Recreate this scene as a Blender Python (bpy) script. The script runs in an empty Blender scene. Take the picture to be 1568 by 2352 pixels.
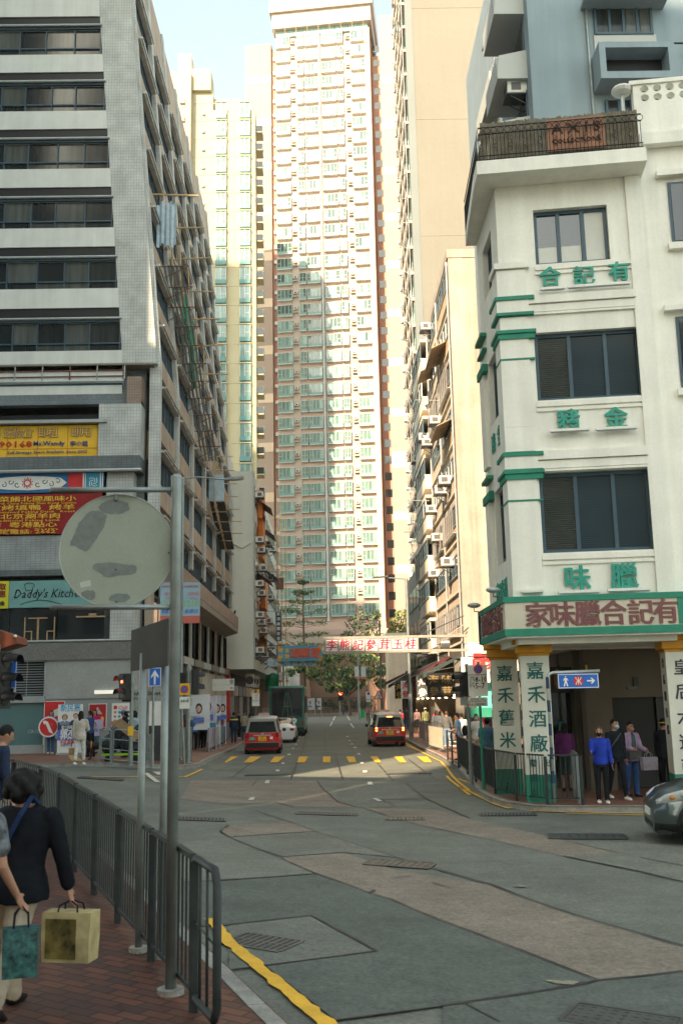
import bpy, bmesh, math, random
from mathutils import Vector, Matrix, noise
rnd = random.Random(7)
SC = bpy.context.scene
COL = SC.collection
V = Vector
rad = math.radians

# ------------------------------------------------------------------ camera
PITCH, ROLL, YAW = rad(10.83), rad(-1.15), rad(-0.886)
FPX, CX, CY, CAMZ = 2270.0, 784.0, 1176.0, 2.4
CROT = Matrix.Rotation(YAW, 3, 'Z') @ Matrix.Rotation(math.pi / 2 + PITCH, 3, 'X') @ Matrix.Rotation(ROLL, 3, 'Z')
cam_data = bpy.data.cameras.new('camera')
cam = bpy.data.objects.new('camera', cam_data)
COL.objects.link(cam)
cam.location = (0, 0, CAMZ)
cam.rotation_euler = CROT.to_euler()
cam_data.sensor_fit = 'VERTICAL'
cam_data.sensor_height = 36.0
cam_data.lens = FPX / 2352 * 36
cam_data.clip_end = 3000
cam_data.clip_start = 0.1
cam_data.dof.use_dof = True
cam_data.dof.focus_distance = 38
cam_data.dof.aperture_fstop = 4.0
SC.camera = cam

# ------------------------------------------------------------------ sky, sun, exposure
SUN_AZ, SUN_EL = rad(24), rad(35)          # the light travels towards +Y and a little to +X
world = bpy.data.worlds.new('World')
SC.world = world
world.use_nodes = True
wn = world.node_tree.nodes
bg = wn['Background']
sky = wn.new('ShaderNodeTexSky')
sky.sky_type = 'NISHITA'
sky.sun_disc = False
sky.sun_elevation = SUN_EL
sky.sun_rotation = math.pi + SUN_AZ
sky.air_density = 1.0
sky.dust_density = 1.2
sky.ozone_density = 1.0
hs = wn.new('ShaderNodeHueSaturation'); hs.inputs['Saturation'].default_value = .72
tn = wn.new('ShaderNodeVectorMath'); tn.operation = 'MULTIPLY'; tn.inputs[1].default_value = (1.03, 1.03, .85)
world.node_tree.links.new(sky.outputs[0], hs.inputs['Color'])
world.node_tree.links.new(hs.outputs[0], tn.inputs[0])
world.node_tree.links.new(tn.outputs[0], bg.inputs[0])
bg.inputs[1].default_value = 0.13
sd = bpy.data.lights.new('sun', 'SUN')
sd.energy = 3.7
sd.angle = rad(0.5)
sd.color = (1.0, 0.77, 0.53)
sun = bpy.data.objects.new('sun', sd)
COL.objects.link(sun)
sun.location = (0, 0, 200)
sdir = V((math.sin(SUN_AZ) * math.cos(SUN_EL), math.cos(SUN_AZ) * math.cos(SUN_EL), -math.sin(SUN_EL)))
sun.rotation_euler = sdir.to_track_quat('-Z', 'Y').to_euler()
SC.view_settings.view_transform = 'Standard'
SC.view_settings.look = 'None'
SC.view_settings.exposure = 2.05
SC.view_settings.gamma = 1.0
SC.cycles.max_bounces = 8
SC.cycles.diffuse_bounces = 5
SC.cycles.glossy_bounces = 3
SC.cycles.transmission_bounces = 3
SC.cycles.volume_bounces = 0
SC.cycles.use_denoising = True
SC.cycles.sample_clamp_indirect = 6

# ------------------------------------------------------------------ measuring: where the sight line of a photo point meets a known plane
def ray(px, py):
    return CROT @ V(((px - CX) / FPX, -(py - CY) / FPX, -1.0))
CO = V((0, 0, CAMZ))
def PY(px, py, y):
    d = ray(px, py); return CO + d * (y / d.y)
def PX(px, py, x):
    d = ray(px, py); return CO + d * (x / d.x)
def PN(px, py, o, n):
    d = ray(px, py); return CO + d * ((o - CO).dot(n) / d.dot(n))
def sm(a, b, v):
    t = min(1, max(0, (v - a) / (b - a))); return t * t * (3 - 2 * t)
def gz(x, y):                              # the crossing climbs to the left
    return .5 * sm(-3 + 7 * sm(34, 14, y), -8.5, x) * sm(54, 40, y) + .35 * sm(100, 150, y)
def G(px, py, dz=0.0):
    d = ray(px, py); z = 0
    for i in range(40):
        p = CO + d * ((z + dz - CAMZ) / d.z); z = .5 * z + .5 * gz(p.x, p.y)
    return p
KERB = .13

# ------------------------------------------------------------------ materials
MATS = {}
def M(name, col, rough=.75, var=.18, scale=2.5, metal=0, spec=.4, streak=0., bump=0., emit=0, fine=0., island=0., coat=0, grain=0.):
    if name in MATS: return MATS[name]
    m = bpy.data.materials.new(name); m.use_nodes = True
    nt = m.node_tree; b = nt.nodes['Principled BSDF']; L = nt.links
    b.inputs['Base Color'].default_value = (*col, 1); b.inputs['Roughness'].default_value = rough
    b.inputs['Metallic'].default_value = metal; b.inputs['Specular IOR Level'].default_value = spec
    if coat: b.inputs['Coat Weight'].default_value = coat; b.inputs['Coat Roughness'].default_value = .05
    if emit:
        b.inputs['Emission Color'].default_value = (*col, 1); b.inputs['Emission Strength'].default_value = emit
    MATS[name] = m
    if not (var or streak or fine or island): return m
    geo = nt.nodes.new('ShaderNodeNewGeometry')
    cur = None
    def mult(fac_socket, lo, hi):
        nonlocal cur
        mr = nt.nodes.new('ShaderNodeMapRange'); mr.inputs[3].default_value = lo; mr.inputs[4].default_value = hi
        mr.inputs[1].default_value = .3; mr.inputs[2].default_value = .7
        L.new(fac_socket, mr.inputs[0])
        if cur is None: cur = mr.outputs[0]
        else:
            k = nt.nodes.new('ShaderNodeMath'); k.operation = 'MULTIPLY'; L.new(cur, k.inputs[0]); L.new(mr.outputs[0], k.inputs[1]); cur = k.outputs[0]
        return mr
    def nz(sc, vec=None, det=4):
        n = nt.nodes.new('ShaderNodeTexNoise'); n.inputs['Scale'].default_value = sc; n.inputs['Detail'].default_value = det
        n.inputs['Roughness'].default_value = .6
        L.new(vec or geo.outputs['Position'], n.inputs['Vector']); return n
    if var:
        n = nz(scale); mult(n.outputs[0], 1 - var, 1 + var)
    if fine:
        n2 = nz(scale * 14, det=2); mult(n2.outputs[0], 1 - fine, 1 + fine)
    if grain:
        n2 = nz(24, det=4); mult(n2.outputs[0], 1 - grain * 1.3, 1 + grain * 1.3); n2 = nz(1.1, det=7); mult(n2.outputs[0], 1 - grain * .8, 1 + grain * .5)
    if streak:
        vm = nt.nodes.new('ShaderNodeVectorMath'); vm.operation = 'MULTIPLY'; vm.inputs[1].default_value = (1, 1, .06)
        L.new(geo.outputs['Position'], vm.inputs[0])
        n3 = nz(2.2, vm.outputs[0], 5); mult(n3.outputs[0], 1 - streak, 1 + streak * .4)
    if island:
        mr = mult(geo.outputs['Random Per Island'], 1 - island, 1 + island); mr.inputs[1].default_value = 0; mr.inputs[2].default_value = 1
    mx = nt.nodes.new('ShaderNodeVectorMath'); mx.operation = 'SCALE'; mx.inputs[0].default_value = col
    L.new(cur, mx.inputs['Scale']); L.new(mx.outputs[0], b.inputs['Base Color'])
    if bump:
        bp = nt.nodes.new('ShaderNodeBump'); bp.inputs['Strength'].default_value = bump; bp.inputs['Distance'].default_value = .02
        n4 = nz(scale * 8, det=4); L.new(n4.outputs[0], bp.inputs['Height']); L.new(bp.outputs[0], b.inputs['Normal'])
    return m
def MB_brick(name, c1, c2, mortar, bw, bh, wall=True, msize=.012, off=.5, rough=.6, var=.15, rot=0, spec=.4):
    if name in MATS: return MATS[name]
    m = M(name, c1, rough, 0, 1, spec=spec); nt = m.node_tree; L = nt.links; b = nt.nodes['Principled BSDF']
    geo = nt.nodes.new('ShaderNodeNewGeometry'); sp = nt.nodes.new('ShaderNodeSeparateXYZ'); L.new(geo.outputs['Position'], sp.inputs[0])
    cb = nt.nodes.new('ShaderNodeCombineXYZ')
    if wall:
        ad = nt.nodes.new('ShaderNodeMath'); ad.operation = 'ADD'; L.new(sp.outputs[0], ad.inputs[0]); L.new(sp.outputs[1], ad.inputs[1])
        L.new(ad.outputs[0], cb.inputs[0]); L.new(sp.outputs[2], cb.inputs[1])
    else:
        L.new(sp.outputs[0], cb.inputs[0]); L.new(sp.outputs[1], cb.inputs[1])
    mp = nt.nodes.new('ShaderNodeMapping'); mp.inputs['Rotation'].default_value = (0, 0, rot); L.new(cb.outputs[0], mp.inputs[0])
    br = nt.nodes.new('ShaderNodeTexBrick'); br.offset = off
    for k, v in (('Color1', (*c1, 1)), ('Color2', (*c2, 1)), ('Mortar', (*mortar, 1)), ('Scale', 1.0), ('Mortar Size', msize), ('Brick Width', bw), ('Row Height', bh), ('Mortar Smooth', .2)):
        br.inputs[k].default_value = v
    L.new(mp.outputs[0], br.inputs['Vector'])
    n = nt.nodes.new('ShaderNodeTexNoise'); n.inputs['Scale'].default_value = 1.3; n.inputs['Detail'].default_value = 6; L.new(geo.outputs['Position'], n.inputs['Vector'])
    mr = nt.nodes.new('ShaderNodeMapRange'); mr.inputs[1].default_value = .3; mr.inputs[2].default_value = .7; mr.inputs[3].default_value = 1 - var * 1.5; mr.inputs[4].default_value = 1 + var
    L.new(n.outputs[0], mr.inputs[0])
    vm = nt.nodes.new('ShaderNodeVectorMath'); vm.operation = 'SCALE'; L.new(br.outputs[0], vm.inputs[0]); L.new(mr.outputs[0], vm.inputs['Scale'])
    L.new(vm.outputs[0], b.inputs['Base Color'])
    bp = nt.nodes.new('ShaderNodeBump'); bp.inputs['Strength'].default_value = .4; bp.inputs['Distance'].default_value = .01; bp.invert = True
    L.new(br.outputs['Fac'], bp.inputs['Height']); L.new(bp.outputs[0], b.inputs['Normal'])
    return m
def banded_glass(name, dark, pale):
    m = M(name, dark, .08, 0, spec=.8); nt = m.node_tree; L = nt.links; b = nt.nodes['Principled BSDF']
    geo = nt.nodes.new('ShaderNodeNewGeometry'); wv = nt.nodes.new('ShaderNodeTexWave'); wv.bands_direction = 'Z'; wv.inputs['Scale'].default_value = 6.5; wv.inputs['Distortion'].default_value = .3
    L.new(geo.outputs['Position'], wv.inputs['Vector']); n = nt.nodes.new('ShaderNodeTexNoise'); n.inputs['Scale'].default_value = 1.1; n.inputs['Detail'].default_value = 4; L.new(geo.outputs['Position'], n.inputs['Vector'])
    mu = nt.nodes.new('ShaderNodeMath'); mu.operation = 'MULTIPLY'; L.new(wv.outputs['Fac'], mu.inputs[0]); L.new(n.outputs[0], mu.inputs[1])
    mx = nt.nodes.new('ShaderNodeMix'); mx.data_type = 'RGBA'; mx.inputs[6].default_value = (*dark, 1); mx.inputs[7].default_value = (*pale, 1); L.new(mu.outputs[0], mx.inputs[0]); L.new(mx.outputs[2], b.inputs['Base Color'])
    return m
def curtain_glass(name, dark, pale, share=.5, rough=.06, spec=.7):
    """panes: some dark, some with a curtain close behind the glass, one draw per pane"""
    if name in MATS: return MATS[name]
    m = M(name, dark, rough, 0, spec=spec); nt = m.node_tree; L = nt.links; b = nt.nodes['Principled BSDF']
    geo = nt.nodes.new('ShaderNodeNewGeometry'); cr = nt.nodes.new('ShaderNodeValToRGB'); cr.color_ramp.interpolation = 'LINEAR'
    e = cr.color_ramp.elements; e[0].position = 1 - share - .12; e[0].color = (*dark, 1); e[1].position = 1.0; e[1].color = (*pale, 1)
    L.new(geo.outputs['Random Per Island'], cr.inputs[0])
    n = nt.nodes.new('ShaderNodeTexNoise'); n.inputs['Scale'].default_value = 1.6; n.inputs['Detail'].default_value = 3
    vm = nt.nodes.new('ShaderNodeVectorMath'); vm.operation = 'MULTIPLY'; vm.inputs[1].default_value = (3.5, 3.5, .25); L.new(geo.outputs['Position'], vm.inputs[0]); L.new(vm.outputs[0], n.inputs['Vector'])
    mr = nt.nodes.new('ShaderNodeMapRange'); mr.inputs[1].default_value = .3; mr.inputs[2].default_value = .7; mr.inputs[3].default_value = .55; mr.inputs[4].default_value = 1.25; L.new(n.outputs[0], mr.inputs[0])
    sc = nt.nodes.new('ShaderNodeVectorMath'); sc.operation = 'SCALE'; L.new(cr.outputs[0], sc.inputs[0]); L.new(mr.outputs[0], sc.inputs['Scale'])
    L.new(sc.outputs[0], b.inputs['Base Color'])
    return m

# ------------------------------------------------------------------ mesh builder
TMP = bpy.data.scenes.new('workbench')
_glyph = {}
def glyph(s, off):
    k = (s, off)
    if k not in _glyph:
        c = bpy.data.curves.new('t', 'FONT'); c.body = s; c.offset = off; c.resolution_u = 1; c.extrude = .5
        o = bpy.data.objects.new('t', c); TMP.collection.objects.link(o)
        TMP.view_layers[0].update(); dg = TMP.view_layers[0].depsgraph; me = bpy.data.meshes.new_from_object(o.evaluated_get(dg))
        vs = [v.co.copy() for v in me.vertices]; fs = [tuple(p.vertices) for p in me.polygons]
        bpy.data.objects.remove(o); bpy.data.curves.remove(c); bpy.data.meshes.remove(me)
        _glyph[k] = (vs, fs)
    return _glyph[k]
class MB:
    def __init__(s): s.v = []; s.f = []; s.m = []; s.mats = []; s.T = None
    def mi(s, m):
        if m not in s.mats: s.mats.append(m)
        return s.mats.index(m)
    def add(s, vs, fs, m):
        b = len(s.v); k = s.mi(m)
        s.v += [s.T @ V(p) for p in vs] if s.T else [V(p) for p in vs]
        for f in fs: s.f.append(tuple(i + b for i in f)); s.m.append(k)
        return s
    def box(s, x0, x1, y0, y1, z0, z1, m):
        a = [(x, y, z) for z in (z0, z1) for x, y in ((x0, y0), (x1, y0), (x1, y1), (x0, y1))]
        return s.add(a, [(3, 2, 1, 0), (4, 5, 6, 7), (0, 1, 5, 4), (1, 2, 6, 5), (2, 3, 7, 6), (3, 0, 4, 7)], m)
    def obox(s, o, a, b, c, m):                 # corner o and three edge vectors
        o, a, b, c = V(o), V(a), V(b), V(c)
        if a.cross(b).dot(c) < 0: a, b = b, a
        p = [o, o + a, o + a + b, o + b, o + c, o + a + c, o + a + b + c, o + b + c]
        return s.add(p, [(3, 2, 1, 0), (4, 5, 6, 7), (0, 1, 5, 4), (1, 2, 6, 5), (2, 3, 7, 6), (3, 0, 4, 7)], m)
    def quad(s, a, b, c, d, m): return s.add([a, b, c, d], [(0, 1, 2, 3)], m)
    def poly(s, pts, m): return s.add(pts, [tuple(range(len(pts)))], m)
    def prism(s, base, vec, m):                 # a flat polygon pushed along vec
        n = len(base); vec = V(vec); base = [V(p) for p in base]
        nn = sum(((base[i] - base[0]).cross(base[(i + 1) % n] - base[0]) for i in range(1, n)), V())
        if nn.dot(vec) < 0: base = base[::-1]
        fs = [tuple(range(n))[::-1], tuple(range(n, 2 * n))] + [(i, (i + 1) % n, (i + 1) % n + n, i + n) for i in range(n)]
        return s.add(base + [p + vec for p in base], fs, m)
    def tube(s, pts, r, m, n=8, r1=None, cap=True):
        pts = [V(p) for p in pts]; k = len(pts); vs = []; fs = []
        up = None
        for i, p in enumerate(pts):
            t = (pts[min(i + 1, k - 1)] - pts[max(i - 1, 0)]).normalized()
            if up is None: up = V((0, 0, 1)) if abs(t.z) < .9 else V((0, 1, 0))
            a = t.cross(up).normalized(); b = a.cross(t).normalized(); up = b
            rr = r if r1 is None else r + (r1 - r) * i / max(1, k - 1)
            vs += [p + (a * math.cos(q) + b * math.sin(q)) * rr for q in (2 * math.pi * j / n for j in range(n))]
        for i in range(k - 1):
            for j in range(n): fs.append((i * n + j, i * n + (j + 1) % n, (i + 1) * n + (j + 1) % n, (i + 1) * n + j))
        if cap: fs += [tuple(range(n))[::-1], tuple(range((k - 1) * n, k * n))]
        return s.add(vs, fs, m)
    def disc(s, c, ax, r, t, m, n=40):          # a flat cylinder centred on c along ax
        ax = V(ax).normalized(); c = V(c); return s.tube([c - ax * t / 2, c + ax * t / 2], r, m, n)
    def loft(s, rings, m):                      # closed stack of equal-length rings
        n = len(rings[0]); vs = [p for r in rings for p in r]; fs = []
        for i in range(len(rings) - 1):
            for j in range(n): fs.append((i * n + j, i * n + (j + 1) % n, (i + 1) * n + (j + 1) % n, (i + 1) * n + j))
        fs += [tuple(range(n))[::-1], tuple(range((len(rings) - 1) * n, len(rings) * n))]
        return s.add(vs, fs, m)
    def ell(s, c, r, m, n=12, k=8, X=V((1, 0, 0)), Y=V((0, 1, 0)), Z=V((0, 0, 1))):
        c = V(c); rings = []
        for i in range(k + 1):
            a = -math.pi / 2 + math.pi * (i + .02 if i == 0 else i - .02 if i == k else i) / k
            rings.append([c + X * (r[0] * math.cos(a) * math.cos(q)) + Y * (r[1] * math.cos(a) * math.sin(q)) + Z * (r[2] * math.sin(a)) for q in (2 * math.pi * j / n for j in range(n))])
        return s.loft(rings, m)
    def cap(s, a, b, ra, rb, m, n=10):          # tapered capsule
        a, b = V(a), V(b); t = (b - a)
        if t.length < 1e-5: t = V((0, 0, 1e-4))
        t.normalize(); u = t.orthogonal().normalized(); w = t.cross(u); rings = []
        for c, r, angs in ((a, ra, (-85, -50, -20, 0)), (b, rb, (0, 20, 50, 85))):
            for g in angs:
                g = rad(g); rings.append([c + t * (r * math.sin(g)) + (u * math.cos(q) + w * math.sin(q)) * (r * math.cos(g)) for q in (2 * math.pi * j / n for j in range(n))])
        return s.loft(rings, m)
    def text(s, st, c, ux, uy, h, m, ext=.01, off=0., sx=1., slant=0., fit=None):
        if off > .008:                           # bold: two impressions side by side, the second a hair behind
            b = off * h * .8; nn = V(ux).cross(V(uy))
            s.text(st, V(c) + V(ux) * b, ux, uy, h, m, ext, .006, sx, slant, fit)
            return s.text(st, V(c) - V(ux) * b - nn * .0007 + V(uy) * b * .4, ux, uy, h, m, ext, .006, sx, slant, fit)
        """letters centred on c; ux, uy unit vectors along and up; h the em height"""
        vs, fs = glyph(st, off)
        if not vs: return s
        ux, uy, c = V(ux), V(uy), V(c); nn = ux.cross(uy)
        xa, xb = min(p.x for p in vs), max(p.x for p in vs); ya, yb = min(p.y for p in vs), max(p.y for p in vs)
        mx, my = (xa + xb) / 2, (ya + yb) / 2
        if fit: sx = fit / max(1e-6, (xb - xa) * h)
        return s.add([c + ux * ((p.x - mx) * h * sx + (p.y - my) * h * slant) + uy * ((p.y - my) * h) + nn * (p.z * 2 * ext) for p in vs], fs, m)
    def build(s, name, parent=None, smooth=False, local=False, bevel=0):
        me = bpy.data.meshes.new(name); me.from_pydata([tuple(p) for p in s.v], [], s.f)
        for m in s.mats: me.materials.append(m)
        me.polygons.foreach_set('material_index', s.m)
        if smooth: me.polygons.foreach_set('use_smooth', [True] * len(s.f))
        if bevel:
            bm = bmesh.new(); bm.from_mesh(me); bmesh.ops.remove_doubles(bm, verts=bm.verts, dist=1e-5)
            bmesh.ops.bevel(bm, geom=[e for e in bm.edges if len(e.link_faces) == 2 and e.calc_face_angle(0) > .5], offset=bevel, segments=2, affect='EDGES', profile=.6); bm.to_mesh(me); bm.free()
        me.update()
        return link(bpy.data.objects.new(name, me), parent, local)
def link(o, parent=None, local=False):
    COL.objects.link(o)
    if parent:
        o.parent = parent
        if not local and parent.parent is None and parent.type == 'EMPTY':
            o.matrix_parent_inverse = (Matrix.Translation(parent.location) @ parent.rotation_euler.to_matrix().to_4x4()).inverted()
    return o
def tag(o, label=None, cat=None, group=None, kind=None):
    for k, v in (('label', label), ('category', cat), ('group', group), ('kind', kind)):
        if v: o[k] = v
    return o
def thing(name, label, cat, loc=(0, 0, 0), rz=0, group=None):
    o = bpy.data.objects.new(name, None); COL.objects.link(o); o.location = loc; o.rotation_euler = (0, 0, rz); o.empty_display_size = .2
    return tag(o, label, cat, group)
def dup(o, loc=None, rz=None, label=None, parent=None):
    c = o.copy(); COL.objects.link(c)
    if parent: c.parent = parent
    if loc is not None: c.location = loc
    if rz is not None: c.rotation_euler = (0, 0, rz)
    if label: c['label'] = label
    for ch in list(o.children): dup(ch, parent=c)
    return c
def struct(o): o['kind'] = 'structure'; return o
def gp(x, y, dz=0): return V((x, y, gz(x, y) + dz))

C = dict(
 concrete=M('road_concrete', (.140, .145, .117), .85, .16, .35, fine=.10, bump=.25, grain=.22),
 pink=M('road_pink_concrete', (.205, .168, .128), .85, .14, .5, fine=.12, bump=.25, grain=.22),
 pale=M('road_pale_concrete', (.165, .165, .132), .85, .12, .5, fine=.10, bump=.2, grain=.22),
 dark=M('road_dark_shaded_concrete', (.098, .108, .09), .85, .14, .5, fine=.12, bump=.25, grain=.22),  # real dark panels, toned further down for weaker sky light near the camera
 tar=M('tar', (.02, .02, .022), .6, .3, 4),
 yline=M('yellow_paint', (.72, .40, .03), .7, .16, 5, fine=.12),
 wline=M('white_paint', (.55, .53, .46), .7, .16, 5),
 kerb=M('kerb_stone', (.27, .26, .23), .85, .3, 2.5, fine=.15, bump=.3),
 iron=M('cast_iron', (.085, .09, .088), .5, .25, 6, metal=.5),
 steel=M('galvanised_steel', (.25, .28, .27), .45, .2, 4, metal=.55),
 dsteel=M('weathered_railing_steel', (.03, .036, .036), .5, .3, 6, spec=.3),
 black=M('black_plastic', (.012, .013, .014), .45, .1),
 white=M('white_plaster', (.84, .82, .73), .85, .05, 1.2, fine=.03, streak=.12),
 endwall=M('stained_end_wall_sun_toned', (.42, .365, .305), .9, .16, .45, streak=.3, fine=.06),  # real stains; base kept darker than the street face against direct sun
 cream=M('cream_plaster', (.60, .49, .38), .9, .10, .7, streak=.16),
 gtile=MB_brick('pale_grey_tile', (.54, .55, .51), (.49, .50, .465), (.36, .37, .345), .12, .14, msize=.012, off=0),
 dtile=MB_brick('slate_tile', (.15, .17, .17), (.125, .145, .15), (.09, .10, .10), .2, .1, msize=.01, off=0),
 btile=MB_brick('brown_tile', (.34, .25, .19), (.29, .21, .16), (.18, .14, .11), .2, .07, msize=.01),
 brick=MB_brick('red_brick_paving', (.135, .045, .025), (.06, .026, .02), (.018, .013, .011), .24, .12, wall=False, msize=.009, rot=.5),
 pave=MB_brick('pavement_tile', (.26, .12, .075), (.20, .10, .07), (.11, .07, .05), .2, .1, wall=False, msize=.006, rot=.3),
 glass=M('dark_glass', (.012, .018, .02), .05, 0, spec=.8),
 cglass=curtain_glass('office_pane', (.012, .018, .02), (.10, .11, .10), .4, .12, .4),
 teal=curtain_glass('teal_pane', (.035, .09, .085), (.33, .50, .44), .62),
 alu=M('aluminium', (.42, .45, .44), .4, .1, metal=.4),
 dframe=M('blue_grey_frame', (.045, .085, .115), .4, .1),
 jade=M('jade_green_paint', (.02, .22, .14), .6, .12, 3),
 mustard=M('mustard_paint', (.60, .27, .012), .5, .15, 3),
 gold=M('gold_lettering', (.75, .48, .10), .5, .1),
 red=M('red_paint', (.50, .02, .02), .5, .1), brand=M('sign_red', (.60, .03, .03), .5, .1),
 blue=M('sign_blue', (.02, .13, .52), .45, .05), sky=M('sky_blue_sign', (.07, .30, .48), .6, .12, 3),
 yellow=M('sign_yellow', (.80, .47, .03), .55, .07, 3),
 wsign=M('sign_white', (.78, .76, .70), .5, .06, 3),
 ac=M('air_conditioner_casing', (.62, .62, .57), .6, .12, 3), acdark=M('air_conditioner_grille', (.10, .10, .10), .6, .1),
 wood=M('raw_timber', (.42, .28, .15), .8, .2, 5), bamboo=M('bamboo', (.46, .33, .17), .6, .25, 4),
 net=M('green_netting', (.02, .25, .12), .8, .2, 5), tarp=M('pale_blue_tarpaulin', (.38, .47, .52), .6, .2, 3),
 rust=M('rusty_steel', (.16, .07, .045), .8, .4, 5), navy=M('navy_paint', (.02, .05, .10), .5, .1),
)
# ------------------------------------------------------------------ ground, road, pavements
def clip_cell(poly, x0, x1, y0, y1):
    for ax, val, sgn in ((0, x0, 1), (0, x1, -1), (1, y0, 1), (1, y1, -1)):
        out = []; n = len(poly)
        for i in range(n):
            a, b = poly[i], poly[(i + 1) % n]; da, db = (a[ax] - val) * sgn, (b[ax] - val) * sgn
            if da >= 0: out.append(a)
            if (da >= 0) != (db >= 0):
                t = da / (da - db); out.append((a[0] + (b[0] - a[0]) * t, a[1] + (b[1] - a[1]) * t))
        poly = out
        if len(poly) < 3: return []
    q = []
    for p in poly:
        if not q or abs(p[0] - q[-1][0]) + abs(p[1] - q[-1][1]) > 1e-6: q.append(p)
    return q if len(q) >= 3 else []
def sheet(mb, poly, dz, m, cell=1.5):
    xs = [p[0] for p in poly]; ys = [p[1] for p in poly]
    if sum(poly[i][0] * poly[(i + 1) % len(poly)][1] - poly[(i + 1) % len(poly)][0] * poly[i][1] for i in range(len(poly))) < 0: poly = poly[::-1]
    y = math.floor(min(ys) / cell) * cell
    while y < max(ys):
        x = math.floor(min(xs) / cell) * cell
        while x < max(xs):
            c = clip_cell(list(poly), x, x + cell, y, y + cell)
            if c: mb.poly([gp(p[0], p[1], dz) for p in c], m)
            x += cell
        y += cell
def strip(mb, pts, w, dz, m, jitter=0., step=.7):            # a painted or tarred line along ground points
    q = []
    for a, b in zip(pts, pts[1:]):
        n = max(1, int((V(b) - V(a)).length / step))
        q += [V(a).lerp(V(b), i / n) for i in range(n)]
    q.append(V(pts[-1])); L, R = [], []
    for i, p in enumerate(q):
        t = (q[min(i + 1, len(q) - 1)] - q[max(i - 1, 0)]); t.z = 0; t.normalize(); nrm = V((-t.y, t.x, 0))
        ww = w / 2 * (1 + jitter * rnd.uniform(-1, 1)); off = nrm * (w * jitter * .5 * rnd.uniform(-1, 1))
        a, b = p + nrm * ww + off, p - nrm * ww + off
        L.append(gp(a.x, a.y, dz)); R.append(gp(b.x, b.y, dz))
    for i in range(len(q) - 1): mb.quad(R[i], R[i + 1], L[i + 1], L[i], m)
def gpts(l, f=lambda x, y: (x, y)): return [G(*f(*p)) for p in l]
zb = lambda x, y: (526.7 + .3516 * x, 1678.2 + .3516 * y)
zc = lambda x, y: (1016.7 + .3516 * x, 1678.2 + .3516 * y)

_pz = [.004]
def panel(mb, poly, dz, m):
    _pz[0] += .0009; sheet(mb, poly, _pz[0], m)
def axis(a, b, near, far):
    r = [a]
    while r[-1] < b: r.append(r[-1] + (near if -16 < r[-1] < 16 else far))
    return r
mb = MB(); xs = [-900, -400, -200] + axis(-90, 90, 1.0, 6) + [200, 400, 900]; ys = [-900, -300, -120] + [y * 1.0 for y in range(-60, 0, 6)] + [y * 1.0 for y in range(0, 62)] + list(range(64, 180, 4)) + [260, 420, 1200]
idx = {}
for i, x in enumerate(xs):
    for j, y in enumerate(ys): idx[i, j] = len(mb.v); mb.v.append(gp(x, y))
for i in range(len(xs) - 1):
    for j in range(len(ys) - 1): mb.f.append((idx[i, j], idx[i + 1, j], idx[i + 1, j + 1], idx[i, j + 1])); mb.m.append(0)
mb.mats = [C['concrete']]
struct(mb.build('road'))

mb = MB()
Z2 = lambda l: [(p.x, p.y) for p in gpts(l, zb)]
Z3 = lambda l: [(p.x, p.y) for p in gpts(l, zc)]
L2 = Z2([(560, 660), (800, 740), (1080, 830), (1240, 880)]); L2b = Z3([(310, 1010), (540, 1100), (850, 1205), (1100, 1280), (1568, 1415)])
L1 = Z2([(400, 870), (565, 940), (760, 1005), (920, 1070), (1050, 1105), (1300, 1215)]); L1b = Z3([(0, 1250), (500, 1440), (1020, 1645)])
panel(mb, Z2([(350, 828), (740, 800), (900, 850), (1080, 910)]) + Z3([(0, 960)]) + L2b + Z3([(1568, 1580)]) + L1b[::-1] + L1[::-1], .006, C['pink'])
panel(mb, Z2([(870, 505), (1350, 520), (1568, 575)]) + Z3([(310, 612), (560, 662), (800, 722), (1270, 735), (1150, 802), (790, 824), (300, 710), (0, 650)]) + Z2([(1220, 615)]), .006, C['pink'])
panel(mb, Z2([(-250, 325), (0, 322), (570, 328), (600, 370), (710, 468), (830, 500), (425, 500), (300, 470), (0, 480), (-318, 450)]), .006, C['pink'])
panel(mb, Z2([(575, 328), (1070, 336), (1150, 345), (1280, 445), (985, 450), (1085, 500), (840, 500), (715, 468), (605, 370)]), .006, C['pale'])
panel(mb, Z2([(0, 622), (365, 594), (560, 660), (300, 676), (0, 695), (-59, 662)]), .006, C['pink'])
panel(mb, Z2([(20, 705), (300, 680), (560, 665), (800, 742), (1080, 830), (740, 797), (345, 826), (190, 775)]), .006, C['pale'])
panel(mb, Z2([(0, 705), (125, 760), (400, 872), (565, 940), (0, 978), (-300, 990), (-300, 730)]), .006, C['pale'])
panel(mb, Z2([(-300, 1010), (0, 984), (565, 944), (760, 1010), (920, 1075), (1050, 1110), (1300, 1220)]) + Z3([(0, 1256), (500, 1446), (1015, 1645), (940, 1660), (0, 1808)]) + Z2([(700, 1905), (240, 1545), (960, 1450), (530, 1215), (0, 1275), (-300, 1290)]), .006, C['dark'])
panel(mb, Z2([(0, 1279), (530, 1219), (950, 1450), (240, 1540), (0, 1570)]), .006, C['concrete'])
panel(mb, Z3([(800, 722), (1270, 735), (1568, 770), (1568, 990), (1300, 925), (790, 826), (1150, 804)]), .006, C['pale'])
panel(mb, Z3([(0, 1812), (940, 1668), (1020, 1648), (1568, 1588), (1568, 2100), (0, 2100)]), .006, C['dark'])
struct(mb.build('road_panels'))
mb = MB()
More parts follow.
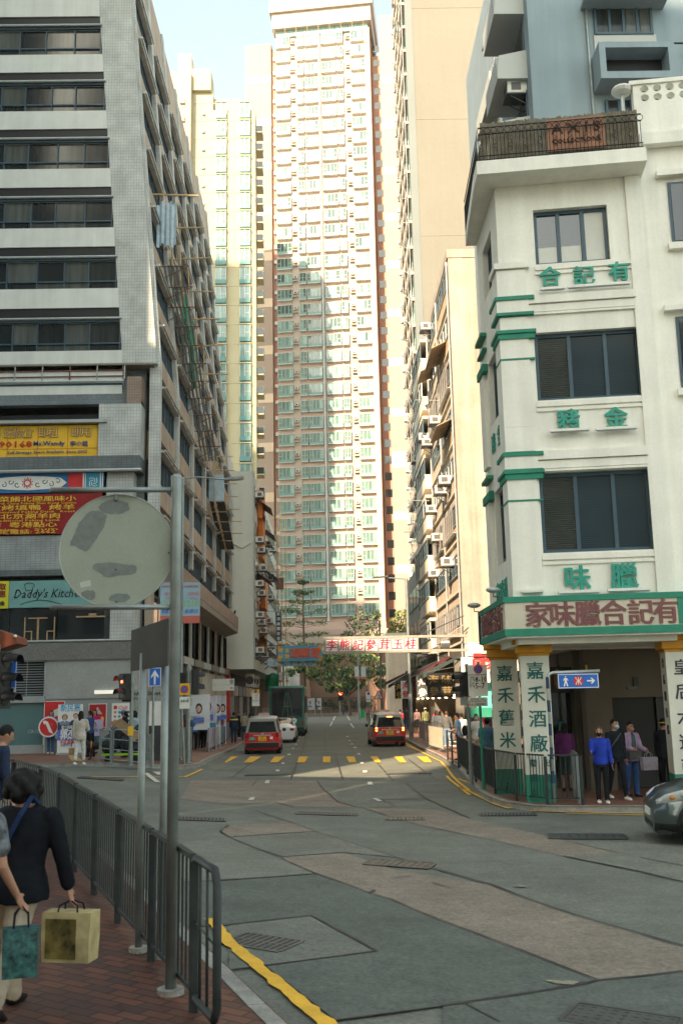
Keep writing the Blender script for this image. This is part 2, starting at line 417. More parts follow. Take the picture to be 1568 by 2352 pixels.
for w, l in ((.035, Z2([(0, 700), (125, 755)]) + L1 + L1b), (.035, Z2([(170, 525), (365, 590)]) + L2), (.05, Z2([(1080, 830), (1240, 880)]) + L2b),
             (.022, Z2([(860, 505), (1220, 615), (1568, 690)])), (.03, Z3([(790, 825), (1300, 930), (1568, 995)])), (.02, Z2([(-180, 630), (0, 615), (365, 590)])), (.03, Z2([(0, 698), (-59, 662), (0, 620)])), (.03, Z2([(-300, 1000), (0, 980), (565, 940)])),
             (.02, Z2([(0, 1275), (530, 1215)])), (.05, Z2([(530, 1215), (960, 1450)])), (.03, Z2([(0, 1575), (240, 1545), (960, 1450)])), (.03, Z2([(700, 1905), (1568, 1790)])),
             (.05, Z3([(0, 1810), (760, 1695)])), (.1, Z3([(760, 1695), (940, 1660)])), (.05, Z3([(940, 1660), (1020, 1645), (1568, 1585)])), (.03, Z3([(155, 1800), (370, 1916)])),
             (.06, Z2([(570, 325), (600, 370), (710, 470), (830, 500)])), (.04, Z2([(0, 315), (610, 322), (1075, 335), (1360, 335)])), (.06, Z2([(20, 310), (220, 150)])), (.06, Z2([(400, 318), (470, 150), (510, 10)])),
             (.06, Z2([(740, 325), (690, 148)])), (.05, Z2([(1070, 330), (885, 125), (765, 50)])), (.05, Z2([(1360, 333), (1170, 190)])), (.06, Z2([(1150, 345), (1280, 445), (1568, 575)])), (.04, Z2([(628, 145), (622, 0)])),
             (.03, Z2([(300, 470), (425, 500)])), (.05, Z2([(370, 463), (680, 463)])), (.03, Z2([(990, 455), (1085, 500)])), (.03, Z2([(1010, 550), (1440, 555)])), (.05, Z2([(150, 362), (190, 318)])),
             (.02, Z3([(360, 622), (650, 618), (930, 670), (1270, 716)])), (.02, Z3([(640, 680), (1050, 672)])), (.03, Z2([(1320, 998), (1440, 1035)])), (.03, Z2([(1070, 970), (1190, 955)])), (.06, Z2([(915, 1070), (950, 1050), (935, 1062)])),
             (.03, Z3([(1280, 835), (1568, 890)])), (.02, Z2([(0, 143), (628, 145), (900, 150)]))):
    strip(mb, [V((p[0], p[1], 0)) for p in l], w * .75, .019, C['tar'], .4, .3)
struct(mb.build('road_joints'))
# painted markings
mb = MB()
for x0, x1, sl in ((-22, 34, 62), (105, 190, 52), (272, 347, 40), (445, 507, 18), (610, 660, 4), (768, 826, -16), (930, 985, -30), (1085, 1148, -34), (1240, 1315, -40)):
    y0, y1 = 172, 211; d = sl * .5; q = [G(*zb(x0 - d + abs(sl) * .3, y1)), G(*zb(x1 - d - abs(sl) * .3, y1)), G(*zb(x1 + d - abs(sl) * .1, y0)), G(*zb(x0 + d + abs(sl) * .1, y0))]
    mb.poly([gp(p.x, p.y, .023) for p in q], C['yline'])
strip(mb, gpts([(-120, 1240), (0, 1397), (165, 1535), (400, 1735), (620, 1916), (900, 2140)], zb), .13, .024, C['yline'], .16, .1)
for l in ([(1120, 85), (1250, 140), (1380, 205), (1420, 250), (1455, 300), (1500, 345), (1568, 395)], [(1418, 300), (1440, 325), (1475, 352), (1568, 425)]): strip(mb, gpts(l, zb), .09, .024, C['yline'], .1)
for l in ([(100, 318), (180, 350), (250, 382), (340, 440), (450, 512)], [(100, 372), (180, 405), (265, 450), (350, 490), (430, 514)], [(570, 530), (780, 536), (1310, 546)], [(800, 545), (1310, 558)]): strip(mb, gpts(l, zc), .08, .024, C['yline'], .1)
strip(mb, [V((4.2, 46, 0)), V((4.2, 60, 0)), V((4.6, 79, 0)), V((5.6, 100, 0)), V((6.6, 125, 0))], .1, .023, C['yline'], .1)
strip(mb, gpts([(210, 1786), (330, 1786), (425, 1786), (465, 1768)]), .09, .024, C['yline'], .1)
for x, y, w, h in ((390, 158, 20, 8), (350, 216, 18, 10), (315, 264, 24, 12), (415, 118, 14, 6), (436, 91, 12, 5), (449, 66, 12, 5), (458, 43, 10, 4), (845, 155, 18, 8), (865, 214, 22, 10), (885, 271, 28, 14), (820, 113, 18, 6), (800, 90, 14, 5), (785, 68, 12, 5), (770, 40, 12, 5)):
    q = [G(*zb(x + a * w * .5, y + b * h * .5)) for a, b in ((-1, 1), (1, 1), (1, -1), (-1, -1))]; mb.poly([gp(p.x, p.y, .023) for p in q], C['wline'])
for q in ([(230, 348), (258, 348), (265, 328), (240, 328)], [(122, 458), (158, 458), (168, 441), (138, 441)], [(905, 358), (938, 358), (928, 338), (900, 338)], [(970, 468), (998, 466), (962, 446), (934, 447)]):
    mb.poly([gp(p.x, p.y, .023) for p in gpts(q, zb)], C['wline'])
for x0, y0, x1, y1 in ((800, 1628, 795, 1642), (793, 1640, 803, 1655), (773, 1640, 765, 1655), (763, 1658, 758, 1668), (805, 1662, 812, 1672), (775, 1630, 772, 1637)):
    a, b = G(x0, y0), G(x1, y1); strip(mb, [a, b], .16, .023, C['wline'])
for q in ([(330, 1777), (341, 1777), (368, 1798), (356, 1798)], [(350, 1774), (372, 1774), (372, 1781), (362, 1781)]): mb.poly([gp(p.x, p.y, .023) for p in gpts(q)], C['wline'])
struct(mb.build('road_markings'))
mb = MB()
for cx, cy, s in ((775, 1660, .06), (510, 1025, .05)):
    c = G(*zc(cx, cy)); pts = []
    for k in range(14):
        a = k * math.pi / 7; r = s * rnd.uniform(.5, 1.25); pts.append(gp(c.x + math.cos(a) * r * 2.2, c.y + math.sin(a) * r * 1.3, .021))
    mb.poly(pts, M('spilt_pale_paint', (.24, .215, .15), .85, .3, 9))
struct(mb.build('road_stains'))

KL = [(-60, 31.5), (-20, 32.2), (-8.5, 32.8), (-6.4, 34.2), (-5.2, 35.4), (-4.8, 37.2), (-4.8, 40), (-4.85, 44), (-5.0, 54), (-5.15, 60), (-5.2, 100), (-5.9, 118), (-9, 132), (-16, 140), (-60, 150)]
KR = [(60, 13.5), (12, 20.2), (6.5, 21.25), (5.0, 21.5), (4.3, 21.85), (3.8, 22.9), (3.66, 24.2), (3.66, 25.6), (3.9, 29), (4.3, 34.6), (4.45, 42), (4.35, 50), (4.45, 60), (5.0, 79), (6.2, 110), (7.6, 130)]
KN = [(6, -9), (2.35, .6), (-.48, 7.62), (-.85, 8.57), (-2.4, 12.5), (-3.6, 15.5), (-5, 18), (-8, 20), (-14, 21), (-60, 22)]
KF = [(7.6, 130), (6.5, 138), (2, 143), (-6, 145), (-16, 150), (-60, 162)]
def kerbline(name, line, side):
    mb = MB(); q = []
    for a, b in zip(line, line[1:]):
        n = max(1, int((V((*b, 0)) - V((*a, 0))).length / (1.0 if abs(a[0]) < 20 else 6))); q += [V((*a, 0)).lerp(V((*b, 0)), i / n) for i in range(n)]
    q.append(V((*line[-1], 0)))
    for i in range(len(q) - 1):
        a, b = q[i], q[i + 1]; t = (b - a).normalized(); n = V((-t.y, t.x, 0)) * side
        h = KERB + .006 + rnd.uniform(-.004, .004); i0, i1 = a + t * .006, b - t * .006
        p = [gp(i0.x, i0.y, -.15), gp(i1.x, i1.y, -.15), gp(i1.x + n.x * .15, i1.y + n.y * .15, -.15), gp(i0.x + n.x * .15, i0.y + n.y * .15, -.15)]
        u = [gp(i0.x + n.x * .02, i0.y + n.y * .02, h), gp(i1.x + n.x * .02, i1.y + n.y * .02, h), gp(i1.x + n.x * .15, i1.y + n.y * .15, h), gp(i0.x + n.x * .15, i0.y + n.y * .15, h)]
        mb.add(p + u, [(4, 5, 6, 7), (0, 1, 5, 4), (1, 2, 6, 5), (2, 3, 7, 6), (3, 0, 4, 7)] if side > 0 else [(7, 6, 5, 4), (4, 5, 1, 0), (5, 6, 2, 1), (6, 7, 3, 2), (7, 4, 0, 3)], C['kerb'])
    struct(mb.build(name))
kerbline('kerb', KL, 1); kerbline('kerb', KR, 1 if False else -1); kerbline('kerb', KN, 1); kerbline('kerb', KF, -1)
for poly, m, cell in ((KL + [(-60, 31.5)][:0], 'pave', 2), (KR + [(60, 130)], 'pave', 2), (KN + [(-60, -9)], 'brick', 1.5), (KF + [(60, 162), (60, 130)], 'pave', 4)):
    mb = MB(); sheet(mb, poly, KERB, C[m], cell); struct(mb.build('pavement'))
mb = MB(); q = gpts([(155, 1744), (330, 1741), (322, 1756), (165, 1758)]); mb.poly([gp(p.x, p.y, KERB + .012) for p in q], M('tactile_paving', (.42, .29, .10), .8, .2, 6)); struct(mb.build('tactile_pavement'))

def manhole(px, py, w, d, rz, label, grate=False, name='manhole_cover'):
    c = G(px, py); t = thing(name, label, 'manhole cover', (c.x, c.y, gz(c.x, c.y) + .015), rz, 'iron covers set in the road')
    e_ = .3; nr_ = V((-(gz(c.x + e_, c.y) - gz(c.x - e_, c.y)) / (2 * e_), -(gz(c.x, c.y + e_) - gz(c.x, c.y - e_)) / (2 * e_), 1)).normalized(); t.rotation_euler = (V((0, 0, 1)).rotation_difference(nr_).to_matrix() @ Matrix.Rotation(rz, 3, 'Z')).to_euler()
    f = MB(); f.box(-w / 2, w / 2, -d / 2, d / 2, -.03, .001, M('gully_pit', (.05, .052, .048), .8, .2)); 
    for s in (-1, 1): f.box(-w / 2, w / 2, s * d / 2 - .02, s * d / 2 + .02, .0, .006, C['iron']); f.box(s * w / 2 - .02, s * w / 2 + .02, -d / 2 + .02, d / 2 - .02, 0, .006, C['iron'])
    f.build('frame', t, local=True)
    p = MB()
    if grate:
        n = int(w / .075)
        for i in range(n): x = -w / 2 + .03 + (w - .06) * (i + .5) / n; p.box(x - .018, x + .018, -d / 2 + .02, d / 2 - .02, .0, .005, C['iron'])
        p.box(-w / 2 + .02, w / 2 - .02, -.015, .015, .0, .006, C['iron'])
    else:
        for i in range(2): p.box(-w / 2 + .03 + i * (w / 2 - .02), -.01 + i * (w / 2 - .02), -d / 2 + .03, d / 2 - .03, 0, .004, C['iron'])
        for i in range(9):
            for j in range(5): x, y = -w / 2 + .07 + (w - .14) * i / 8, -d / 2 + .07 + (d - .14) * j / 4; p.box(x - .02, x + .02, y - .012, y + .012, .004, .007, C['iron'])
    p.build('plate', t, local=True)
manhole(*zb(215, 1392), .62, .5, -.45, 'iron gully grating beside the thick yellow line near the railing', True)
manhole(*zb(1110, 876), .95, .55, -.3, 'dark worn iron cover where the pink concrete strip meets the tar joint')
manhole(*zb(640, 547), 1.3, .55, -.1, 'pale slotted grating in the grey concrete before the white lane dashes', True)
manhole(*zb(1150, 579), .8, .5, -.1, 'small round-edged cover on the pink concrete right of the slotted grating')
manhole(*zc(425, 551), 1.15, .45, -.15, 'long slotted grating below the end of the double yellow lines', True)
manhole(*zc(940, 696), 1.3, .62, -.2, 'large dark square cover in front of the grey car')
manhole(*zc(1170, 1900), .8, .5, -.5, 'dark cover at the bottom edge of the road')
manhole(463, 1883, .9, .5, .1, 'slotted grating on the road just behind the tall grey poles', True)
manhole(232, 1789, 1.2, .6, .05, 'dark rectangular cover in the side street beyond the railing')
manhole(618, 1780, 1.6, .6, .0, 'flat ribbed cover at the tip of the sunlit patch', True)
manhole(938, 1777, 1.5, .5, .0, 'flat ribbed cover in the shade right of the sunlit patch', True)
# ------------------------------------------------------------------ unseen blocks added behind and left of the camera, sized to shade the crossing
def off_frame(u0, u1, s0, s1, h, col, label):
    ca, sa = math.cos(SUN_AZ), math.sin(SUN_AZ); mb = MB()
    P = lambda u, s, z: V((u * ca + s * sa, -u * sa + s * ca, z))
    m = M('plaster_' + label[:9].replace(' ', '_'), col, .85, .1, .4, streak=.2)
    t = thing('shade_block', label, 'building', P((u0 + u1) / 2, (s0 + s1) / 2, 0))
    o = P(u0, s0, -.2); mb.obox(o, P(u1, s0, -.2) - o, P(u0, s1, -.2) - o, V((0, 0, h + .2)), m); mb.build('wall', t)
    g = MB(); ex = V((ca, -sa, 0)); ey = V((sa, ca, 0)); z = 4.5
    while z < h - 3:
        for a, b, e, nrm in ((P(u0, s1, z), u1 - u0, ex, ey), (P(u0, s0, z), s1 - s0, ey, -ex), (P(u1, s0, z), s1 - s0, ey, ex)):
            x = 1.0
            while x < b - 2: g.obox(a + e * x + nrm * .003, e * 1.5, V((0, 0, 1.4)), nrm * .05, C['cglass']); x += 2.6
        z += 3
    tag(g.build('window', t), kind='stuff')
off_frame(-11.3, 13, -75, -46, 90, (.45, .42, .36), 'tall beige block just behind the crossing')
off_frame(13.1, 52, -72, -46, 40, (.40, .40, .36), 'wide lower grey block right of the tall beige block behind the crossing')
off_frame(-15.1, -11.35, -22, -2, 22.5, (.5, .47, .4), 'low grey shophouse on the near kerb, lowest of its row')
off_frame(-23, -15.15, -22, 0, 41, (.42, .4, .36), 'mid height ochre block next to the low shophouse')
off_frame(-56, -23.05, -24, 0, 98, (.4, .41, .4), 'tall slab on the left side of the side street')
off_frame(-64, -56.05, -24, 0, 120, (.45, .42, .38), 'slim tower beside the tall slab')
off_frame(-90, -64.05, -24, 0, 147, (.42, .42, .4), 'tallest tower of the row left of the camera')

# ------------------------------------------------------------------ left: tiled office block with a podium
LT = thing('office_building', 'grey tiled office block with dark window bands, signs and a restaurant on its podium', 'building', (-12, 40, 0))
YF = 40.0
lx = lambda z: -7.05 - .084 * max(0, z - 16.6)          # the street face leans back above the podium
mb = MB(); top = 40.0
zs = [33.19 - 2.81 * k + 2.81 for k in range(8)]        # tops of the dark bands
def slab(z0, z1, y0, y1, m, xi=-26, inset=0):
    a = [(xi, y0, z0), (lx(z0) - inset, y0, z0), (lx(z0) - inset, y1, z0), (xi, y1, z0)]; b = [(xi, y0, z1), (lx(z1) - inset, y0, z1), (lx(z1) - inset, y1, z1), (xi, y1, z1)]
    mb.add(a + b, [(3, 2, 1, 0), (4, 5, 6, 7), (0, 1, 5, 4), (1, 2, 6, 5), (2, 3, 7, 6), (3, 0, 4, 7)], m)
slab(16.6, top, 40.25, 71.4, C['gtile'], inset=.3)
bx = lambda z: lx(z) - 1.45                              # right end of the window bands
def fslab(z0, z1, m, xr, y0=YF, y1=40.3):
    mb.add([(-26, y0, z0), (xr(z0), y0, z0), (xr(z0), y1, z0), (-26, y1, z0), (-26, y0, z1), (xr(z1), y0, z1), (xr(z1), y1, z1), (-26, y1, z1)], [(3, 2, 1, 0), (4, 5, 6, 7), (0, 1, 5, 4), (1, 2, 6, 5), (2, 3, 7, 6), (3, 0, 4, 7)], m)
LTILE = M('pale_concrete_spandrel', (.66, .67, .62), .8, .06, 1.5, streak=.12)
prev = top
for z in zs:
    fslab(z, min(prev, top), LTILE, bx); prev = z - 1.93
fslab(16.6, prev, LTILE, bx)
mb.add([(bx(16.6), YF, 16.6), (lx(16.6), YF, 16.6), (lx(16.6), 40.3, 16.6), (bx(16.6), 40.3, 16.6), (bx(top), YF, top), (lx(top), YF, top), (lx(top), 40.3, top), (bx(top), 40.3, top)], [(3, 2, 1, 0), (4, 5, 6, 7), (0, 1, 5, 4), (1, 2, 6, 5), (2, 3, 7, 6), (3, 0, 4, 7)], C['gtile'])
# pilasters and brown spandrels on the leaning street face
NB = 6; ys = [40.3 + 31 * k / NB for k in range(NB + 1)]
for k, y in enumerate(ys):
    for z0, z1 in ((9.2, 16.6), (16.6, top)):
        w = .27; pr = .13; mb.add([(lx(z0) - .35, y - w if k else y + .005, z0), (lx(z0) + pr, y - w if k else y + .005, z0), (lx(z0) + pr, y + w, z0), (lx(z0) - .35, y + w, z0), (lx(z1) - .35, y - w if k else y + .005, z1), (lx(z1) + pr, y - w if k else y + .005, z1), (lx(z1) + pr, y + w, z1), (lx(z1) - .35, y + w, z1)], [(3, 2, 1, 0), (4, 5, 6, 7), (0, 1, 5, 4), (1, 2, 6, 5), (2, 3, 7, 6), (3, 0, 4, 7)], C['gtile'])
zsl = [z for z in zs] + [33.19 - 2.81 * k for k in (7, 8)]
BROWN = M('brown_spandrel', (.42, .34, .26), .85, .15, 1.2, streak=.2)
def sq(z0, z1, y0, y1, o0, o1, m):                       # block on the leaning street face
    mb.add([(lx(z0) + o0, y0, z0), (lx(z0) + o1, y0, z0), (lx(z0) + o1, y1, z0), (lx(z0) + o0, y1, z0), (lx(z1) + o0, y0, z1), (lx(z1) + o1, y0, z1), (lx(z1) + o1, y1, z1), (lx(z1) + o0, y1, z1)], [(3, 2, 1, 0), (4, 5, 6, 7), (0, 1, 5, 4), (1, 2, 6, 5), (2, 3, 7, 6), (3, 0, 4, 7)], m)
for k in range(NB):
    y0, y1 = ys[k] + .43, ys[k + 1] - .43; pz = top
    for z in zsl:
        sq(max(z, 8.6), pz, y0, y1, -.34, .02, BROWN)
        sq(z - .62, z - .5, y0, y1, -.1, .2, C['gtile'])
        pz = z - 1.93
    sq(8.6, pz, y0, y1, -.34, .02, BROWN)
mb.box(-26, -7.6, 40.6, 71.4, -.1, 16.6, C['dtile'])     # podium core
mb.box(-7.65, -7.3, 47, 71.4, 4.4, 16.55, BROWN)
mb.build('wall', LT)
# front window bands: one strip window to a floor
for i, z in enumerate(zs):
    xr = bx(z - 1); f = MB()
    f.box(-26, bx(z), YF + .06, YF + .1, z - .45, z, C['black'])
    f.tube([(-26, YF - .1, z - .52), (bx(z - .5) + .1, YF - .1, z - .52)], .055, C['alu'], 8)
    f.box(-26, bx(z - .6), YF - .02, YF + .1, z - .66, z - .58, C['dframe'])
    f.box(-26, bx(z - 1.6), YF + .05, YF + .12, z - 1.62, z - 1.56, C['dframe'])
    x = xr
    while x > -26: f.box(x - .05, x, YF + .04, YF + .12, z - 1.93, z - .66, C['dframe']); x -= (1.05 + .12 * ((i * 7 + int(-x)) % 3))
    w = f.build('window', LT)
    p = MB(); x = xr
    while x > -26:
        wd = 1.05 + .12 * ((i * 7 + int(-x)) % 3); p.obox((x - wd, YF + .13, z - 1.56), (wd - .05, 0, 0), (0, 0, .9), (0, .02, 0), C['cglass']); p.obox((x - wd, YF + .13, z - 1.93), (wd - .05, 0, 0), (0, 0, .31), (0, .02, 0), C['cglass']); x -= wd
    p.build('pane', w)
# street side windows, one to a bay and floor
for k in range(NB):
    y0, y1 = ys[k] + .44, ys[k + 1] - .44
    for z in zsl:
        if z > 36: continue
        mb = MB(); sq(z - .5, z - .02, y0, y1, -.2, -.15, C['black'])
        sq(z - .72, z - .62, y0, y1, -.1, -.02, C['dframe']); sq(z - 1.93, z - 1.86, y0, y1, -.15, -.02, C['dframe'])
        n = 5
        for q in range(n + 1): yy = y0 + (y1 - y0 - .06) * q / n; sq(z - 1.86, z - .72, yy, yy + .06, -.14, -.04, C['dframe'])
        a = V((lx(z - .55) + .28, y0, z - .55)); mb.tube([a, a + V((0, y1 - y0, 0))], .05, C['alu'], 6)
        for q in range(4): yy = y0 + .5 + (y1 - y0 - 1) * q / 3; mb.box(a.x - .1, a.x, yy - .03, yy + .03, z - .6, z - .45, C['alu'])
        w = mb.build('window', LT); mb = MB()
        for q in range(n): sq(z - 1.86, z - .72, y0 + (y1 - y0) * q / n + .05, y0 + (y1 - y0) * (q + 1) / n - .01, -.16, -.12, C['cglass'])
        mb.build('pane', w)
# podium front, floor by floor
mb = MB(); XP = -7.62
mb.prism([(-26, 40.3, 15.95), (-26, 39.85, 14.95), (-26, 39.6, 14.72), (-26, 40.5, 14.72), (-26, 40.5, 15.95)], (26 + XP - .35, 0, 0), C['dtile'])
mb.add([(XP - .35, 39.85, 14.95), (XP - .35, 40.3, 15.95), (XP - .35, 40.5, 15.95), (XP - .35, 40.5, 14.72), (XP - .35, 39.6, 14.72), (XP, 39.85, 14.95), (XP - .3, 40.3, 15.95), (XP - .3, 40.5, 15.95), (XP, 40.5, 14.72), (XP, 39.6, 14.72)], [(4, 3, 2, 1, 0), (5, 6, 7, 8, 9), (0, 1, 6, 5), (1, 2, 7, 6), (2, 3, 8, 7), (3, 4, 9, 8), (4, 0, 5, 9)], C['dtile'])
mb.box(XP - .6, XP, 39.6, 46.8, 14.72, 15.9, C['btile'])
mb.box(-9.35, XP, 39.6, 40.6, 12.5, 14.72, C['gtile'])
mb.box(-26, -9.35, 40.0, 40.6, 14.05, 14.72, C['black'])
mb.box(-26, -9.0, 39.5, 40.6, 13.92, 14.05, C['alu'])
mb.box(-26, XP, 39.55, 40.6, 11.9, 12.5, C['dtile'])
mb.box(XP - .5, XP - .002, 40.61, 46.8, 11.9, 12.8, C['btile']); mb.box(XP - .5, XP - .002, 40.61, 46.8, 13.95, 14.71, C['btile'])
mb.tube([(-26, 39.45, 11.86), (XP + .1, 39.45, 11.86)], .07, C['alu'], 8)
mb.box(-26, -9.1, 39.8, 40.6, 10.98, 11.0, C['black'])
mb.box(-9.0, XP - .3, 39.8, 40.6, 7.85, 11.85, C['gtile'])
mb.box(-26, -9.01, 39.8, 40.6, 7.85, 9.25, MB_brick('pale_slate_tile', (.33, .35, .34), (.30, .325, .32), (.21, .22, .22), .2, .1, msize=.01, off=0))
mb.box(-26, XP, 39.75, 40.6, 7.6, 7.85, C['dtile'])
mb.box(-26, XP - .1, 41.5, 41.6, 4.9, 7.6, C['black'])
mb.box(-8.75, XP - .05, 39.9, 40.6, 4.98, 7.6, C['gtile'])
mb.tube([(-26, 39.72, 4.97), (XP, 39.72, 4.97)], .05, C['alu'], 8)
GRAN = M('speckled_granite', (.17, .17, .155), .6, .1, 2, fine=.3)
mb.box(-26, XP, 39.7, 40.6, 4.22, 4.9, GRAN)
GR2 = M('grey_wall_panel', (.33, .34, .32), .7, .08, 1.2, fine=.08)
mb.box(-11.2, XP, 39.8, 40.6, 2.7, 4.22, GR2); mb.box(-11.2, XP, 39.85, 40.6, -.1, 2.7, M('smooth_grey_wall', (.28, .31, .30), .5, .05, 1))
mb.box(-26, -11.2, 40.3, 40.6, -.1, 4.22, M('shop_back', (.16, .22, .21), .5, .1, 1)); mb.box(-26, -11.2, 39.75, 40.3, 2.58, 2.78, C['alu'])
mb.box(-26, -11.2, 39.8, 40.3, -.1, .95, GR2)
mb.build('podium', LT)
mb = MB()
for x0, x1 in ((-13.35, -11.25), (-15.55, -13.45), (-17.7, -15.6)):
    mb.box(x0, x1, 40.1, 40.14, 2.78, 4.22, C['black'])
    for z in (2.8, 4.2): mb.box(x0, x1, 39.84, 39.9, z - .03, z + .03, C['alu'])
    for x in (x0, x1): mb.box(x - .04, x + .04, 39.84, 39.9, 2.83, 4.17, C['alu'])
    for q in range(13): z = 2.86 + q * .1; mb.add([(x0 + .04, 39.86, z), (x1 - .04, 39.86, z), (x1 - .04, 39.96, z + .05), (x0 + .04, 39.96, z + .05)], [(0, 1, 2, 3)], C['alu'])
    for q in (.33, .66): mb.box(x0 + (x1 - x0) * q - .012, x0 + (x1 - x0) * q + .012, 39.83, 39.85, 2.83, 4.17, C['alu'])
mb.build('louvre', LT)
g = MB(); x = -11.24
for w in (1.9, 2.0, 1.8, 1.9, 2.0): g.box(x - w + .02, x, 39.9, 39.93, .95, 2.58, M('shopfront_glass', (.10, .19, .185), .12, .06, .5, spec=.7)); x -= w
g.box(-11.24, -11.17, 39.82, 39.95, .6, 2.6, C['wsign']); g.build('shopfront', LT)
g = MB()
for x in (-9.0, -10.9, -12.8, -14.7, -16.6): g.box(x - 1.85, x, 39.95, 39.97, 4.98, 6.3, C['glass'])
g.build('restaurant_window', LT)
mb = MB()                                               # rail of the podium terrace
for z in (16.05, 16.3, 16.55): mb.tube([(-26, 39.95, z), (-8.4, 39.95, z), (-8.05, 41.5, z), (-8.05, 47, z)], .028, C['rust'] if z < 16.4 else C['alu'], 6)
for x in [-8.4 - 1.15 * k for k in range(14)]: mb.tube([(x, 39.95, 15.9), (x, 39.95, 16.6)], .03, C['rust'] if rnd.random() < .5 else C['alu'], 6)
for y in (41.5, 43, 44.5, 46): mb.tube([(-8.05, y, 15.9), (-8.05, y, 16.6)], .03, C['rust'], 6)
mb.build('terrace_rail', LT)
mb = MB(); mb.box(-26, -8.1, 40.9, 41.0, 15.9, 16.6, C['black']); mb.box(-26, -7.2, 39.9, 46, 16.52, 16.6, M('corrugated_soffit', (.2, .19, .15), .8, .2, 3)); mb.build('terrace_soffit', LT)
# street side: brown canopy and shop fronts under it
mb = MB()
mb.box(-7.35, -6.3, 43, 69.5, 7.55, 8.3, C['btile']); mb.prism([(-7.35, 43, 7.55), (-6.32, 43, 7.55), (-6.32, 43, 7.2), (-7.35, 43, 6.9)], (0, 26.5, 0), M('canopy_soffit', (.25, .23, .19), .8, .15, 2))
for y in (44, 50, 56, 62, 68): mb.tube([(-6.5, y, 8.3), (-6.35, y, 8.65)], .07, C['black'], 6)
mb.build('canopy', LT)
mb = MB()
for k in range(8):
    y0 = 40.7 + k * 3.85
    mb.box(-7.5, -7.18, y0 - .12, y0 + .22, .1, 7.0, C['gtile'] if k % 2 else BROWN)
    mb.box(-7.34, -7.3, y0 + .22, y0 + 3.73, 4.75, 6.95, C['glass']); mb.box(-7.42, -7.28, y0 + 1.9, y0 + 2.0, 4.75, 6.95, C['dframe'])
    mb.box(-7.45, -7.0, y0 + .25, y0 + 3.6, 4.35, 4.7, C['alu'] if k % 2 == 0 else GRAN)
    for q in range(14): mb.box(-7.42, -7.25 - .02 * (q % 2), y0 + .25, y0 + 3.6, 3.2 + q * .08, 3.26 + q * .08, C['iron'])
    mb.box(-7.4, -7.3, y0 + .25, y0 + 3.7, .1, 3.18, C['glass'] if k % 3 else GR2)
mb.build('side_shopfront', LT)
mb = MB()
for k in range(4): mb.box(-7.3, -7.22, 57 + k * 3.6, 60.4 + k * 3.6, 2.9, 4.2, M('pale_sign_board', (.42, .43, .38), .6, .1, 1))
mb.box(-7.3, -7.0, 70.6, 71.3, .1, 4.8, C['red'])
mb.build('shop_board', LT)

def sign(name, label, cat, loc, group=None): return thing(name, label, cat, loc, group=group)
# signs on the podium
UX, UZ = V((1, 0, 0)), V((0, 0, 1))
NV = M('navy_lettering', (.02, .05, .22), .5, 0); RD = M('red_lettering', (.55, .03, .02), .5, 0); BK = M('black_lettering', (.015, .015, .018), .5, 0); WH = M('white_lettering', (.8, .78, .72), .5, 0); GDL = M('yellow_lettering', (.80, .50, .04), .5, 0)
t = sign('storage_sign', 'wide yellow self-storage sign with navy and red lettering on the grey podium', 'sign', (-12, 39.9, 13))
b = MB(); b.box(-18, -9.4, 39.78, 39.85, 12.55, 13.88, C['yellow'])
for k in range(8): b.box(-9.42 - k * 1.24, -9.38 - k * 1.24, 39.765, 39.78, 12.55, 13.88, C['mustard'])
b.box(-18, -9.4, 39.765, 39.78, 12.87, 12.9, C['mustard']); b.build('board', t)
b = MB()
for ch, x in zip('易迷你倉即租即用', (-13.62, -13.08, -12.68, -12.27, -11.66, -11.26, -10.3, -9.9)):
    b.text(ch, (x, 39.74, 13.57), UX, UZ, .46, NV, .008, .045); b.text(ch, (x, 39.725, 13.57), UX, UZ, .46, C['yellow'], .006, 0)
b.text('6190168', (-13.05, 39.74, 13.09), UX, UZ, .36, RD, .008, .02, fit=1.9); b.text('Ms.Wendy', (-11.4, 39.74, 13.08), UX, UZ, .26, NV, .008, .015, fit=1.28); b.text('李小姐', (-10.17, 39.74, 13.08), UX, UZ, .25, NV, .008, .01)
b.text('Self-Storage', (-12.6, 39.74, 12.72), UX, UZ, .17, NV, .006, .008, fit=1.0); b.text('Space Available', (-11.4, 39.74, 12.73), UX, UZ, .17, NV, .006, .008, fit=1.25); b.text('Since 2005', (-10.25, 39.74, 12.74), UX, UZ, .17, NV, .006, .008, fit=.86)
b.build('lettering', t)
t = sign('side_storage_sign', 'narrow yellow storage sign seen edge-on round the podium corner', 'sign', (XP, 43, 13.4))
b = MB(); b.box(XP, XP + .05, 41, 46.5, 12.7, 13.95, C['yellow']); b.build('board', t)
b = MB()
for k in range(3): b.box(XP, XP + .08, 41.6 + k * 1.7, 41.68 + k * 1.7, 12.7, 13.95, C['mustard'])
for k in range(5): b.text('倉租用李Ms'[k], (XP + .06, 41.4 + k * 1.05, 13.4), V((0, 1, 0)), UZ, .6, NV, .005, .02)
b.build('lettering', t)
t = sign('ornate_frieze', 'blue, red and white ornamental Chinese frieze above the red menu banner', 'frieze', (-12, 39.8, 11.4))
b = MB(); b.box(-18, -9.1, 39.7, 39.78, 11.02, 11.84, M('frieze_blue', (.03, .16, .36), .5, .2, 8)); b.box(-10.55, -9.95, 39.67, 39.7, 11.05, 11.8, C['brand']); b.box(-9.8, -9.25, 39.67, 39.7, 11.05, 11.8, M('frieze_teal', (.05, .32, .45), .5, .1)); b.build('board', t)
b = MB(); cxx, czz = -12.2, 11.42
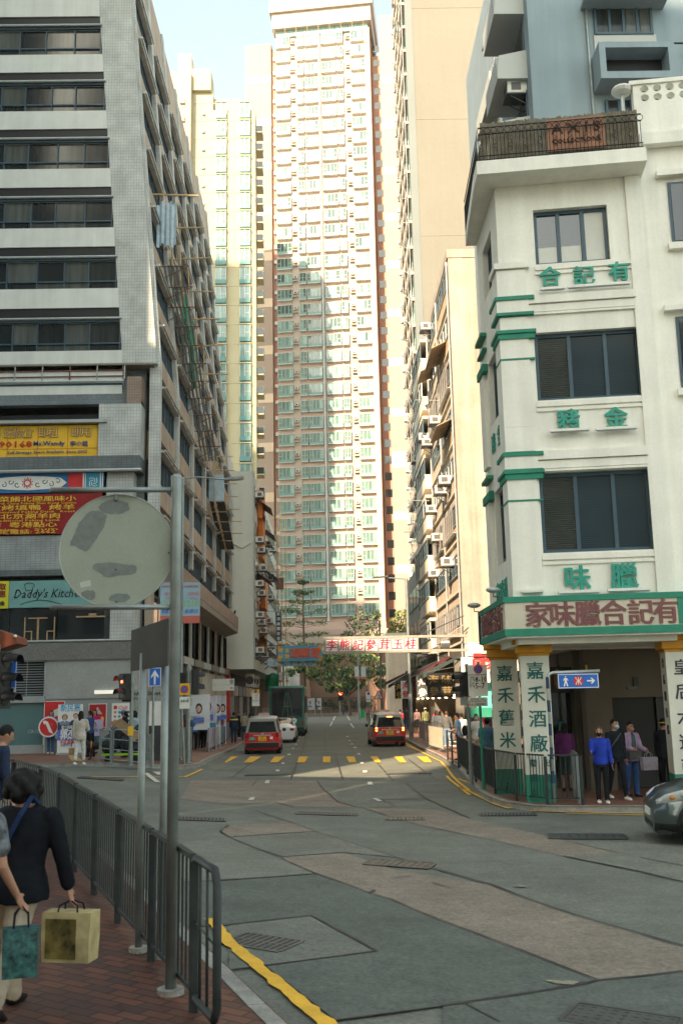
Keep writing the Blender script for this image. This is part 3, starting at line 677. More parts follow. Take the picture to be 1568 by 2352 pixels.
pts = [(cxx - 1.6, 0), (cxx - 1.35, .2), (cxx - .8, .26), (cxx, .3), (cxx + .8, .26), (cxx + 1.35, .2), (cxx + 1.6, 0), (cxx + 1.35, -.2), (cxx + .8, -.26), (cxx, -.3), (cxx - .8, -.26), (cxx - 1.35, -.2)]
b.prism([(x, 39.7, czz + z) for x, z in pts], (0, -.03, 0), C['wsign'])
for sx in (-1, 1):
    for j in range(4):
        cc = V((cxx + sx * (.42 + j * .27), 39.665, czz + (.06 if j % 2 else -.06))); b.tube([cc + V((math.cos(q) * r, 0, math.sin(q) * r)) for q, r in ((k * .7 + j, .03 + .012 * k) for k in range(9))], .016, BK, 5)
for k in range(10):
    a = k * math.pi / 5; b.ell((cxx + .13 * math.cos(a), 39.66, czz + .13 * math.sin(a)), (.04, .015, .04), C['brand'], 6, 4); b.ell((cxx + .2 * math.cos(a + .3), 39.66, czz + .2 * math.sin(a + .3)), (.03, .012, .03), RD, 6, 4)
for k in range(4):
    a = k * math.pi / 2; b.tube([V((-9.52, 39.66, 11.42)) + V((math.cos(a + q * .5) * (.05 + .03 * q), 0, math.sin(a + q * .5) * (.05 + .035 * q))) for q in range(6)], .014, WH, 5)
for xx in (-9.92, -9.84, -9.22, -9.14): b.box(xx - .025, xx + .01, 39.66, 39.7, 11.05, 11.8, WH)
b.build('ornament', t)
t = sign('menu_banner', 'large dark red restaurant banner with yellow Chinese and English menu lines behind the round disc', 'banner', (-12, 39.75, 10.1))
b = MB(); b.box(-18, -9.15, 39.72, 39.75, 9.3, 10.96, M('banner_red', (.26, .012, .012), .65, .15, 1.5)); b.build('cloth', t); b = MB()
zl = 10.74
for st, en, x, fx in (('魯菜餚北國風味小', 'North China Peking Shan Dong Cuisine', -12.0, 3.6), ('京烤填鴨  烤羊', 'Crammed Peking Duck   Roast', -12.0, 3.5), ('統北京涮羊肉', 'Traditional Peking Lamb', -12.3, 2.9), ('市  粵港點心', 'Dim    Sum', -12.3, 2.7)):
    b.text(st, (x, 39.705, zl + .02), UX, UZ, .24, GDL, .006, .012, fit=fx); b.text(en, (x + .1, 39.705, zl - .17), UX, UZ, .12, GDL, .006, .004, fit=fx * .95); zl -= .355
b.text('預定電話: 2662', (-12.35, 39.705, 9.41), UX, UZ, .2, GDL, .006, .015, fit=2.7)
b.build('lettering', t)
t = sign('kitchen_banner', 'pale teal banner of a kitchen restaurant with black script and a chef hat', 'banner', (-11, 39.7, 6.8))
b = MB(); b.box(-12.75, -9.4, 39.68, 39.72, 6.32, 7.4, M('banner_teal', (.17, .36, .34), .6, .08, 2)); b.build('cloth', t); b = MB()
b.text("Daddy's Kitchen", (-11.15, 39.665, 6.83), UX, UZ, .5, BK, .006, .004, fit=2.75, slant=.25)
b.tube([(-12.3 + .06 * k, 39.66, 6.45 + .16 * math.sin(k * .12)) for k in range(30)], .012, BK, 5)
b.tube([V((-11.95 + .2 * math.cos(q), 39.66, 7.2 + .11 * math.sin(q))) for q in [k * .35 for k in range(-1, 11)]], .012, BK, 5); b.tube([(-12.12, 39.66, 7.14), (-12.08, 39.66, 7.0), (-11.84, 39.66, 7.02), (-11.8, 39.66, 7.16)], .012, BK, 5)
b.build('lettering', t)
t = sign('discount_banner', 'bright yellow banner with dark red and black characters at the frame edge', 'banner', (-13.5, 39.7, 6.8))
b = MB(); b.box(-15.6, -12.77, 39.67, 39.72, 6.3, 7.4, M('banner_lemon', (.62, .58, .03), .6, .08, 2)); b.build('cloth', t); b = MB()
for i, r in enumerate(('自取', '優惠')):
    for j, ch in enumerate(r): b.text(ch, (-13.32 + j * .3, 39.655, 7.17 - i * .29), UX, UZ, .29, M('dark_red_lettering', (.22, .02, .02), .5, 0), .006, .03)
b.text('8:00pm', (-13.6, 39.655, 6.5), UX, UZ, .27, BK, .006, .03, fit=.95); b.text('後', (-13.0, 39.655, 6.5), UX, UZ, .2, BK, .006, .02); b.build('lettering', t)
# furniture behind the restaurant windows
for x, lab in ((-12.0, 'pale timber chair behind the restaurant glass, turned towards the table'), (-11.1, 'pale timber chair behind the restaurant glass, right of the table')):
    t = thing('dining_chair', lab, 'chair', (x, 39.9, 5.0), group='chairs in the restaurant window')
    for nm, bxs in (('seat', (x - .16, x + .16, 39.86, 39.92, 5.36, 5.4)), ('backrest', (x + (.12 if x > -11.5 else -.16), x + (.16 if x > -11.5 else -.12), 39.86, 39.92, 5.4, 5.95)), ('leg', (x - .16, x - .12, 39.86, 39.92, 5.02, 5.36)), ('leg', (x + .12, x + .16, 39.86, 39.92, 5.02, 5.36))):
        q = MB(); q.box(*bxs, C['wood']); q.build(nm, t)
t = thing('dining_table', 'pale timber table between the chairs behind the restaurant glass', 'table', (-11.6, 39.9, 5))
q = MB(); q.box(-12, -11.25, 39.84, 39.93, 5.88, 5.93, C['wood']); q.build('tabletop', t); q = MB(); q.box(-11.65, -11.58, 39.86, 39.92, 5.02, 5.88, C['wood']); q.build('leg', t)
t = thing('wall_counter', 'pale timber counter shelf behind the glass near the podium corner', 'counter', (-9.5, 39.9, 5.8))
q = MB(); q.box(-10.1, -8.95, 39.84, 39.93, 5.9, 5.96, C['wood']); q.build('tabletop', t); q = MB(); q.box(-9.6, -9.3, 39.86, 39.92, 5.97, 6.06, C['wood']); q.build('tray', t)

# ------------------------------------------------------------------ left, further on: tenement with a blank white end wall
T2 = thing('tenement_building', 'old tenement with a blank white end wall, overhanging the pavement beyond the office block', 'building', (-8, 74, 0))
mb = MB(); mb.box(-22, -5.4, 72, 104, 4.8, 19.4, M('pale_end_wall', (.64, .65, .56), .9, .05, .5, streak=.06, fine=.02)); mb.box(-22, -8.0, 72.2, 104, -.1, 4.8, M('dark_shop_wall', (.05, .05, .045), .8, .3, 1))
mb.box(-22, -7.4, 73, 77, 19.4, 21.2, C['gtile'])
mb.tube([(-5.35, 71.94, 4.8), (-5.35, 71.94, 19.4)], .05, C['alu'], 6)
mb.tube([(-8.0, 71.98, 14.6), (-7.2, 71.93, 14.1), (-6.2, 71.95, 13.6), (-5.6, 71.95, 14.0)], .06, M('pale_end_wall', 0), 6)
mb.build('wall', T2)
mb = MB(); x = 73.0
while x < 103:
    for z in (5.6, 8.5, 11.4, 14.3, 17.0): mb.box(-5.38, -5.34, x, x + 1.6, z, z + 1.5, C['cglass'])
    x += 2.4
tag(mb.build('window', T2), kind='stuff')
OR = M('orange_sheeting', (.55, .16, .02), .7, .2, 1)
for z, h, y in ((13.5, 3.6, 76.5), (9.8, 2.4, 79), (6.4, 3.0, 78), (16.6, 2.2, 76)):
    b = MB(); b.box(-5.34, -5.0, y, y + 3.2, z, z + h, OR); b.build('sheeting', T2)
for z, y in ((18.0, 75.5), (16.6, 80), (12.2, 75), (13.7, 85), (7.6, 77)):
    b = MB(); b.prism([(-5.34, y, z), (-4.3, y, z - .75), (-4.3, y, z - .8), (-5.34, y, z - .06)], (0, 3.4, 0), C['iron']); b.build('awning', T2)
# shop fronts and pipes low down
b = MB()
for k in range(8):
    y0 = 72.4 + k * 4; b.box(-8.0, -7.9, y0, y0 + 3.5, .1, 3.0, C['glass'] if k % 2 else C['iron']); b.box(-7.98, -7.6, y0, y0 + 3.6, 3.0, 3.8, (C['black'], C['mustard'], C['wsign'], C['navy'])[k % 4])
b.build('shop_front', T2)
for z, y in ((5.0, 74.5), (5.2, 77), (4.9, 80)):
    b = MB(); b.box(-6.2, -5.6, y, y + .4, 3.6, 4.5, C['ac']); b.tube([(-5.9, y - .02, 4.05), (-5.9, y - .01, 4.05)], .3, C['acdark'], 14); b.build('condenser', T2)
def ac_unit(o, out, along, label, w=.65, d=.6, h=.42, group='window air conditioners on the old facades'):
    """box AC on a bracket; o on the wall face, out = outward normal, along = wall direction"""
    t = thing('air_conditioner', label, 'air conditioner', o, group=group); o, out, al = V(o), V(out), V(along)
    q = MB(); q.obox(o - al * w / 2, al * w, out * d, UZ * h, C['ac']); q.build('casing', t)
    q = MB(); f = o + out * (d + .004)
    q.obox(f - al * (w * .38) + UZ * h * .15, al * w * .34, UZ * h * .7, out * .012, C['acdark']); q.obox(f + al * (w * .05) + UZ * h * .15, al * w * .33, UZ * h * .7, out * .012, C['acdark'])
    sf = o - al * (w / 2 + .004); q.obox(sf + out * d * .3 + UZ * h * .2, out * d * .5, UZ * h * .6, -al * .012, C['acdark']); q.build('grille', t)
    q = MB()
    for s in (-1, 1): a = o + al * (s * w * .4); q.tube([a - UZ * .02, a + out * (d + .05) - UZ * .02], .022, C['iron'], 5); q.tube([a - UZ * .5, a + out * d - UZ * .03], .02, C['iron'], 5)
    q.obox(o - al * w * .55 - UZ * .05, al * w * 1.1, out * (d + .08), -UZ * .03, C['iron']); q.build('bracket', t)
TLAB = ['topmost air conditioner beside the white end wall', 'upper of two stacked air conditioners by the white end wall', 'lower of two stacked air conditioners by the white end wall', 'air conditioner with wide grille in front of orange sheeting', 'nearest air conditioner in the middle pair by the end wall', 'second air conditioner in the middle pair by the end wall', 'nearest of three stepped air conditioners above the lowest sheeting', 'middle of three stepped air conditioners above the lowest sheeting', 'last of three stepped air conditioners above the lowest sheeting', 'lowest air conditioner touching the white end wall', 'dark-sided air conditioner low between the sheeting strips', 'small far air conditioner under the second black awning', 'small far air conditioner below the black awning, beside scaffolding', 'far air conditioner just under the one beside the scaffolding', 'far air conditioner over a dark sill, half way along', 'far air conditioner low on the tenement near the vertical sign', 'farthest air conditioner level with the upper orange sheeting', 'farthest air conditioner near the tenement roof', 'bottom air conditioner over the tangled timber poles']
for k, (y, z) in enumerate(((73.2, 17.6), (73.4, 14.2), (75.2, 13.7), (77.5, 12.6), (73.3, 10.9), (75.3, 10.4), (73.5, 8.6), (75.4, 8.2), (77.2, 7.7), (73.4, 6.0), (78.5, 5.9), (84, 15.6), (86.5, 12.9), (86, 11.2), (84, 9.0), (87, 7.1), (90, 13.6), (91, 16.2), (83, 5.6))):
    ac_unit((-5.34, y, z), (1, 0, 0), (0, 1, 0), TLAB[k])
T3 = thing('plain_building', 'low cream building between the tenement and the tower at the bend', 'building', (-10, 115, 0))
mb = MB(); mb.box(-20, -5.6, 104.2, 113.5, 0, 15, M('pinkish_plaster', (.5, .36, .29), .85, .1, .5)); mb.build('wall', T3)
mb = MB()
for k in range(5):
    for j in range(2): mb.box(-5.58, -5.5, 106 + j * 3.5, 108 + j * 3.5, 2.5 + k * 2.5, 3.9 + k * 2.5, C['glass'])
tag(mb.build('window', T3), kind='stuff')

# ------------------------------------------------------------------ pale yellow apartment building
YB = thing('apartment_building', 'pale yellow apartment block with two columns of teal bay windows, left of the tall tower', 'building', (-13, 134, 0))
YW = M('pale_yellow_plaster', (.46, .41, .265), .85, .06, .3)
mb = MB(); mb.box(-24, -15.9, 134, 137.5, 0, 92.5, YW); mb.box(-15.9, -9.6, 134, 137.5, 0, 89.5, YW); mb.box(-24, -19.0, 132.6, 137.5, 0, 95, M('pale_yellow_plaster_left', (.42, .345, .26), .85, .06, .3)); mb.box(-19.4, -16.2, 133.4, 137.5, 92.5, 96, YW); mb.box(-16.2, -12, 135, 137.5, 89.5, 92, YW)
mb.box(-21.2, -19.2, 134, 137, 95, 99, C['cream'])
for k in range(26): mb.box(-18.9, -9.58, 133.96, 134, 17.6 + k * 2.92, 17.68 + k * 2.92, M('pale_yellow_band', (.42, .39, .27), .8, .05))
for k in range(25):
    for x in (-17.3,): mb.box(x - .2, x + .2, 133.7, 134, 18.6 + k * 2.92, 19.0 + k * 2.92, C['ac'])
for k in range(25): mb.box(-20.6, -19.9, 132.3, 132.6, 19.6 + k * 2.92, 20.4 + k * 2.92, C['cream'])
mb.build('wall', YB)
wf = wp = None
for k in range(25):
    for x0, x1 in ((-15.4, -13.9), (-11.9, -10.3)):
        z = 17.9 + k * 2.92
        if wf is None:
            q = MB(); q.box(0, 1.55, -.45, 0, 0, .62, M('teal_spandrel', (.10, .24, .24), .5, .05)); q.box(-.08, 1.63, -.55, 0, 2.5, 2.66, YW)
            for xx in (0, .72, 1.48): q.box(xx, xx + .07, -.46, -.4, .62, 2.5, C['alu'])
            q.box(.72, 1.48, -.46, -.4, 1.3, 1.36, C['alu']); q.box(0, .05, -.4, 0, .62, 2.5, C['alu'])
            wf = q.build('window', None, local=True); COL.objects.unlink(wf); q = MB(); q.box(.07, .72, -.43, -.41, .62, 2.5, C['teal']); q.box(.79, 1.48, -.43, -.41, .62, 2.5, C['teal']); q.box(-.02, 0, -.4, -.02, .62, 2.5, C['teal']); wp = q.build('pane', None, local=True); COL.objects.unlink(wp)
        a = bpy.data.objects.new('window', wf.data); COL.objects.link(a); a.parent = YB; a.location = V((x0, 134, z)) - YB.location
        b = bpy.data.objects.new('pane', wp.data.copy()); COL.objects.link(b); b.parent = a
    if k < 24:
        b = MB(); z = 19.2 + k * 2.92; b.box(-9.6, -8.6, 134.6, 137, z - .18, z, YW)
        for y in (134.6, 137): b.box(-9.6, -8.6, y - .02, y + .02, z + .0, z + .9, C['glass'])
        b.box(-8.62, -8.58, 134.6, 137, z + .0, z + .9, C['teal']); b.box(-8.64, -8.56, 134.6, 137, z + .9, z + .96, C['alu']); b.build('balcony', YB)
# ------------------------------------------------------------------ the tall residential tower closing the street
TW = thing('tower_block', 'very tall pale pink residential tower with teal bay windows closing the street', 'tower', (-7.7, 159, 0), rad(-7.5))
TP = M('tower_pink_plaster', (.52, .38, .315), .85, .06, .2); TWH = M('tower_pale_plaster', (.46, .38, .32), .85, .05, .2); TWB = M('tower_buff_band', (.66, .52, .38), .85, .05, .3); TRD = M('tower_brown_red', (.44, .25, .19), .85, .08, .3)
FH = 2.83; Z0 = 14.9; NF = 37; ZT = Z0 + NF * FH
mb = MB()
mb.box(0, 16.9, 0, 12, 5, ZT, TP)
mb.box(-.05, 17.0, -.9, 12, 5.0, Z0 - .2, TP); mb.box(-.06, 17.01, -.95, 12, 10.2, 12.4, TWH); mb.box(-.06, 17.01, -.95, 12, 5.2, 8.2, TWB)
mb.box(16.1, 16.95, -1.0, .0, Z0 - .2, ZT, TWB)
for k in range(NF):
    z = Z0 + k * FH; mb.box(0, 16.1, -.02, 0, z - .1, z + .75, TP if k % 1 == 0 else TWH); mb.box(0, 16.1, -.12, -.02, z - .28, z - .1, TWH)
    for x in (4.35, 6.75): mb.box(x, x + .9, -.03, -.02, z + .76, z + 2.4, TWH) if x < 5 else None
for x in (2.65, 12.3): mb.box(x, x + 1.2, -.16, -.04, Z0, ZT, TWH)
for x in (7.62,): mb.tube([(x + .3, -.55, Z0), (x + .3, -.55, ZT)], .16, C['alu'], 8); mb.box(x + .02, x + .58, -.4, 0, Z0, ZT, TWH)
# recesses and wings on either side
mb.box(-1.25, -.02, 3, 12, 5, ZT, TRD); mb.box(-6, -1.3, 2.2, 12, 5, ZT + 1, M('wing_peach_plaster', (.36, .275, .225), .85, .06, .2))
for k in range(12): mb.box(-6.02, -1.28, 2.15, 2.2, 18 + k * 8.6, 19.6 + k * 8.6, TWB)
mb.box(17.0, 18.7, 3, 12, 5, ZT - 3, TRD); mb.box(18.7, 24, -1.0, 12, 5, ZT + 2, M('wing_peach_plaster', (.36, .275, .225), .85, .06, .2)); mb.box(18.7, 24, -1.02, -1.0, 40, 42, TWB)
for k in range(11): mb.box(18.72, 22, -1.05, -1.02, 22 + k * 8.6, 23.5 + k * 8.6, TWB)
mb.build('wall', TW, local=True)
mb = MB(); mb.box(-.4, 17.3, -1.4, 12, ZT + 1.2, ZT + 4.2, TWH); mb.box(-.8, 17.7, -1.9, 12, ZT + 4.2, ZT + 6.8, TWH); mb.box(-.4, 17.3, -1.4, 12, ZT + 6.8, ZT + 12, TWH); mb.box(.2, 16.7, -.6, 12, ZT, ZT + 1.2, C['teal'])
for k in range(14): mb.box(.2 + k * 1.2, .9 + k * 1.2, -1.96, -1.9, ZT + 5.0, ZT + 6.2, TWB)
for k in range(9): mb.tube([(k * 2.0, -1.2, ZT + .1), (k * 2.0, -1.8, ZT + 1.3)], .06, C['bamboo'], 5)
mb.build('parapet', TW, local=True)
SPECS = ((.05, 2.6), (3.9, 1.15), (5.25, 2.35), (8.3, 2.55), (11.0, 1.15), (13.55, 2.5))
FR = M('tower_window_frame', (.50, .53, .49), .5, .05); SPD = M('tower_teal_spandrel', (.16, .29, .28), .4, .05)
def tower_win(w, big):
    q = MB(); q.box(0, w, -.62, 0, 0, .12, FR); q.box(0, w, -.60, 0, .12, .5, SPD); q.box(-.03, w + .03, -.66, 0, 1.92, 2.0, FR)
    n = 2 if w < 1.5 else 4
    for i in range(n + 1): x = (w - .06) * i / n; q.box(x, x + .06, -.62, -.55, .5, 1.92, FR)
    q.box(.06, w / n, -.62, -.56, 1.05, 1.1, FR); q.box(w - w / n, w - .06, -.62, -.56, 1.05, 1.1, FR)
    p = MB()
    cuts = [0, 1, 2] if n == 2 else ([0, 1, 3, 4] if big else [0, 2, 3, 4])
    for a, b in zip(cuts, cuts[1:]): p.box(w * a / n + .06, w * b / n, -.6, -.57, .5, 1.92, C['teal'])
    p.box(.0, .03, -.55, -.02, .5, 1.92, C['teal']); p.box(w - .03, w, -.55, -.02, .5, 1.92, C['teal'])
    return q, p
cache = {}
stuffq, stuffp = MB(), MB()
for k in range(NF):
    for j, (x, w) in enumerate(SPECS):
        z = Z0 + k * FH + .72
        if k < 16:
            q, p = tower_win(w, j in (2, 3)); 
            if j not in cache: f = q.build('window', TW, local=True); cache[j] = f.data
            else: f = link(bpy.data.objects.new('window', cache[j]), TW, True)
            f.location = (x, 0, z); pp = p.build('pane', f, local=True)
        else:
            q, p = tower_win(w, j in (2, 3)); T = Matrix.Translation((x, 0, z)); stuffq.T = None
            for src, dst in ((q, stuffq), (p, stuffp)):
                o = len(dst.v); dst.v += [T @ v for v in src.v]; dst.f += [tuple(i + o for i in f) for f in src.f]
                dst.m += [dst.mi(src.mats[i]) for i in src.m]
hw = tag(stuffq.build('window', TW, local=True), kind='stuff'); stuffp.build('pane', hw, local=True)
mb = MB()
for k in range(NF):
    z = Z0 + k * FH
    for x in (2.85, 12.65): mb.box(x, x + .62, -.5, -.05, z + 1.9, z + 2.35, C['ac']); mb.box(x + .1, x + .5, -.52, -.5, z + 1.98, z + 2.27, C['acdark']); mb.box(x - .05, x + .7, -.55, -.05, z + 1.35, z + 1.45, TWH)
    mb.box(-1.0, -.4, 2.6, 3, z + .6, z + 1.2, C['ac']); mb.box(17.3, 18.4, 2.95, 3, z + .6, z + 1.9, C['glass'])
    mb.box(20.9, 21.4, -1.35, -1.0, z + .9, z + 1.35, C['ac'])
tag(mb.build('air_conditioner', TW, local=True), kind='stuff')

# ------------------------------------------------------------------ grey tower right with a blank flank and a glazed street face
GT = thing('blank_tower', 'tall tower with a bare grey-beige flank and a glazed balcony face beside the pink tower', 'tower', (12, 100, 0))
GTM = M('bare_grey_flank', (.175, .168, .14), .9, .05, .15, streak=.05, fine=.03)
mb = MB(); mb.box(9.9, 30, 100, 113, 0, 112, GTM)
for z in (24, 38, 52, 66, 80): mb.box(9.89, 30, 99.97, 100, z, z + .06, M('flank_joint', (.22, .2, .16), .9, 0))
mb.box(9.88, 10.7, 99.95, 100, 0, 112, M('flank_edge_blue', (.16, .18, .175), .8, .05, .2))
mb.build('wall', GT)
gl, pn = MB(), MB()
for k in range(34):
    z = 6 + k * 3.0; gl.box(9.5, 9.95, 100.3, 112.5, z - .3, z, TP)
    for j in range(4): y = 100.4 + j * 3.3; pn.box(9.82, 9.88, y, y + 3.0, z + .05, z + 2.5, C['teal']); gl.box(9.52, 9.56, y - .06, y, z, z + 2.7, C['alu'])
    pn.box(9.45, 9.49, 100.4, 112.4, z + .02, z + .9, C['teal'])
    for j in range(2): y = 101 + j * 6; gl.tube([(9.45, y, z), (9.45, y + 5, z + 2.7)], .035, C['alu'], 4)
gl.build('balcony', GT); tag(pn.build('window', GT), kind='stuff')

# ------------------------------------------------------------------ cream sunlit tenement right
CT = thing('tenement_building', 'sunlit stained cream tenement with air conditioners and timber cladding, right of the street', 'building', (9, 57, 0))
XC = 7.75
CRW = C['cream']; CW2 = M('pale_plaster', (.74, .66, .52), .9, .10, .8, streak=.2); TC = M('timber_clad', (.56, .40, .24), .8, .15, 1.5, streak=.15)
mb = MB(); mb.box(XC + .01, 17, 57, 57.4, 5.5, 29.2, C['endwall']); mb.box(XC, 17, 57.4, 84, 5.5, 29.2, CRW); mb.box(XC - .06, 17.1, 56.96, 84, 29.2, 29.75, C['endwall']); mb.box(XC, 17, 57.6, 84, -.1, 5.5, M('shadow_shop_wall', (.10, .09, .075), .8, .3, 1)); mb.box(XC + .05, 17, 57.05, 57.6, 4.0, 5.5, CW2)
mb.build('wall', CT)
mb = MB()
for k in range(8):
    z = 5.6 + 2.98 * k
    mb.box(XC - .12, XC, 57.3, 84, z - .05, z + .08, CW2)
    if k % 2 == 0 or k > 4: mb.box(XC - .04, XC, 58, 63.2, z + .08, z + 1.0, TC)
    mb.box(XC - .5, XC, 70.5, 77.5, z + .0, z + 1.05, CW2)
    mb.box(XC - .55, XC, 70.4, 77.6, z + 2.3, z + 2.5, CW2)
mb.build('cladding', CT)
for k in range(8):
    z = 5.6 + 2.98 * k
    for y0, y1, o in ((57.5, 63.0, .0), (64.0, 69.2, .0), (70.6, 77.4, .46), (78.4, 83.5, .0)):
        f = MB(); n = 4
        f.box(XC - o - .1, XC - o, y0, y1, z + 1.02, z + 1.08, C['alu']); f.box(XC - o - .1, XC - o, y0, y1, z + 2.2, z + 2.28, C['alu'])
        for i in range(n + 1): y = y0 + (y1 - y0 - .06) * i / n; f.box(XC - o - .1, XC - o, y, y + .06, z + 1.08, z + 2.2, C['dframe'] if k % 3 else C['alu'])
        if o == 0 and k in (0, 2, 5):
            for i in range(18): y = y0 + (y1 - y0) * i / 17; f.tube([(XC - .28, y, z + .5), (XC - .28, y, z + 2.2)], .014, C['rust'] if i % 3 == 0 else C['alu'], 4)
            f.box(XC - .3, XC, y0, y1, z + .47, z + .51, C['alu'])
        w = f.build('window', CT); p = MB()
        for i in range(n): p.box(XC - o - .06, XC - o - .03, y0 + (y1 - y0) * i / n + .06, y0 + (y1 - y0) * (i + 1) / n, z + 1.08, z + 2.2, C['cglass'])
        p.build('pane', w)
for z, y, L in ((24.6, 59, 4.5), (25.5, 66, 3), (19.2, 57.8, 4.2)):
    b = MB(); b.prism([(XC - .02, y, z), (XC - 1.0, y, z - .5), (XC - 1.0, y, z - .56), (XC - .02, y, z - .08)], (0, L, 0), M('rusted_canopy', (.30, .23, .15), .8, .3, 2)); b.build('awning', CT)
for i, (px, py, lab) in enumerate(((990, 760, 'topmost'), (1012, 975, 'beside the timber cladding, under a bracket'), (993, 1025, 'in the small cluster half way up'), (968, 1062, 'at the far end, low in the cluster'), (984, 1012, 'behind the small cluster'), (1035, 1113, 'next to the end wall, upper of two'), (1025, 1135, 'next to the end wall, lower of two'), (1002, 1178, 'on a bracket below the cladding'), (1016, 1243, 'above the caged window'), (1040, 1300, 'near the end wall over the lowest window'), (1008, 1325, 'lowest, with a red top edge'))):
    p = PX(px, py, XC); ac_unit((XC - .02, p.y, p.z), (-1, 0, 0), (0, 1, 0), 'sunlit air conditioner on the cream tenement, %s' % lab, .8, .75, .5)
mb = MB()
for px, py in ((975, 1222), (1010, 920), (985, 1150)):
    p = PX(px, py, XC - .3); mb.tube([p, p + V((-1.6, -.2, 0))], .03, C['alu'], 5)
for y in (57.2, 63.6, 69.8, 77.9): mb.tube([(XC - .1, y, 4), (XC - .1, y, 29)], .055, C['alu'], 6)
mb.build('pipe', CT)
CT2 = thing('tenement_building', 'lower dark-windowed tenement between the sunlit cream tenement and the bend', 'building', (9, 86, 0))
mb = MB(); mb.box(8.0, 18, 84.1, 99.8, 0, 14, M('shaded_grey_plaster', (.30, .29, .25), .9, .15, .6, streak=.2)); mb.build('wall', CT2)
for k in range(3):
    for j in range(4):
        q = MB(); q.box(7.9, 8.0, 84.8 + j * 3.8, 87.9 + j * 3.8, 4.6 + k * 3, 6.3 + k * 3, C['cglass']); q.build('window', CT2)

# ------------------------------------------------------------------ blue-grey block behind the corner shophouse
DB = thing('residential_block', 'blue-grey block with ledges and balconies rising behind the white corner shophouse', 'building', (9, 36, 0))
DM = M('blue_grey_plaster', (.22, .285, .315), .85, .08, .5, streak=.12); DM2 = M('pale_blue_grey_plaster', (.42, .44, .42), .85, .06, .5)
XD = 8.6
mb = MB(); mb.box(XD, 24, 36, 52, 8, 38, DM); mb.tube([(11.0, 35.93, 10), (11.0, 35.93, 38)], .06, C['steel'], 6); mb.tube([(10.9, 35.93, 24.2), (11.0, 35.93, 24.2)], .09, C['steel'], 6)
mb.box(11.25, 13.8, 35.9, 36, 27.95, 28.95, DM2)
mb.tube([(11.6, 35.5, 28.3), (16.5, 35.5, 28.2), (16.5, 35.9, 28.6)], .04, C['black'], 5); mb.tube([(15.2, 35.5, 27.6), (15.2, 35.5, 29.2)], .04, C['steel'], 5)
mb.build('wall', DB)
def front_win(x0, x1, z0, z1, hood):
    f = MB()
    for i in range(5): x = x0 + (x1 - x0 - .1) * i / 4; f.box(x, x + .1, 35.86, 35.99, z0, z1, C['dframe'])
    f.box(x0, x1, 35.85, 35.99, z0 - .1, z0, C['dframe'])
    if hood: f.box(x0 - .5, x1 + .5, 34.9, 35.99, z1, z1 + .18, DM)
    w = f.build('window', DB); p = MB()
    for i in range(4): p.box(x0 + (x1 - x0) * i / 4 + .1, x0 + (x1 - x0) * (i + 1) / 4, 35.92, 35.96, z0, z1, C['cglass'])
    p.build('pane', w)
front_win(11.3, 13.7, 29.05, 30.15, True); front_win(11.5, 13.6, 24.2, 26.0, False)
mb = MB(); mb.box(11.1, 14.1, 34.9, 35.99, 27.65, 27.9, DM); mb.box(11.1, 14.1, 34.9, 35.99, 26.3, 26.6, DM); mb.box(11.1, 11.35, 34.9, 35.99, 26.6, 27.65, DM); mb.box(13.85, 14.1, 34.9, 35.99, 26.6, 27.65, DM); mb.box(11.35, 13.85, 35.7, 35.99, 26.6, 27.65, C['black']); mb.build('window_box', DB)
for k in range(6):
    z = 15.5 + k * 3.0
    b = MB(); b.box(XD - 1.25, XD, 36.6, 39.4, z, z + .16, DM2); b.prism([(XD - 1.25, 36.6, z + .16), (XD, 36.6, z + .16), (XD, 36.6, z + 1.3), (XD - 1.15, 36.6, z + 1.05)], (0, .08, 0), DM2); b.box(XD - 1.25, XD - 1.17, 36.7, 39.4, z + .16, z + 1.05, DM2); b.build('balcony', DB)
    b = MB(); b.box(XD - .5, XD, 42.2, 46.5, z + .2, z + .36, DM2); b.box(XD - .5, XD - .42, 42.2, 46.5, z + .36, z + 1.25, DM2); b.build('balcony', DB)
    b = MB(); b.box(XD - .06, XD, 36.8, 39.2, z + 1.3, z + 2.6, C['dframe']); b.box(XD - .09, XD - .06, 36.9, 39.1, z + 1.35, z + 2.55, C['cglass']); b.build('window', DB)
    b = MB(); b.box(XD - .06, XD, 42.5, 46.2, z + 1.3, z + 2.6, C['dframe']); b.box(XD - .09, XD - .06, 42.6, 46.1, z + 1.35, z + 2.55, C['cglass']); b.build('window', DB)
b = MB(); b.prism([(XD, 36.6, 32.8), (XD - 1.1, 36.6, 31.7), (XD - 1.1, 36.6, 31.6), (XD, 36.6, 32.7)], (0, 4, 0), C['rust']); b.build('canopy', DB)
for y, z in ((37.4, 24.0), (37.2, 27.0), (37.0, 21.2), (40.5, 25.5)):
    ac_unit((XD - .02, y, z), (-1, 0, 0), (0, 1, 0), 'air conditioner on the blue-grey block, %s' % {24.0: 'second from the bottom', 27.0: 'topmost', 21.2: 'lowest, nearest the roof fence', 25.5: 'set further back between ledges'}[z], .8, .8, .55)

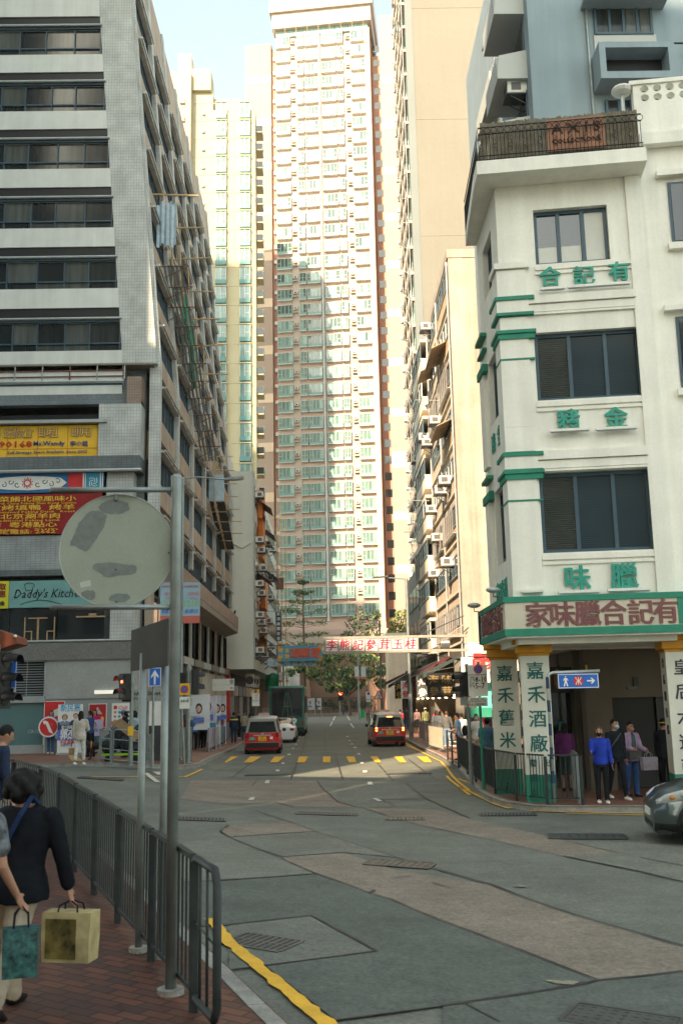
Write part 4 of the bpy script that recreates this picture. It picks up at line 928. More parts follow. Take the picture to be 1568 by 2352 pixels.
# ------------------------------------------------------------------ white corner shophouse
WB = thing('corner_shophouse', 'white corner shophouse with jade green mouldings and an arcade of painted columns', 'building', (4.2, 22, 0))
A8 = rad(8); O = V((4.2, 22.0, 0)); ES = V((math.cos(A8), -math.sin(A8), 0)); EN = V((-math.sin(A8), -math.cos(A8), 0)); EL = V((0, 1, 0)); NL = V((-1, 0, 0))
def FP(px, py, out=0.):                                   # (along, up) on the front face
    p = PN(px, py, O + EN * out, EN); return ((p - O).dot(ES), p.z)
def LP(px, py, out=0.):
    p = PX(px, py, O.x - out); return (p.y - O.y, p.z)
def F(s, z, o=0.): return O + ES * s + EN * o + UZ * z
def Lf(t, z, o=0.): return O + EL * t + NL * o + UZ * z
def fbox(mb, s0, s1, z0, z1, o0, o1, m): mb.obox(F(s0, z0, o0), ES * (s1 - s0), UZ * (z1 - z0), EN * (o1 - o0), m)
def lbox(mb, t0, t1, z0, z1, o0, o1, m): mb.obox(Lf(t0, z0, o0), EL * (t1 - t0), UZ * (z1 - z0), NL * (o1 - o0), m)
def wrap(mb, z0, z1, out, m, sa, tb):                    # a moulding running round the corner from the front (0..sa) to the left face (0..tb)
    c0 = O + EN * 0; k = O + EN * out + ES * (-out * (1 - math.sin(A8)) / math.cos(A8)) if False else None
    # corner of the two offset lines
    x = O.x - out; s = (x - (O.x + EN.x * out)) / ES.x; cor = O + EN * out + ES * s
    inn = O + V((.05, .06, 0))
    base = [cor, O + EN * out + ES * sa, O + ES * sa + EN * -.02, inn, O + EL * tb + V((.05, 0, 0)), O + EL * tb + NL * out]
    mb.prism([p + UZ * z0 for p in base], UZ * (z1 - z0), m)
W = C['white']; JG = C['jade']
ZA = 3.55                                                # underside of the upper storeys
S1 = 3.05; TL = 3.0                                      # right end of the bay, left face length
sB = lambda px, py: FP(px, py)[0]
mb = MB()
# wall bodies with openings: piers and spandrels of the bay
wins = []
for (xa, xb, ya, yb) in ((1241, 1498, 1080, 1266), (1229, 1474, 757, 914), (1226, 1397, 476, 602)):
    s0, zt = FP((xa), (ya + yb) / 2 - (yb - ya) * .45); s1, _ = FP(xb, (ya + yb) / 2); z1 = FP((xa + xb) / 2, ya)[1]; z0 = FP((xa + xb) / 2, yb)[1]; wins.append((FP(xa, (ya + yb) / 2)[0], s1, z0, z1))
ZR = FP(1300, 418)[1]                                    # roof cornice underside
print('wins', [tuple(round(v, 2) for v in w) for w in wins], 'roof', ZR)
zlast = ZA
for s0, s1, z0, z1 in wins:
    fbox(mb, 0, S1 + .35, zlast, z0, -.5, 0, W); fbox(mb, 0, s0, z0, z1, -.5, 0, W); fbox(mb, s1, S1 + .35, z0, z1, -.5, 0, W); zlast = z1
fbox(mb, 0, S1 + .35, zlast, ZR, -.5, 0, W)
fbox(mb, S1 + .35, 14, ZA + .9, ZR + .9, -6.5, -.12, W)   # wall to the right of the bay
# left face
lw = []
for (xa, xb, ya, yb) in ((1145, 1173, 1130, 1300), (1133, 1161, 832, 980), (1124, 1160, 545, 690)):
    a = LP(xa, (ya + yb) / 2); b = LP(xb, (ya + yb) / 2); lw.append((b[0], a[0]))
print('lw', lw)
lw = [(.85, 2.15)] * 3
zlast = ZA
for (t0, t1), (s0, s1, z0, z1) in zip(lw, wins):
    lbox(mb, .05, TL, zlast, z0, -.4, 0, W); lbox(mb, .05, t0, z0, z1, -.4, 0, W); lbox(mb, t1, TL, z0, z1, -.4, 0, W); zlast = z1
lbox(mb, .05, TL, zlast, ZR, -.4, 0, W)
mb.obox(Lf(TL - .3, ZA, -.45), V((6, 0, 0)), V((0, .3, 0)), UZ * (ZR - ZA), W)
mb.obox(Lf(.6, ZA + .02, -.5), V((8, -.3, 0)), V((0, 6, 0)), UZ * .1, W)      # arcade ceiling
# raised frames between window and lettering panels
for s0, s1, z0, z1 in wins:
    fbox(mb, s0 - .03, S1 + .02, z0 - .16, z0 - .04, 0, .05, W); fbox(mb, s0 - .03, S1 + .03, z0 - .27, z0 - .2, 0, .04, W)
for i, zz in enumerate((wins[1][2] - 1.42, wins[2][2] - 1.0)):
    fbox(mb, .62, S1 + .04, zz, zz + .2, 0, .10, W); fbox(mb, .62, S1 + .02, zz - .2, zz - .02, 0, .05, W); fbox(mb, .62, S1 + .02, zz - .27, zz - .22, 0, .06, W)
fbox(mb, S1 - .0, S1 + .35, ZA + .9, ZR, 0, .06, W)
mb.build('wall', WB)
# corner pilasters with jade capitals
for i, (s0, s1, z0, z1) in enumerate(wins[:2]):
    mb = MB(); g = MB()
    zc = z1 - .05
    wrap(mb, ZA + .9 if i == 0 else wins[1][2] - .615, zc, .08, W, .6, .55)
    for a, b, o in ((zc - .61, zc - .57, .095), (zc - .10, zc + .03, .12), (zc + .03, zc + .11, .155)): wrap(g, a, b, o, JG, .62 + o, .57 + o); g.build('moulding', WB); g = MB()
    zz = (wins[1][2] - 1.42, wins[2][2] - 1.0)[i]
    wrap(mb, zc + .11, zz - .3, .05, W, .6, .55)
    for a, b, o in ((zz - .27, zz - .2, .13), (zz + .1, zz + .19, .155)): wrap(g, a, b, o, JG, .62 + o, .57 + o); g.build('moulding', WB); g = MB()
    wrap(mb, zz - .2, zz + .1, .12, W, .64, .6); (wrap(mb, zz + .22, zz + .8, .08, W, .6, .55) if i == 0 else None)
    mb.build('pilaster', WB); mb = MB()      # then the far end of the street face
    for a, b, o in ((zc - .10, zc + .1, .15), (zz - .27, zz - .2, .12), (zz + .1, zz + .19, .16)): lbox(g, TL - .7 - o, TL + .1, a, b, .0, o, JG); g.build('moulding', WB); g = MB()
    lbox(mb, TL - .6, TL, ZA + .9 if i == 0 else wins[0][3] + .75, zc - .12, 0, .1, W)
    mb.build('pilaster', WB)
mb = MB()
wrap(mb, wins[2][2] - .1, wins[2][2] + .04, .14, W, .7, .6); wrap(mb, wins[2][2] - .78, wins[2][2] - .12, .08, W, .62, .57)
mb.build('pilaster', WB)
# roof cornice slab
mb = MB(); zc = ZR; cor = 1.05
base = [F(-.42, 0, .7), F(S1 + .42, 0, .7), F(S1 + .42, 0, -2), O + V((1.4, 2, 0)), Lf(TL + .1, 0, -.2), Lf(TL + .1, 0, .28), Lf(.0, 0, .5)]
mb.prism([p + UZ * zc for p in base], UZ * .34, W)
fbox(mb, S1 + .42, 14, ZR + .75, ZR + 1.05, -.1, .12, W)
mb.build('cornice', WB)
# windows
SG1 = banded_glass('slatted_blind_glass', (.012, .018, .02), (.085, .085, .06)); SG2 = banded_glass('teal_reflection_glass', (.012, .024, .034), (.035, .06, .072))  # second glass: uneven teal reflections painted into the pane colour
def shop_window(place, s0, s1, z0, z1, bars, blind):
    f = MB(); b = place; fr = .085
    b(f, s0, s1, z0, z0 + fr, -.24, -.14, C['dframe']); b(f, s0, s1, z1 - fr, z1, -.24, -.14, C['dframe'])
    for x in [s0] + bars + [s1 - fr]: b(f, x, x + fr, z0 + fr, z1 - fr, -.24, -.14, C['dframe'])
    w = f.build('window', WB); p = MB(); xs = [s0] + bars + [s1]
    for a, c in zip(xs, xs[1:]):
        b(p, a + .03, c, z0 + .03, z1 - .03, -.22, -.19, SG1 if (a == s0 and not blind) else SG2)
    p.build('pane', w)
    if blind:
        q = MB()
        for a, c, h in blind: b(q, a, c, z0 + fr, z0 + fr + h * (z1 - z0 - 2 * fr), -.186, -.18, M('paper_screen', (.62, .62, .56), .8, .05))
        q.build('blind', w)
for i, (s0, s1, z0, z1) in enumerate(wins):
    w = s1 - s0; bars = [s0 + w * .315, s0 + w * .655] if i < 2 else [s0 + w * .31, s0 + w * .64]
    shop_window(fbox, s0, s1, z0, z1, bars, None if i < 2 else [(s0 + .08, s0 + w * .3, .33), (s0 + w * .36, s0 + w * .63, .33), (s0 + w * .7, s1 - .08, 1)])
    t0, t1 = lw[i]; shop_window(lbox, t0, t1, z0 + .1, z1, [t0 + (t1 - t0) * .33, t0 + (t1 - t0) * .66], [(t0 + .1, t0 + .8, 1)] if i else None)
mb = MB()                                               # windows of the wall to the right, mostly cut by the frame
for (xa, ya, yb) in ((1536, 420, 562), (1556, 728, 895)):
    s0 = FP(xa, (ya + yb) / 2, -.12)[0]; z0, z1 = FP(xa, yb, -.12)[1], FP(xa, ya, -.12)[1]
    fr = MB(); fbox(fr, s0, s0 + 2.2, z0, z1, -.11, -.09, C['dframe']); fbox(fr, s0 - .25, s0 + 2.4, z1 + .12, z1 + .26, -.12, .06, W); fbox(fr, s0 - .1, s0 + 2.4, z0 - .16, z0, -.12, .02, W); w = fr.build('window', WB)
    p = MB(); fbox(p, s0 + .07, s0 + 2.1, z0 + .07, z1 - .07, -.088, -.07, C['glass']); p.build('pane', w)
# lettering on the bay
JT = M('jade_lettering', (.03, .30, .22), .5, .05)
for ch, px, py in (('合', 1262, 641), ('記', 1340, 639), ('有', 1420, 629), ('豬', 1304, 965), ('金', 1413, 960), ('味', 1325, 1328), ('臘', 1432, 1323)):
    b = MB(); s, z = FP(px, py); h = .47 if py < 1300 else .54
    if py < 700: h = .46; z += .04
    b.text(ch, F(s, z, .06), ES, UZ, h * 1.12, JT, .02, .025); b.build('lettering', WB)
b = MB()
for ch, t, z in (('臘', .5, 0), ('味', 1.1, 0), ('家', 1.7, 0)): b.text(ch, Lf(t + .5, FP(1325, 1335)[1], .02), -EL, UZ, .55, JT, .015, .02)
b.build('lettering', WB); b = MB()
for ch, t in (('金', .65), ('豬', 1.5)): b.text(ch, Lf(t + .3, FP(1300, 965)[1], .02), -EL, UZ, .5, JT, .015, .02)
b.build('lettering', WB)
# tube lamps under the letters
def tube_lamp(s, z, L, lab, o=.18):
    t = thing('tube_light', lab, 'light', F(s, z, .1), group='tube lights under the green letters'); q = MB(); fbox(q, s - L / 2, s + L / 2, z - .04, z + .02, .09, o, C['wsign']); q.build('housing', t)
    q = MB(); a = F(s - L / 2 + .03, z - .055, o - .03); q.tube([a, a + ES * (L - .06)], .018, C['alu'], 6); q.build('tube', t)
for (xa, xb, py, lab) in ((1238, 1296, 667, 'white tube light under the top left green character'), (1300, 1445, 659, 'long white tube light under the two top right green characters'), (1260, 1352, 990, 'white tube light under the green pig character'), (1364, 1460, 986, 'white tube light under the green gold character'), (1280, 1376, 1359, 'white tube light above the fascia, left of two long ones'), (1392, 1490, 1354, 'white tube light above the fascia, right of two long ones'), (1196, 1246, 1358, 'short white tube light at the fascia corner')):
    a, b_ = FP(xa, py), FP(xb, py); tube_lamp((a[0] + b_[0]) / 2, (a[1] + b_[1]) / 2, b_[0] - a[0], lab)
# shop fascia
mb = MB(); FO = .32; zf = [FP(1400, y, FO)[1] for y in (1453, 1437, 1377, 1366)]; print('fascia', zf)
ld = M('plum_lettering', (.20, .075, .075), .6, .1); cf = M('fascia_cream', (.60, .55, .43), .7, .08, 2, streak=.1)
wrap(mb, zf[1] - .015, zf[2], FO, cf, 12, TL + .25); wrap(mb, zf[0] - .02, zf[1] - .015, FO + .03, JG, 12, TL + .255); wrap(mb, zf[2], zf[3] + .02, FO + .03, JG, 12, TL + .255); lbox(mb, TL + .25, TL + .36, zf[0], zf[3], 0, FO + .05, C['navy'])
wrap(mb, zf[0] - .06, zf[0] - .02, FO - .02, W, 12, TL + .25)
s = FP(1556, 1408, FO)[0]; fbox(mb, s, s + 2, zf[1], zf[2], FO, FO + .015, JG)
mb.build('fascia', WB)
b = MB()
for ch, px in zip('家味臘合記有', (1235, 1291, 1349, 1408, 1471, 1528)):
    s, z = FP(px, 1408, FO); b.text(ch, F(s, (zf[1] + zf[2]) / 2, FO + .012), ES, UZ, .57, ld, .015, .028)
b.build('shop_name', WB); b = MB()
for i, ch in enumerate('有記合臘味家'): b.text(ch, Lf(.25 + i * .5, (zf[1] + zf[2]) / 2, FO + .012), -EL, UZ, .6, ld, .015, .02)
b.build('shop_name', WB)
# columns
def column(c, label, front, side, green):
    t = thing('column', label, 'column', (c[0], c[1], KERB), group='painted columns of the arcade'); c = V((c[0], c[1], 0)); r = .32
    q = MB(); w_ = M('column_white', (.66, .65, .56), .7, .06, 2, streak=.08)
    oct_ = [c + ES * a + EN * b for a, b in ((-r, -r), (r, -r), (r, r), (-r, r))]
    q.prism([p + UZ * .72 for p in oct_], UZ * (zf[0] - .42 - .72), w_); q.build('shaft', t)
    q = MB(); q.prism([p + UZ * .1 for p in oct_], UZ * .62, JG); q.build('base', t)
    q = MB()
    for z0, z1, e in ((zf[0] - .42, zf[0] - .36, .03), (zf[0] - .36, zf[0] - .16, .08), (zf[0] - .16, zf[0] - .06, .15)):
        rr = r + e; q.prism([c + ES * a + EN * b + UZ * z0 for a, b in ((-rr, -rr), (rr, -rr), (rr, rr), (-rr, rr))], UZ * (z1 - z0), C['mustard'])
    q.build('capital', t, bevel=.02)
    q = MB(); GC = M('dark_green_lettering', (.02, .13, .12), .6, .05); BL = M('column_black_lettering', (.03, .035, .045), .6, .05)
    z = zf[0] - .75
    for i, ch in enumerate(front[0]): q.text(ch, c + EN * (r + .008) + UZ * (z - .53 * i), ES, UZ, .40 if len(front[0]) < 6 else .36, front[1] and BL or GC, .006, .014)
    for i, (a, bb) in enumerate(front[2]): q.text(a, c + EN * (r + .008) + UZ * (z - .53 * 4 + .1 - .31 * i) - ES * .14, ES, UZ, .17, GC, .006, .006); q.text(bb, c + EN * (r + .008) + UZ * (z - .53 * 4 + .1 - .31 * i) + ES * .15, ES, UZ, .17, GC, .006, .006)
    for i, ch in enumerate(side): q.text(ch, c - ES * (r + .008) + UZ * (z + .1 - .36 * i), -(-EN), UZ, .22, BL, .006, .01)
    q.build('lettering', t)
column((4.66, 22.75), 'white corner column with large green wine factory characters and a green base', ('嘉禾酒廠', 0, (('蕟', '出'), ('選', '品'), ('批', '批'))), '嘉禾舊米酒廠', True)
column((4.32, 24.75), 'white column behind the corner one, its lower characters hidden by a person', ('嘉禾舊米', 0, ()), '上環舊米', True)
column((7.72, 22.05), 'white column at the frame edge painted with black street name characters', ('皇后大道西壹', 1, ()), '皇后鑽行保', False)
# inside of the arcade
AR = thing('arcade_shopfront', 'dim arcade wall with a dark doorway and hung meat display behind the columns', 'shop front', (7, 26, 0))
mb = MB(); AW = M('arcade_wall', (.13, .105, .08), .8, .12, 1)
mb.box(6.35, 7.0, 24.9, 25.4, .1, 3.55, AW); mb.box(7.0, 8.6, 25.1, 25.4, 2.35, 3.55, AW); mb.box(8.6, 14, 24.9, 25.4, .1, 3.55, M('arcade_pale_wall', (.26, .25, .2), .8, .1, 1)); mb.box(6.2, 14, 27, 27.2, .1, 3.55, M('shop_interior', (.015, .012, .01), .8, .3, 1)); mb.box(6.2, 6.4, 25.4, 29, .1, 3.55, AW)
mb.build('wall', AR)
q = MB(); q.box(7.0, 8.15, 25.3, 25.36, .15, 2.35, M('dark_doorway', (.008, .009, .008), .6, .2)); q.box(8.2, 8.6, 25.25, 25.3, .15, 2.35, C['black']); q.build('door', AR)
q = MB(); q.box(5.0, 6.34, 25.9, 25.95, .3, 3.0, C['glass']); q.box(4.98, 5.05, 25.85, 25.97, .1, 3.2, C['black']); q.box(5.9, 5.96, 25.85, 25.97, .1, 3.2, C['black']); q.box(4.98, 6.36, 25.85, 25.97, .1, .35, C['iron']); q.build('shop_window', AR)
q = MB(); q.box(4.95, 6.3, 25.6, 25.8, 2.5, 3.15, M('wooden_board', (.05, .025, .015), .6, .2, 4)); 
for k in range(3): q.ell((5.15 + k * .33, 25.55, 2.85), (.09, .05, .26), M('roast_meat', (.30, .13, .03), .5, .3, 6), 8, 6)
q.build('display', AR)
q = MB(); q.box(6.36, 6.44, 24.86, 24.9, 2.95, 3.2, C['black']); q.box(6.37, 6.43, 24.85, 24.86, 2.98, 3.17, C['gold']); q.build('plaque', AR)
q = MB(); q.box(7.45, 7.75, 25.06, 25.1, 2.55, 2.62, C['iron']); q.box(7.62, 7.74, 25.05, 25.1, 2.62, 2.85, C['black']); q.build('wall_lamp', AR)
q = MB(); mb2 = q
for k in range(3): q.box(5.25 + k * .3, 5.4 + k * .3, 25.84, 25.88, 1.55 + .1 * (k % 2), 1.78, M('dim_green_box', (.03, .2, .14), .5, 0)); q.box(5.25 + k * .3, 5.38 + k * .3, 25.84, 25.88, 1.25, 1.33, C['yellow'])
q.box(5.05, 6.3, 25.84, 25.88, 1.02, 1.05, C['jade']); q.box(5.05, 6.3, 25.84, 25.88, .94, .97, C['red']); q.build('shelf_goods', AR)
# roof terrace: reed fence, wrought iron rail, plaque
zr = ZR + .34; RF = thing('roof_fence', 'reed screen with a black wrought iron rail along the white roof edge', 'fence', F(1, zr, .6))
q = MB(); reed = M('reed_screen', (.20, .17, .12), .9, .3, 6, streak=.3); n = 90
for i in range(n): s = -.3 + (S1 + .62) * i / n; q.obox(F(s, zr, .5 - .02 * (i % 2)), ES * ((S1 + .62) / n - .004), UZ * (1.05 + .05 * rnd.random()), EN * .03, reed)
for i in range(50): t = TL * i / 50; q.obox(Lf(t, zr, .2 - .02 * (i % 2)), EL * .05, UZ * (1.0 + .05 * rnd.random()), NL * .03, reed)
q.build('reed_screen', RF)
q = MB(); IR = C['black']
for z in (.06, .16, .72, .9): q.tube([Lf(TL, zr + z, .28), Lf(0, zr + z, .4), F(-.36, zr + z, .62), F(S1 + .38, zr + z, .62)], .014, IR, 5)
for i in range(44): q.tube([F(-.35 + (S1 + .7) * i / 43, zr, .62), F(-.35 + (S1 + .7) * i / 43, zr + .72, .62)], .008, IR, 4)
for i in range(24): c_ = F(-.3 + (S1 + .65) * i / 23, zr + .81, .62); q.tube([c_ + ES * (.075 * math.cos(a)) + UZ * (.075 * math.sin(a)) for a in [k * .7 for k in range(10)]], .008, IR, 4)
for i in range(40): q.tube([Lf(TL * i / 39, zr, .38 - .1 * i / 39), Lf(TL * i / 39, zr + .72, .38 - .1 * i / 39)], .008, IR, 4)
for i in range(0, 44, 4):
    c_ = F(-.3 + (S1 + .65) * i / 43, zr + .42, .615); q.tube([c_ + ES * (.05 * math.sin(a)) + UZ * (.03 * a - .15) for a in [k * .8 for k in range(13)]], .007, IR, 4)
q.build('rail', RF)
s0, s1 = FP(1257, 325, .6)[0], FP(1390, 320, .6)[0]; t = sign('roof_plaque', 'brown relief plaque reading AXIS COLLECTIONS behind the roof rail', 'sign', F(s0, zr + .15, .6))
q = MB(); fbox(q, s0, s1, zr + .16, zr + .98, .53, .57, M('terracotta_plaque', (.34, .17, .10), .7, .15, 3)); q.build('board', t)
q = MB(); PL = M('plaque_relief', (.07, .03, .02), .7, .1); q.text('A X I S', F((s0 + s1) / 2, zr + .72, .58), ES, UZ, .36, PL, .012, .01, fit=(s1 - s0) * .85); q.text('COLLECTIONS', F((s0 + s1) / 2, zr + .4, .58), ES, UZ, .16, PL, .012, .008, fit=(s1 - s0) * .85); q.build('lettering', t)
q = MB()
WP = thing('parapet_wall', 'white roof parapet pierced by two rows of round holes at the frame edge', 'wall', F(S1 + .5, ZR + 1, 0))
fbox(q, S1 + .38, 14, ZR + 1.05, ZR + 1.95, -.3, -.05, W); fbox(q, S1 + .3, 14, ZR + 2.42, ZR + 2.52, -.32, .0, W); fbox(q, S1 + .38, S1 + .5, ZR + 1.95, ZR + 2.42, -.3, -.05, W)
for i in range(10):
    s = S1 + .5 + i * .3
    for j in range(2): z = ZR + 1.95 + j * .235; q.prism([F(s, z, -.05), F(s + .3, z, -.05), F(s + .3, z + .235, -.05)] + [F(s + .15 + .1 * math.cos(a), z + .1175 + .095 * math.sin(a), -.05) for a in [rad(45 - k * 30) for k in range(0, 13)]][::1] + [F(s + .3 - .001, z + .235, -.05)] + [F(s, z + .235, -.05)], EN * -.22, W)
q.build('wall', WP)
t = thing('roof_vent', 'small mushroom-shaped vent beside the parapet above the reed screen', 'vent', F(S1 + .1, ZR + 1.4, -.3)); q = MB(); c_ = F(S1 + .15, ZR + 1.3, -.2); q.tube([c_, c_ + UZ * 1.0], .05, C['alu'], 8); q.build('pipe', t); q = MB(); q.ell(c_ + UZ * 1.1, (.26, .26, .13), C['ac'], 12, 6); q.build('cap', t)
for i, (px, py, lab) in enumerate(((1132, 1360, 'grey floodlight on the fascia corner over the street side'), (1088, 1395, 'grey floodlight standing out from the far end of the fascia'))):
    p = PX(px, py, 3.75 - .1 * i); t = thing('floodlight', lab, 'light', p, group='floodlights over the fascia'); q = MB(); q.ell(p + UZ * .05, (.17, .12, .07), C['alu'], 10, 6); q.build('head', t); q = MB(); q.tube([p + UZ * .05, p - UZ * .1, p + V((.3, 0, -.14))], .015, C['rust'], 5); q.build('bracket', t)
# ------------------------------------------------------------------ small builders for street furniture
def xy(px, y): p = PY(px, 1650, y); return p.x
def base(px, y, k=KERB): x = xy(px, y); return V((x, y, gz(x, y) + k))
def mast(name, label, cat, px, y, top_py, r=.05, m='steel', group=None, k=KERB, foot=True, part='pole'):
    b = base(px, y, k); zt = PY(px, top_py, y).z; t = thing(name, label, cat, b, group=group)
    q = MB(); q.tube([b, V((b.x, b.y, zt))], r, C[m], 12); q.build(part, t, smooth=False)
    if foot: q = MB(); q.tube([b, b + UZ * .03], r * 2.0, C[m], 12); q.tube([b, b + UZ * .5], r * 1.25, C[m], 12); q.build('base', t)
    return t, b, zt
def shade(o):                                             # smooth long round shapes
    o.data.polygons.foreach_set('use_smooth', [len(p.vertices) == 4 for p in o.data.polygons]); return o
def plate(t, c, w, h, m, nrm=(0, -1, 0), name='plate', th=.02, border=None, up=UZ):
    n = V(nrm).normalized(); ux = up.cross(n).normalized() if True else None; ux = -n.cross(up).normalized() * -1 if False else up.cross(n).normalized()
    q = MB(); q.obox(c - ux * w / 2 - up * h / 2, ux * w, up * h, -n * th, m)
    if border:
        bw = min(w, h) * .05
        for s in (-1, 1): q.obox(c + up * (s * (h / 2 - bw)) - ux * (w / 2 - bw / 2) - up * bw / 2, ux * (w - bw), up * bw, n * .004, border); q.obox(c + ux * (s * (w / 2 - bw)) - up * (h / 2 - bw * 1.52) - ux * bw / 2, ux * bw, up * (h - bw * 3.04), n * .004, border)
    return q.build(name, t), ux, n
def signal_head(t, c, face, n=2, lit=None, sz=.3, name='signal_head'):
    f = V(face).normalized(); ux = UZ.cross(f).normalized(); q = MB(); H = n * sz
    q.obox(c - ux * sz * .5 - UZ * H / 2 - f * .12, ux * sz, UZ * H, f * .2, C['black']); hd = q.build(name, t)
    for i in range(n):
        cc = c + UZ * (H / 2 - sz * (i + .5)) + f * .08
        on = lit and lit[0] == i; q = MB(); q.disc(cc, f, sz * .36, .02, lit[1] if on and lit[2] == 'disc' else M('dark_lens', (.02, .02, .025), .2, 0), 20)
        if on and lit[2] == 'man': q.ell(cc + f * .02 + UZ * .06, (.022, .015, .022), lit[1], 8, 5); q.prism([cc + f * .015 + ux * a + UZ * b for a, b in ((-.035, .035), (.035, .035), (.045, -.02), (.05, -.09), (.015, -.09), (0, -.03), (-.015, -.09), (-.05, -.09), (-.045, -.02))], f * .01, lit[1])
        q.build('lens', hd)
        q = MB(); a0 = cc; pts = []
        for k in range(13):
            a = math.pi * k / 12; pts.append(ux * (math.cos(a) * sz * .42) + UZ * (math.sin(a) * sz * .42))
        for p0, p1 in zip(pts, pts[1:]): q.add([a0 + p0, a0 + p1, a0 + p1 + f * .24 - UZ * .03, a0 + p0 + f * .24 - UZ * .03, a0 + p0 * .94, a0 + p1 * .94, a0 + p1 * .94 + f * .24 - UZ * .03, a0 + p0 * .94 + f * .24 - UZ * .03], [(0, 1, 2, 3), (7, 6, 5, 4), (3, 2, 6, 7)], C['black'])
        q.build('visor', hd)
    return hd
LIT_R = M('lit_red_signal', (1, .05, .02), .4, 0, emit=6)
def railing(name, label, pts, h=1.02, m='dsteel', bars=.11, post_r=.03, group=None, end=True, horiz=None, gap=.12):
    P0 = V((*pts[0], gz(*pts[0]) + KERB)); t = thing(name, label, 'railing', P0, group=group)
    W_ = [V((x, y, gz(x, y) + KERB)) for x, y in pts]
    for a in W_:
        q = MB(); q.box(a.x - post_r, a.x + post_r, a.y - post_r, a.y + post_r, a.z, a.z + h - .04, C[m]); q.build('post', t)
    for a, b in zip(W_, W_[1:]):
        q = MB(); d = (b - a); L = d.length; u = d / L; s0, s1 = a + u * .06, b - u * .06
        zt, zb_ = h, gap
        if horiz:
            q.tube([s0 + UZ * zb_, s0 + UZ * (zt - .08), s0 + u * .08 + UZ * zt, s1 - u * .08 + UZ * zt, s1 + UZ * (zt - .08), s1 + UZ * zb_], .022, C[m], 7)
            for k in range(horiz): z = zb_ + (zt - zb_) * (k) / horiz; q.tube([s0 + UZ * z, s1 + UZ * z], .016, C[m], 6)
        else:
            q.obox(s0 + UZ * (zt - .035) - u.cross(UZ) * .025, s1 - s0, UZ * .035, u.cross(UZ) * .05, C[m]); q.obox(s0 + UZ * zb_ - u.cross(UZ) * .02, s1 - s0, UZ * .03, u.cross(UZ) * .04, C[m])
            n = max(2, int(L / bars))
            for i in range(1, n): p = a.lerp(b, i / n); q.tube([p + UZ * (zb_ + .02), p + UZ * (zt - .02)], .0095, C[m], 5)
        q.build('panel', t)
    return t
# ------------------------------------------------------------------ near pavement: railing, disc sign, poles
nr = [(-.78, 6.9), (-.98, 7.4), (-1.5, 8.68), (-2.05, 10.0), (-2.58, 11.3), (-3.12, 12.6), (-3.68, 13.95), (-4.3, 15.2), (-5.1, 16.5), (-6.1, 17.8), (-7.6, 18.8), (-9.4, 19.5)]
t = railing('pedestrian_railing', 'dark green-grey pedestrian railing of upright bars along the near pavement', nr[1:], 1.04)
a, b = V((*nr[1], gz(*nr[1]) + KERB)), V((*nr[0], gz(*nr[0]) + KERB)); q = MB(); u = (b - a).normalized()
q.tube([a + u * .05 + UZ * .1, b + UZ * .1, b + u * .06 + UZ * .18, b + u * .06 + UZ * .94, b + UZ * 1.02, a + u * .05 + UZ * 1.02], .03, C['dsteel'], 10)
for k in (.3, .65): p = a.lerp(b, k); q.tube([p + UZ * .1, p + UZ * 1.02], .011, C['dsteel'], 6)
q.tube([a + UZ * .6, b + UZ * .55], .008, C['dsteel'], 5); shade(q.build('end_panel', t))
gpole = G(392, 2283, KERB); B = V((gpole.x, gpole.y, gz(gpole.x, gpole.y) + KERB)); yD = B.y
t = thing('disc_sign', 'tall grey pole with two arms carrying a pale round traffic disc seen from behind', 'traffic sign', B)
zt = PY(408, 1098, yD).z; q = MB(); q.tube([B, V((B.x, yD, zt - .02)), V((B.x, yD, zt))], .043, C['steel'], 16); q.ell((B.x, yD, zt), (.047, .047, .035), C['steel'], 14, 6); shade(q.build('pole', t))
q = MB(); q.tube([B, B + UZ * .04], .1, C['kerb'], 14); q.build('base', t)
zc0 = PY(265, 1262, yD); R_ = 128 / FPX * (zc0 - CO).length
for py in (1125, 1394):
    z = PY(400, py, yD).z; x0 = PY(120, py, yD).x; q = MB(); q.tube([(x0, yD - .005, z + .015), (B.x, yD, z)], .022, C['steel'], 12); q.ell((x0, yD - .005, z + .015), (.022, .022, .022), C['steel'], 8, 5); shade(q.build('arm', t))
q = MB(); DG = M('disc_grey_green', (.28, .315, .26), .55, .07, 4, streak=.10, fine=.05); q.disc(zc0 + V((0, .05, 0)), (0, 1, 0), R_, .006, DG, 64); 
dsk = q.build('disc', t); q = MB(); q.disc(zc0 + V((0, .05, 0)), (0, 1, 0), R_ + .002, .012, C['alu'], 64); 
def ragged(pl):
    for _ in range(2): pl = [r for a, b in zip(pl, pl[1:] + pl[:1]) for r in (a.lerp(b, .25), a.lerp(b, .75))]
    return [p + V((noise.noise(p * 60) * .012, 0, noise.noise(p * 60 + V((7, 3, 1))) * .012)) for p in pl]
q = MB(); q.box(zc0.x - .02, zc0.x + .02, zc0.y + .05 + .004, zc0.y + .06, zc0.z - R_ * .97, zc0.z + R_ * .97, C['steel']); q.build('stiffener', t); q = MB(); q.tube([zc0 + V((math.cos(k * math.pi / 32) * R_, .048, math.sin(k * math.pi / 32) * R_)) for k in range(65)], .006, M('disc_rim', (.33, .35, .31), .5, .2, 8), 6); q.build('rim', t)
q = MB(); RES = M('sticker_residue', (.155, .175, .168), .7, .15, 20); yy = zc0.y + .0465
def dp(px, py): p = PY(px, py, yy); return V((p.x, yy, p.z))
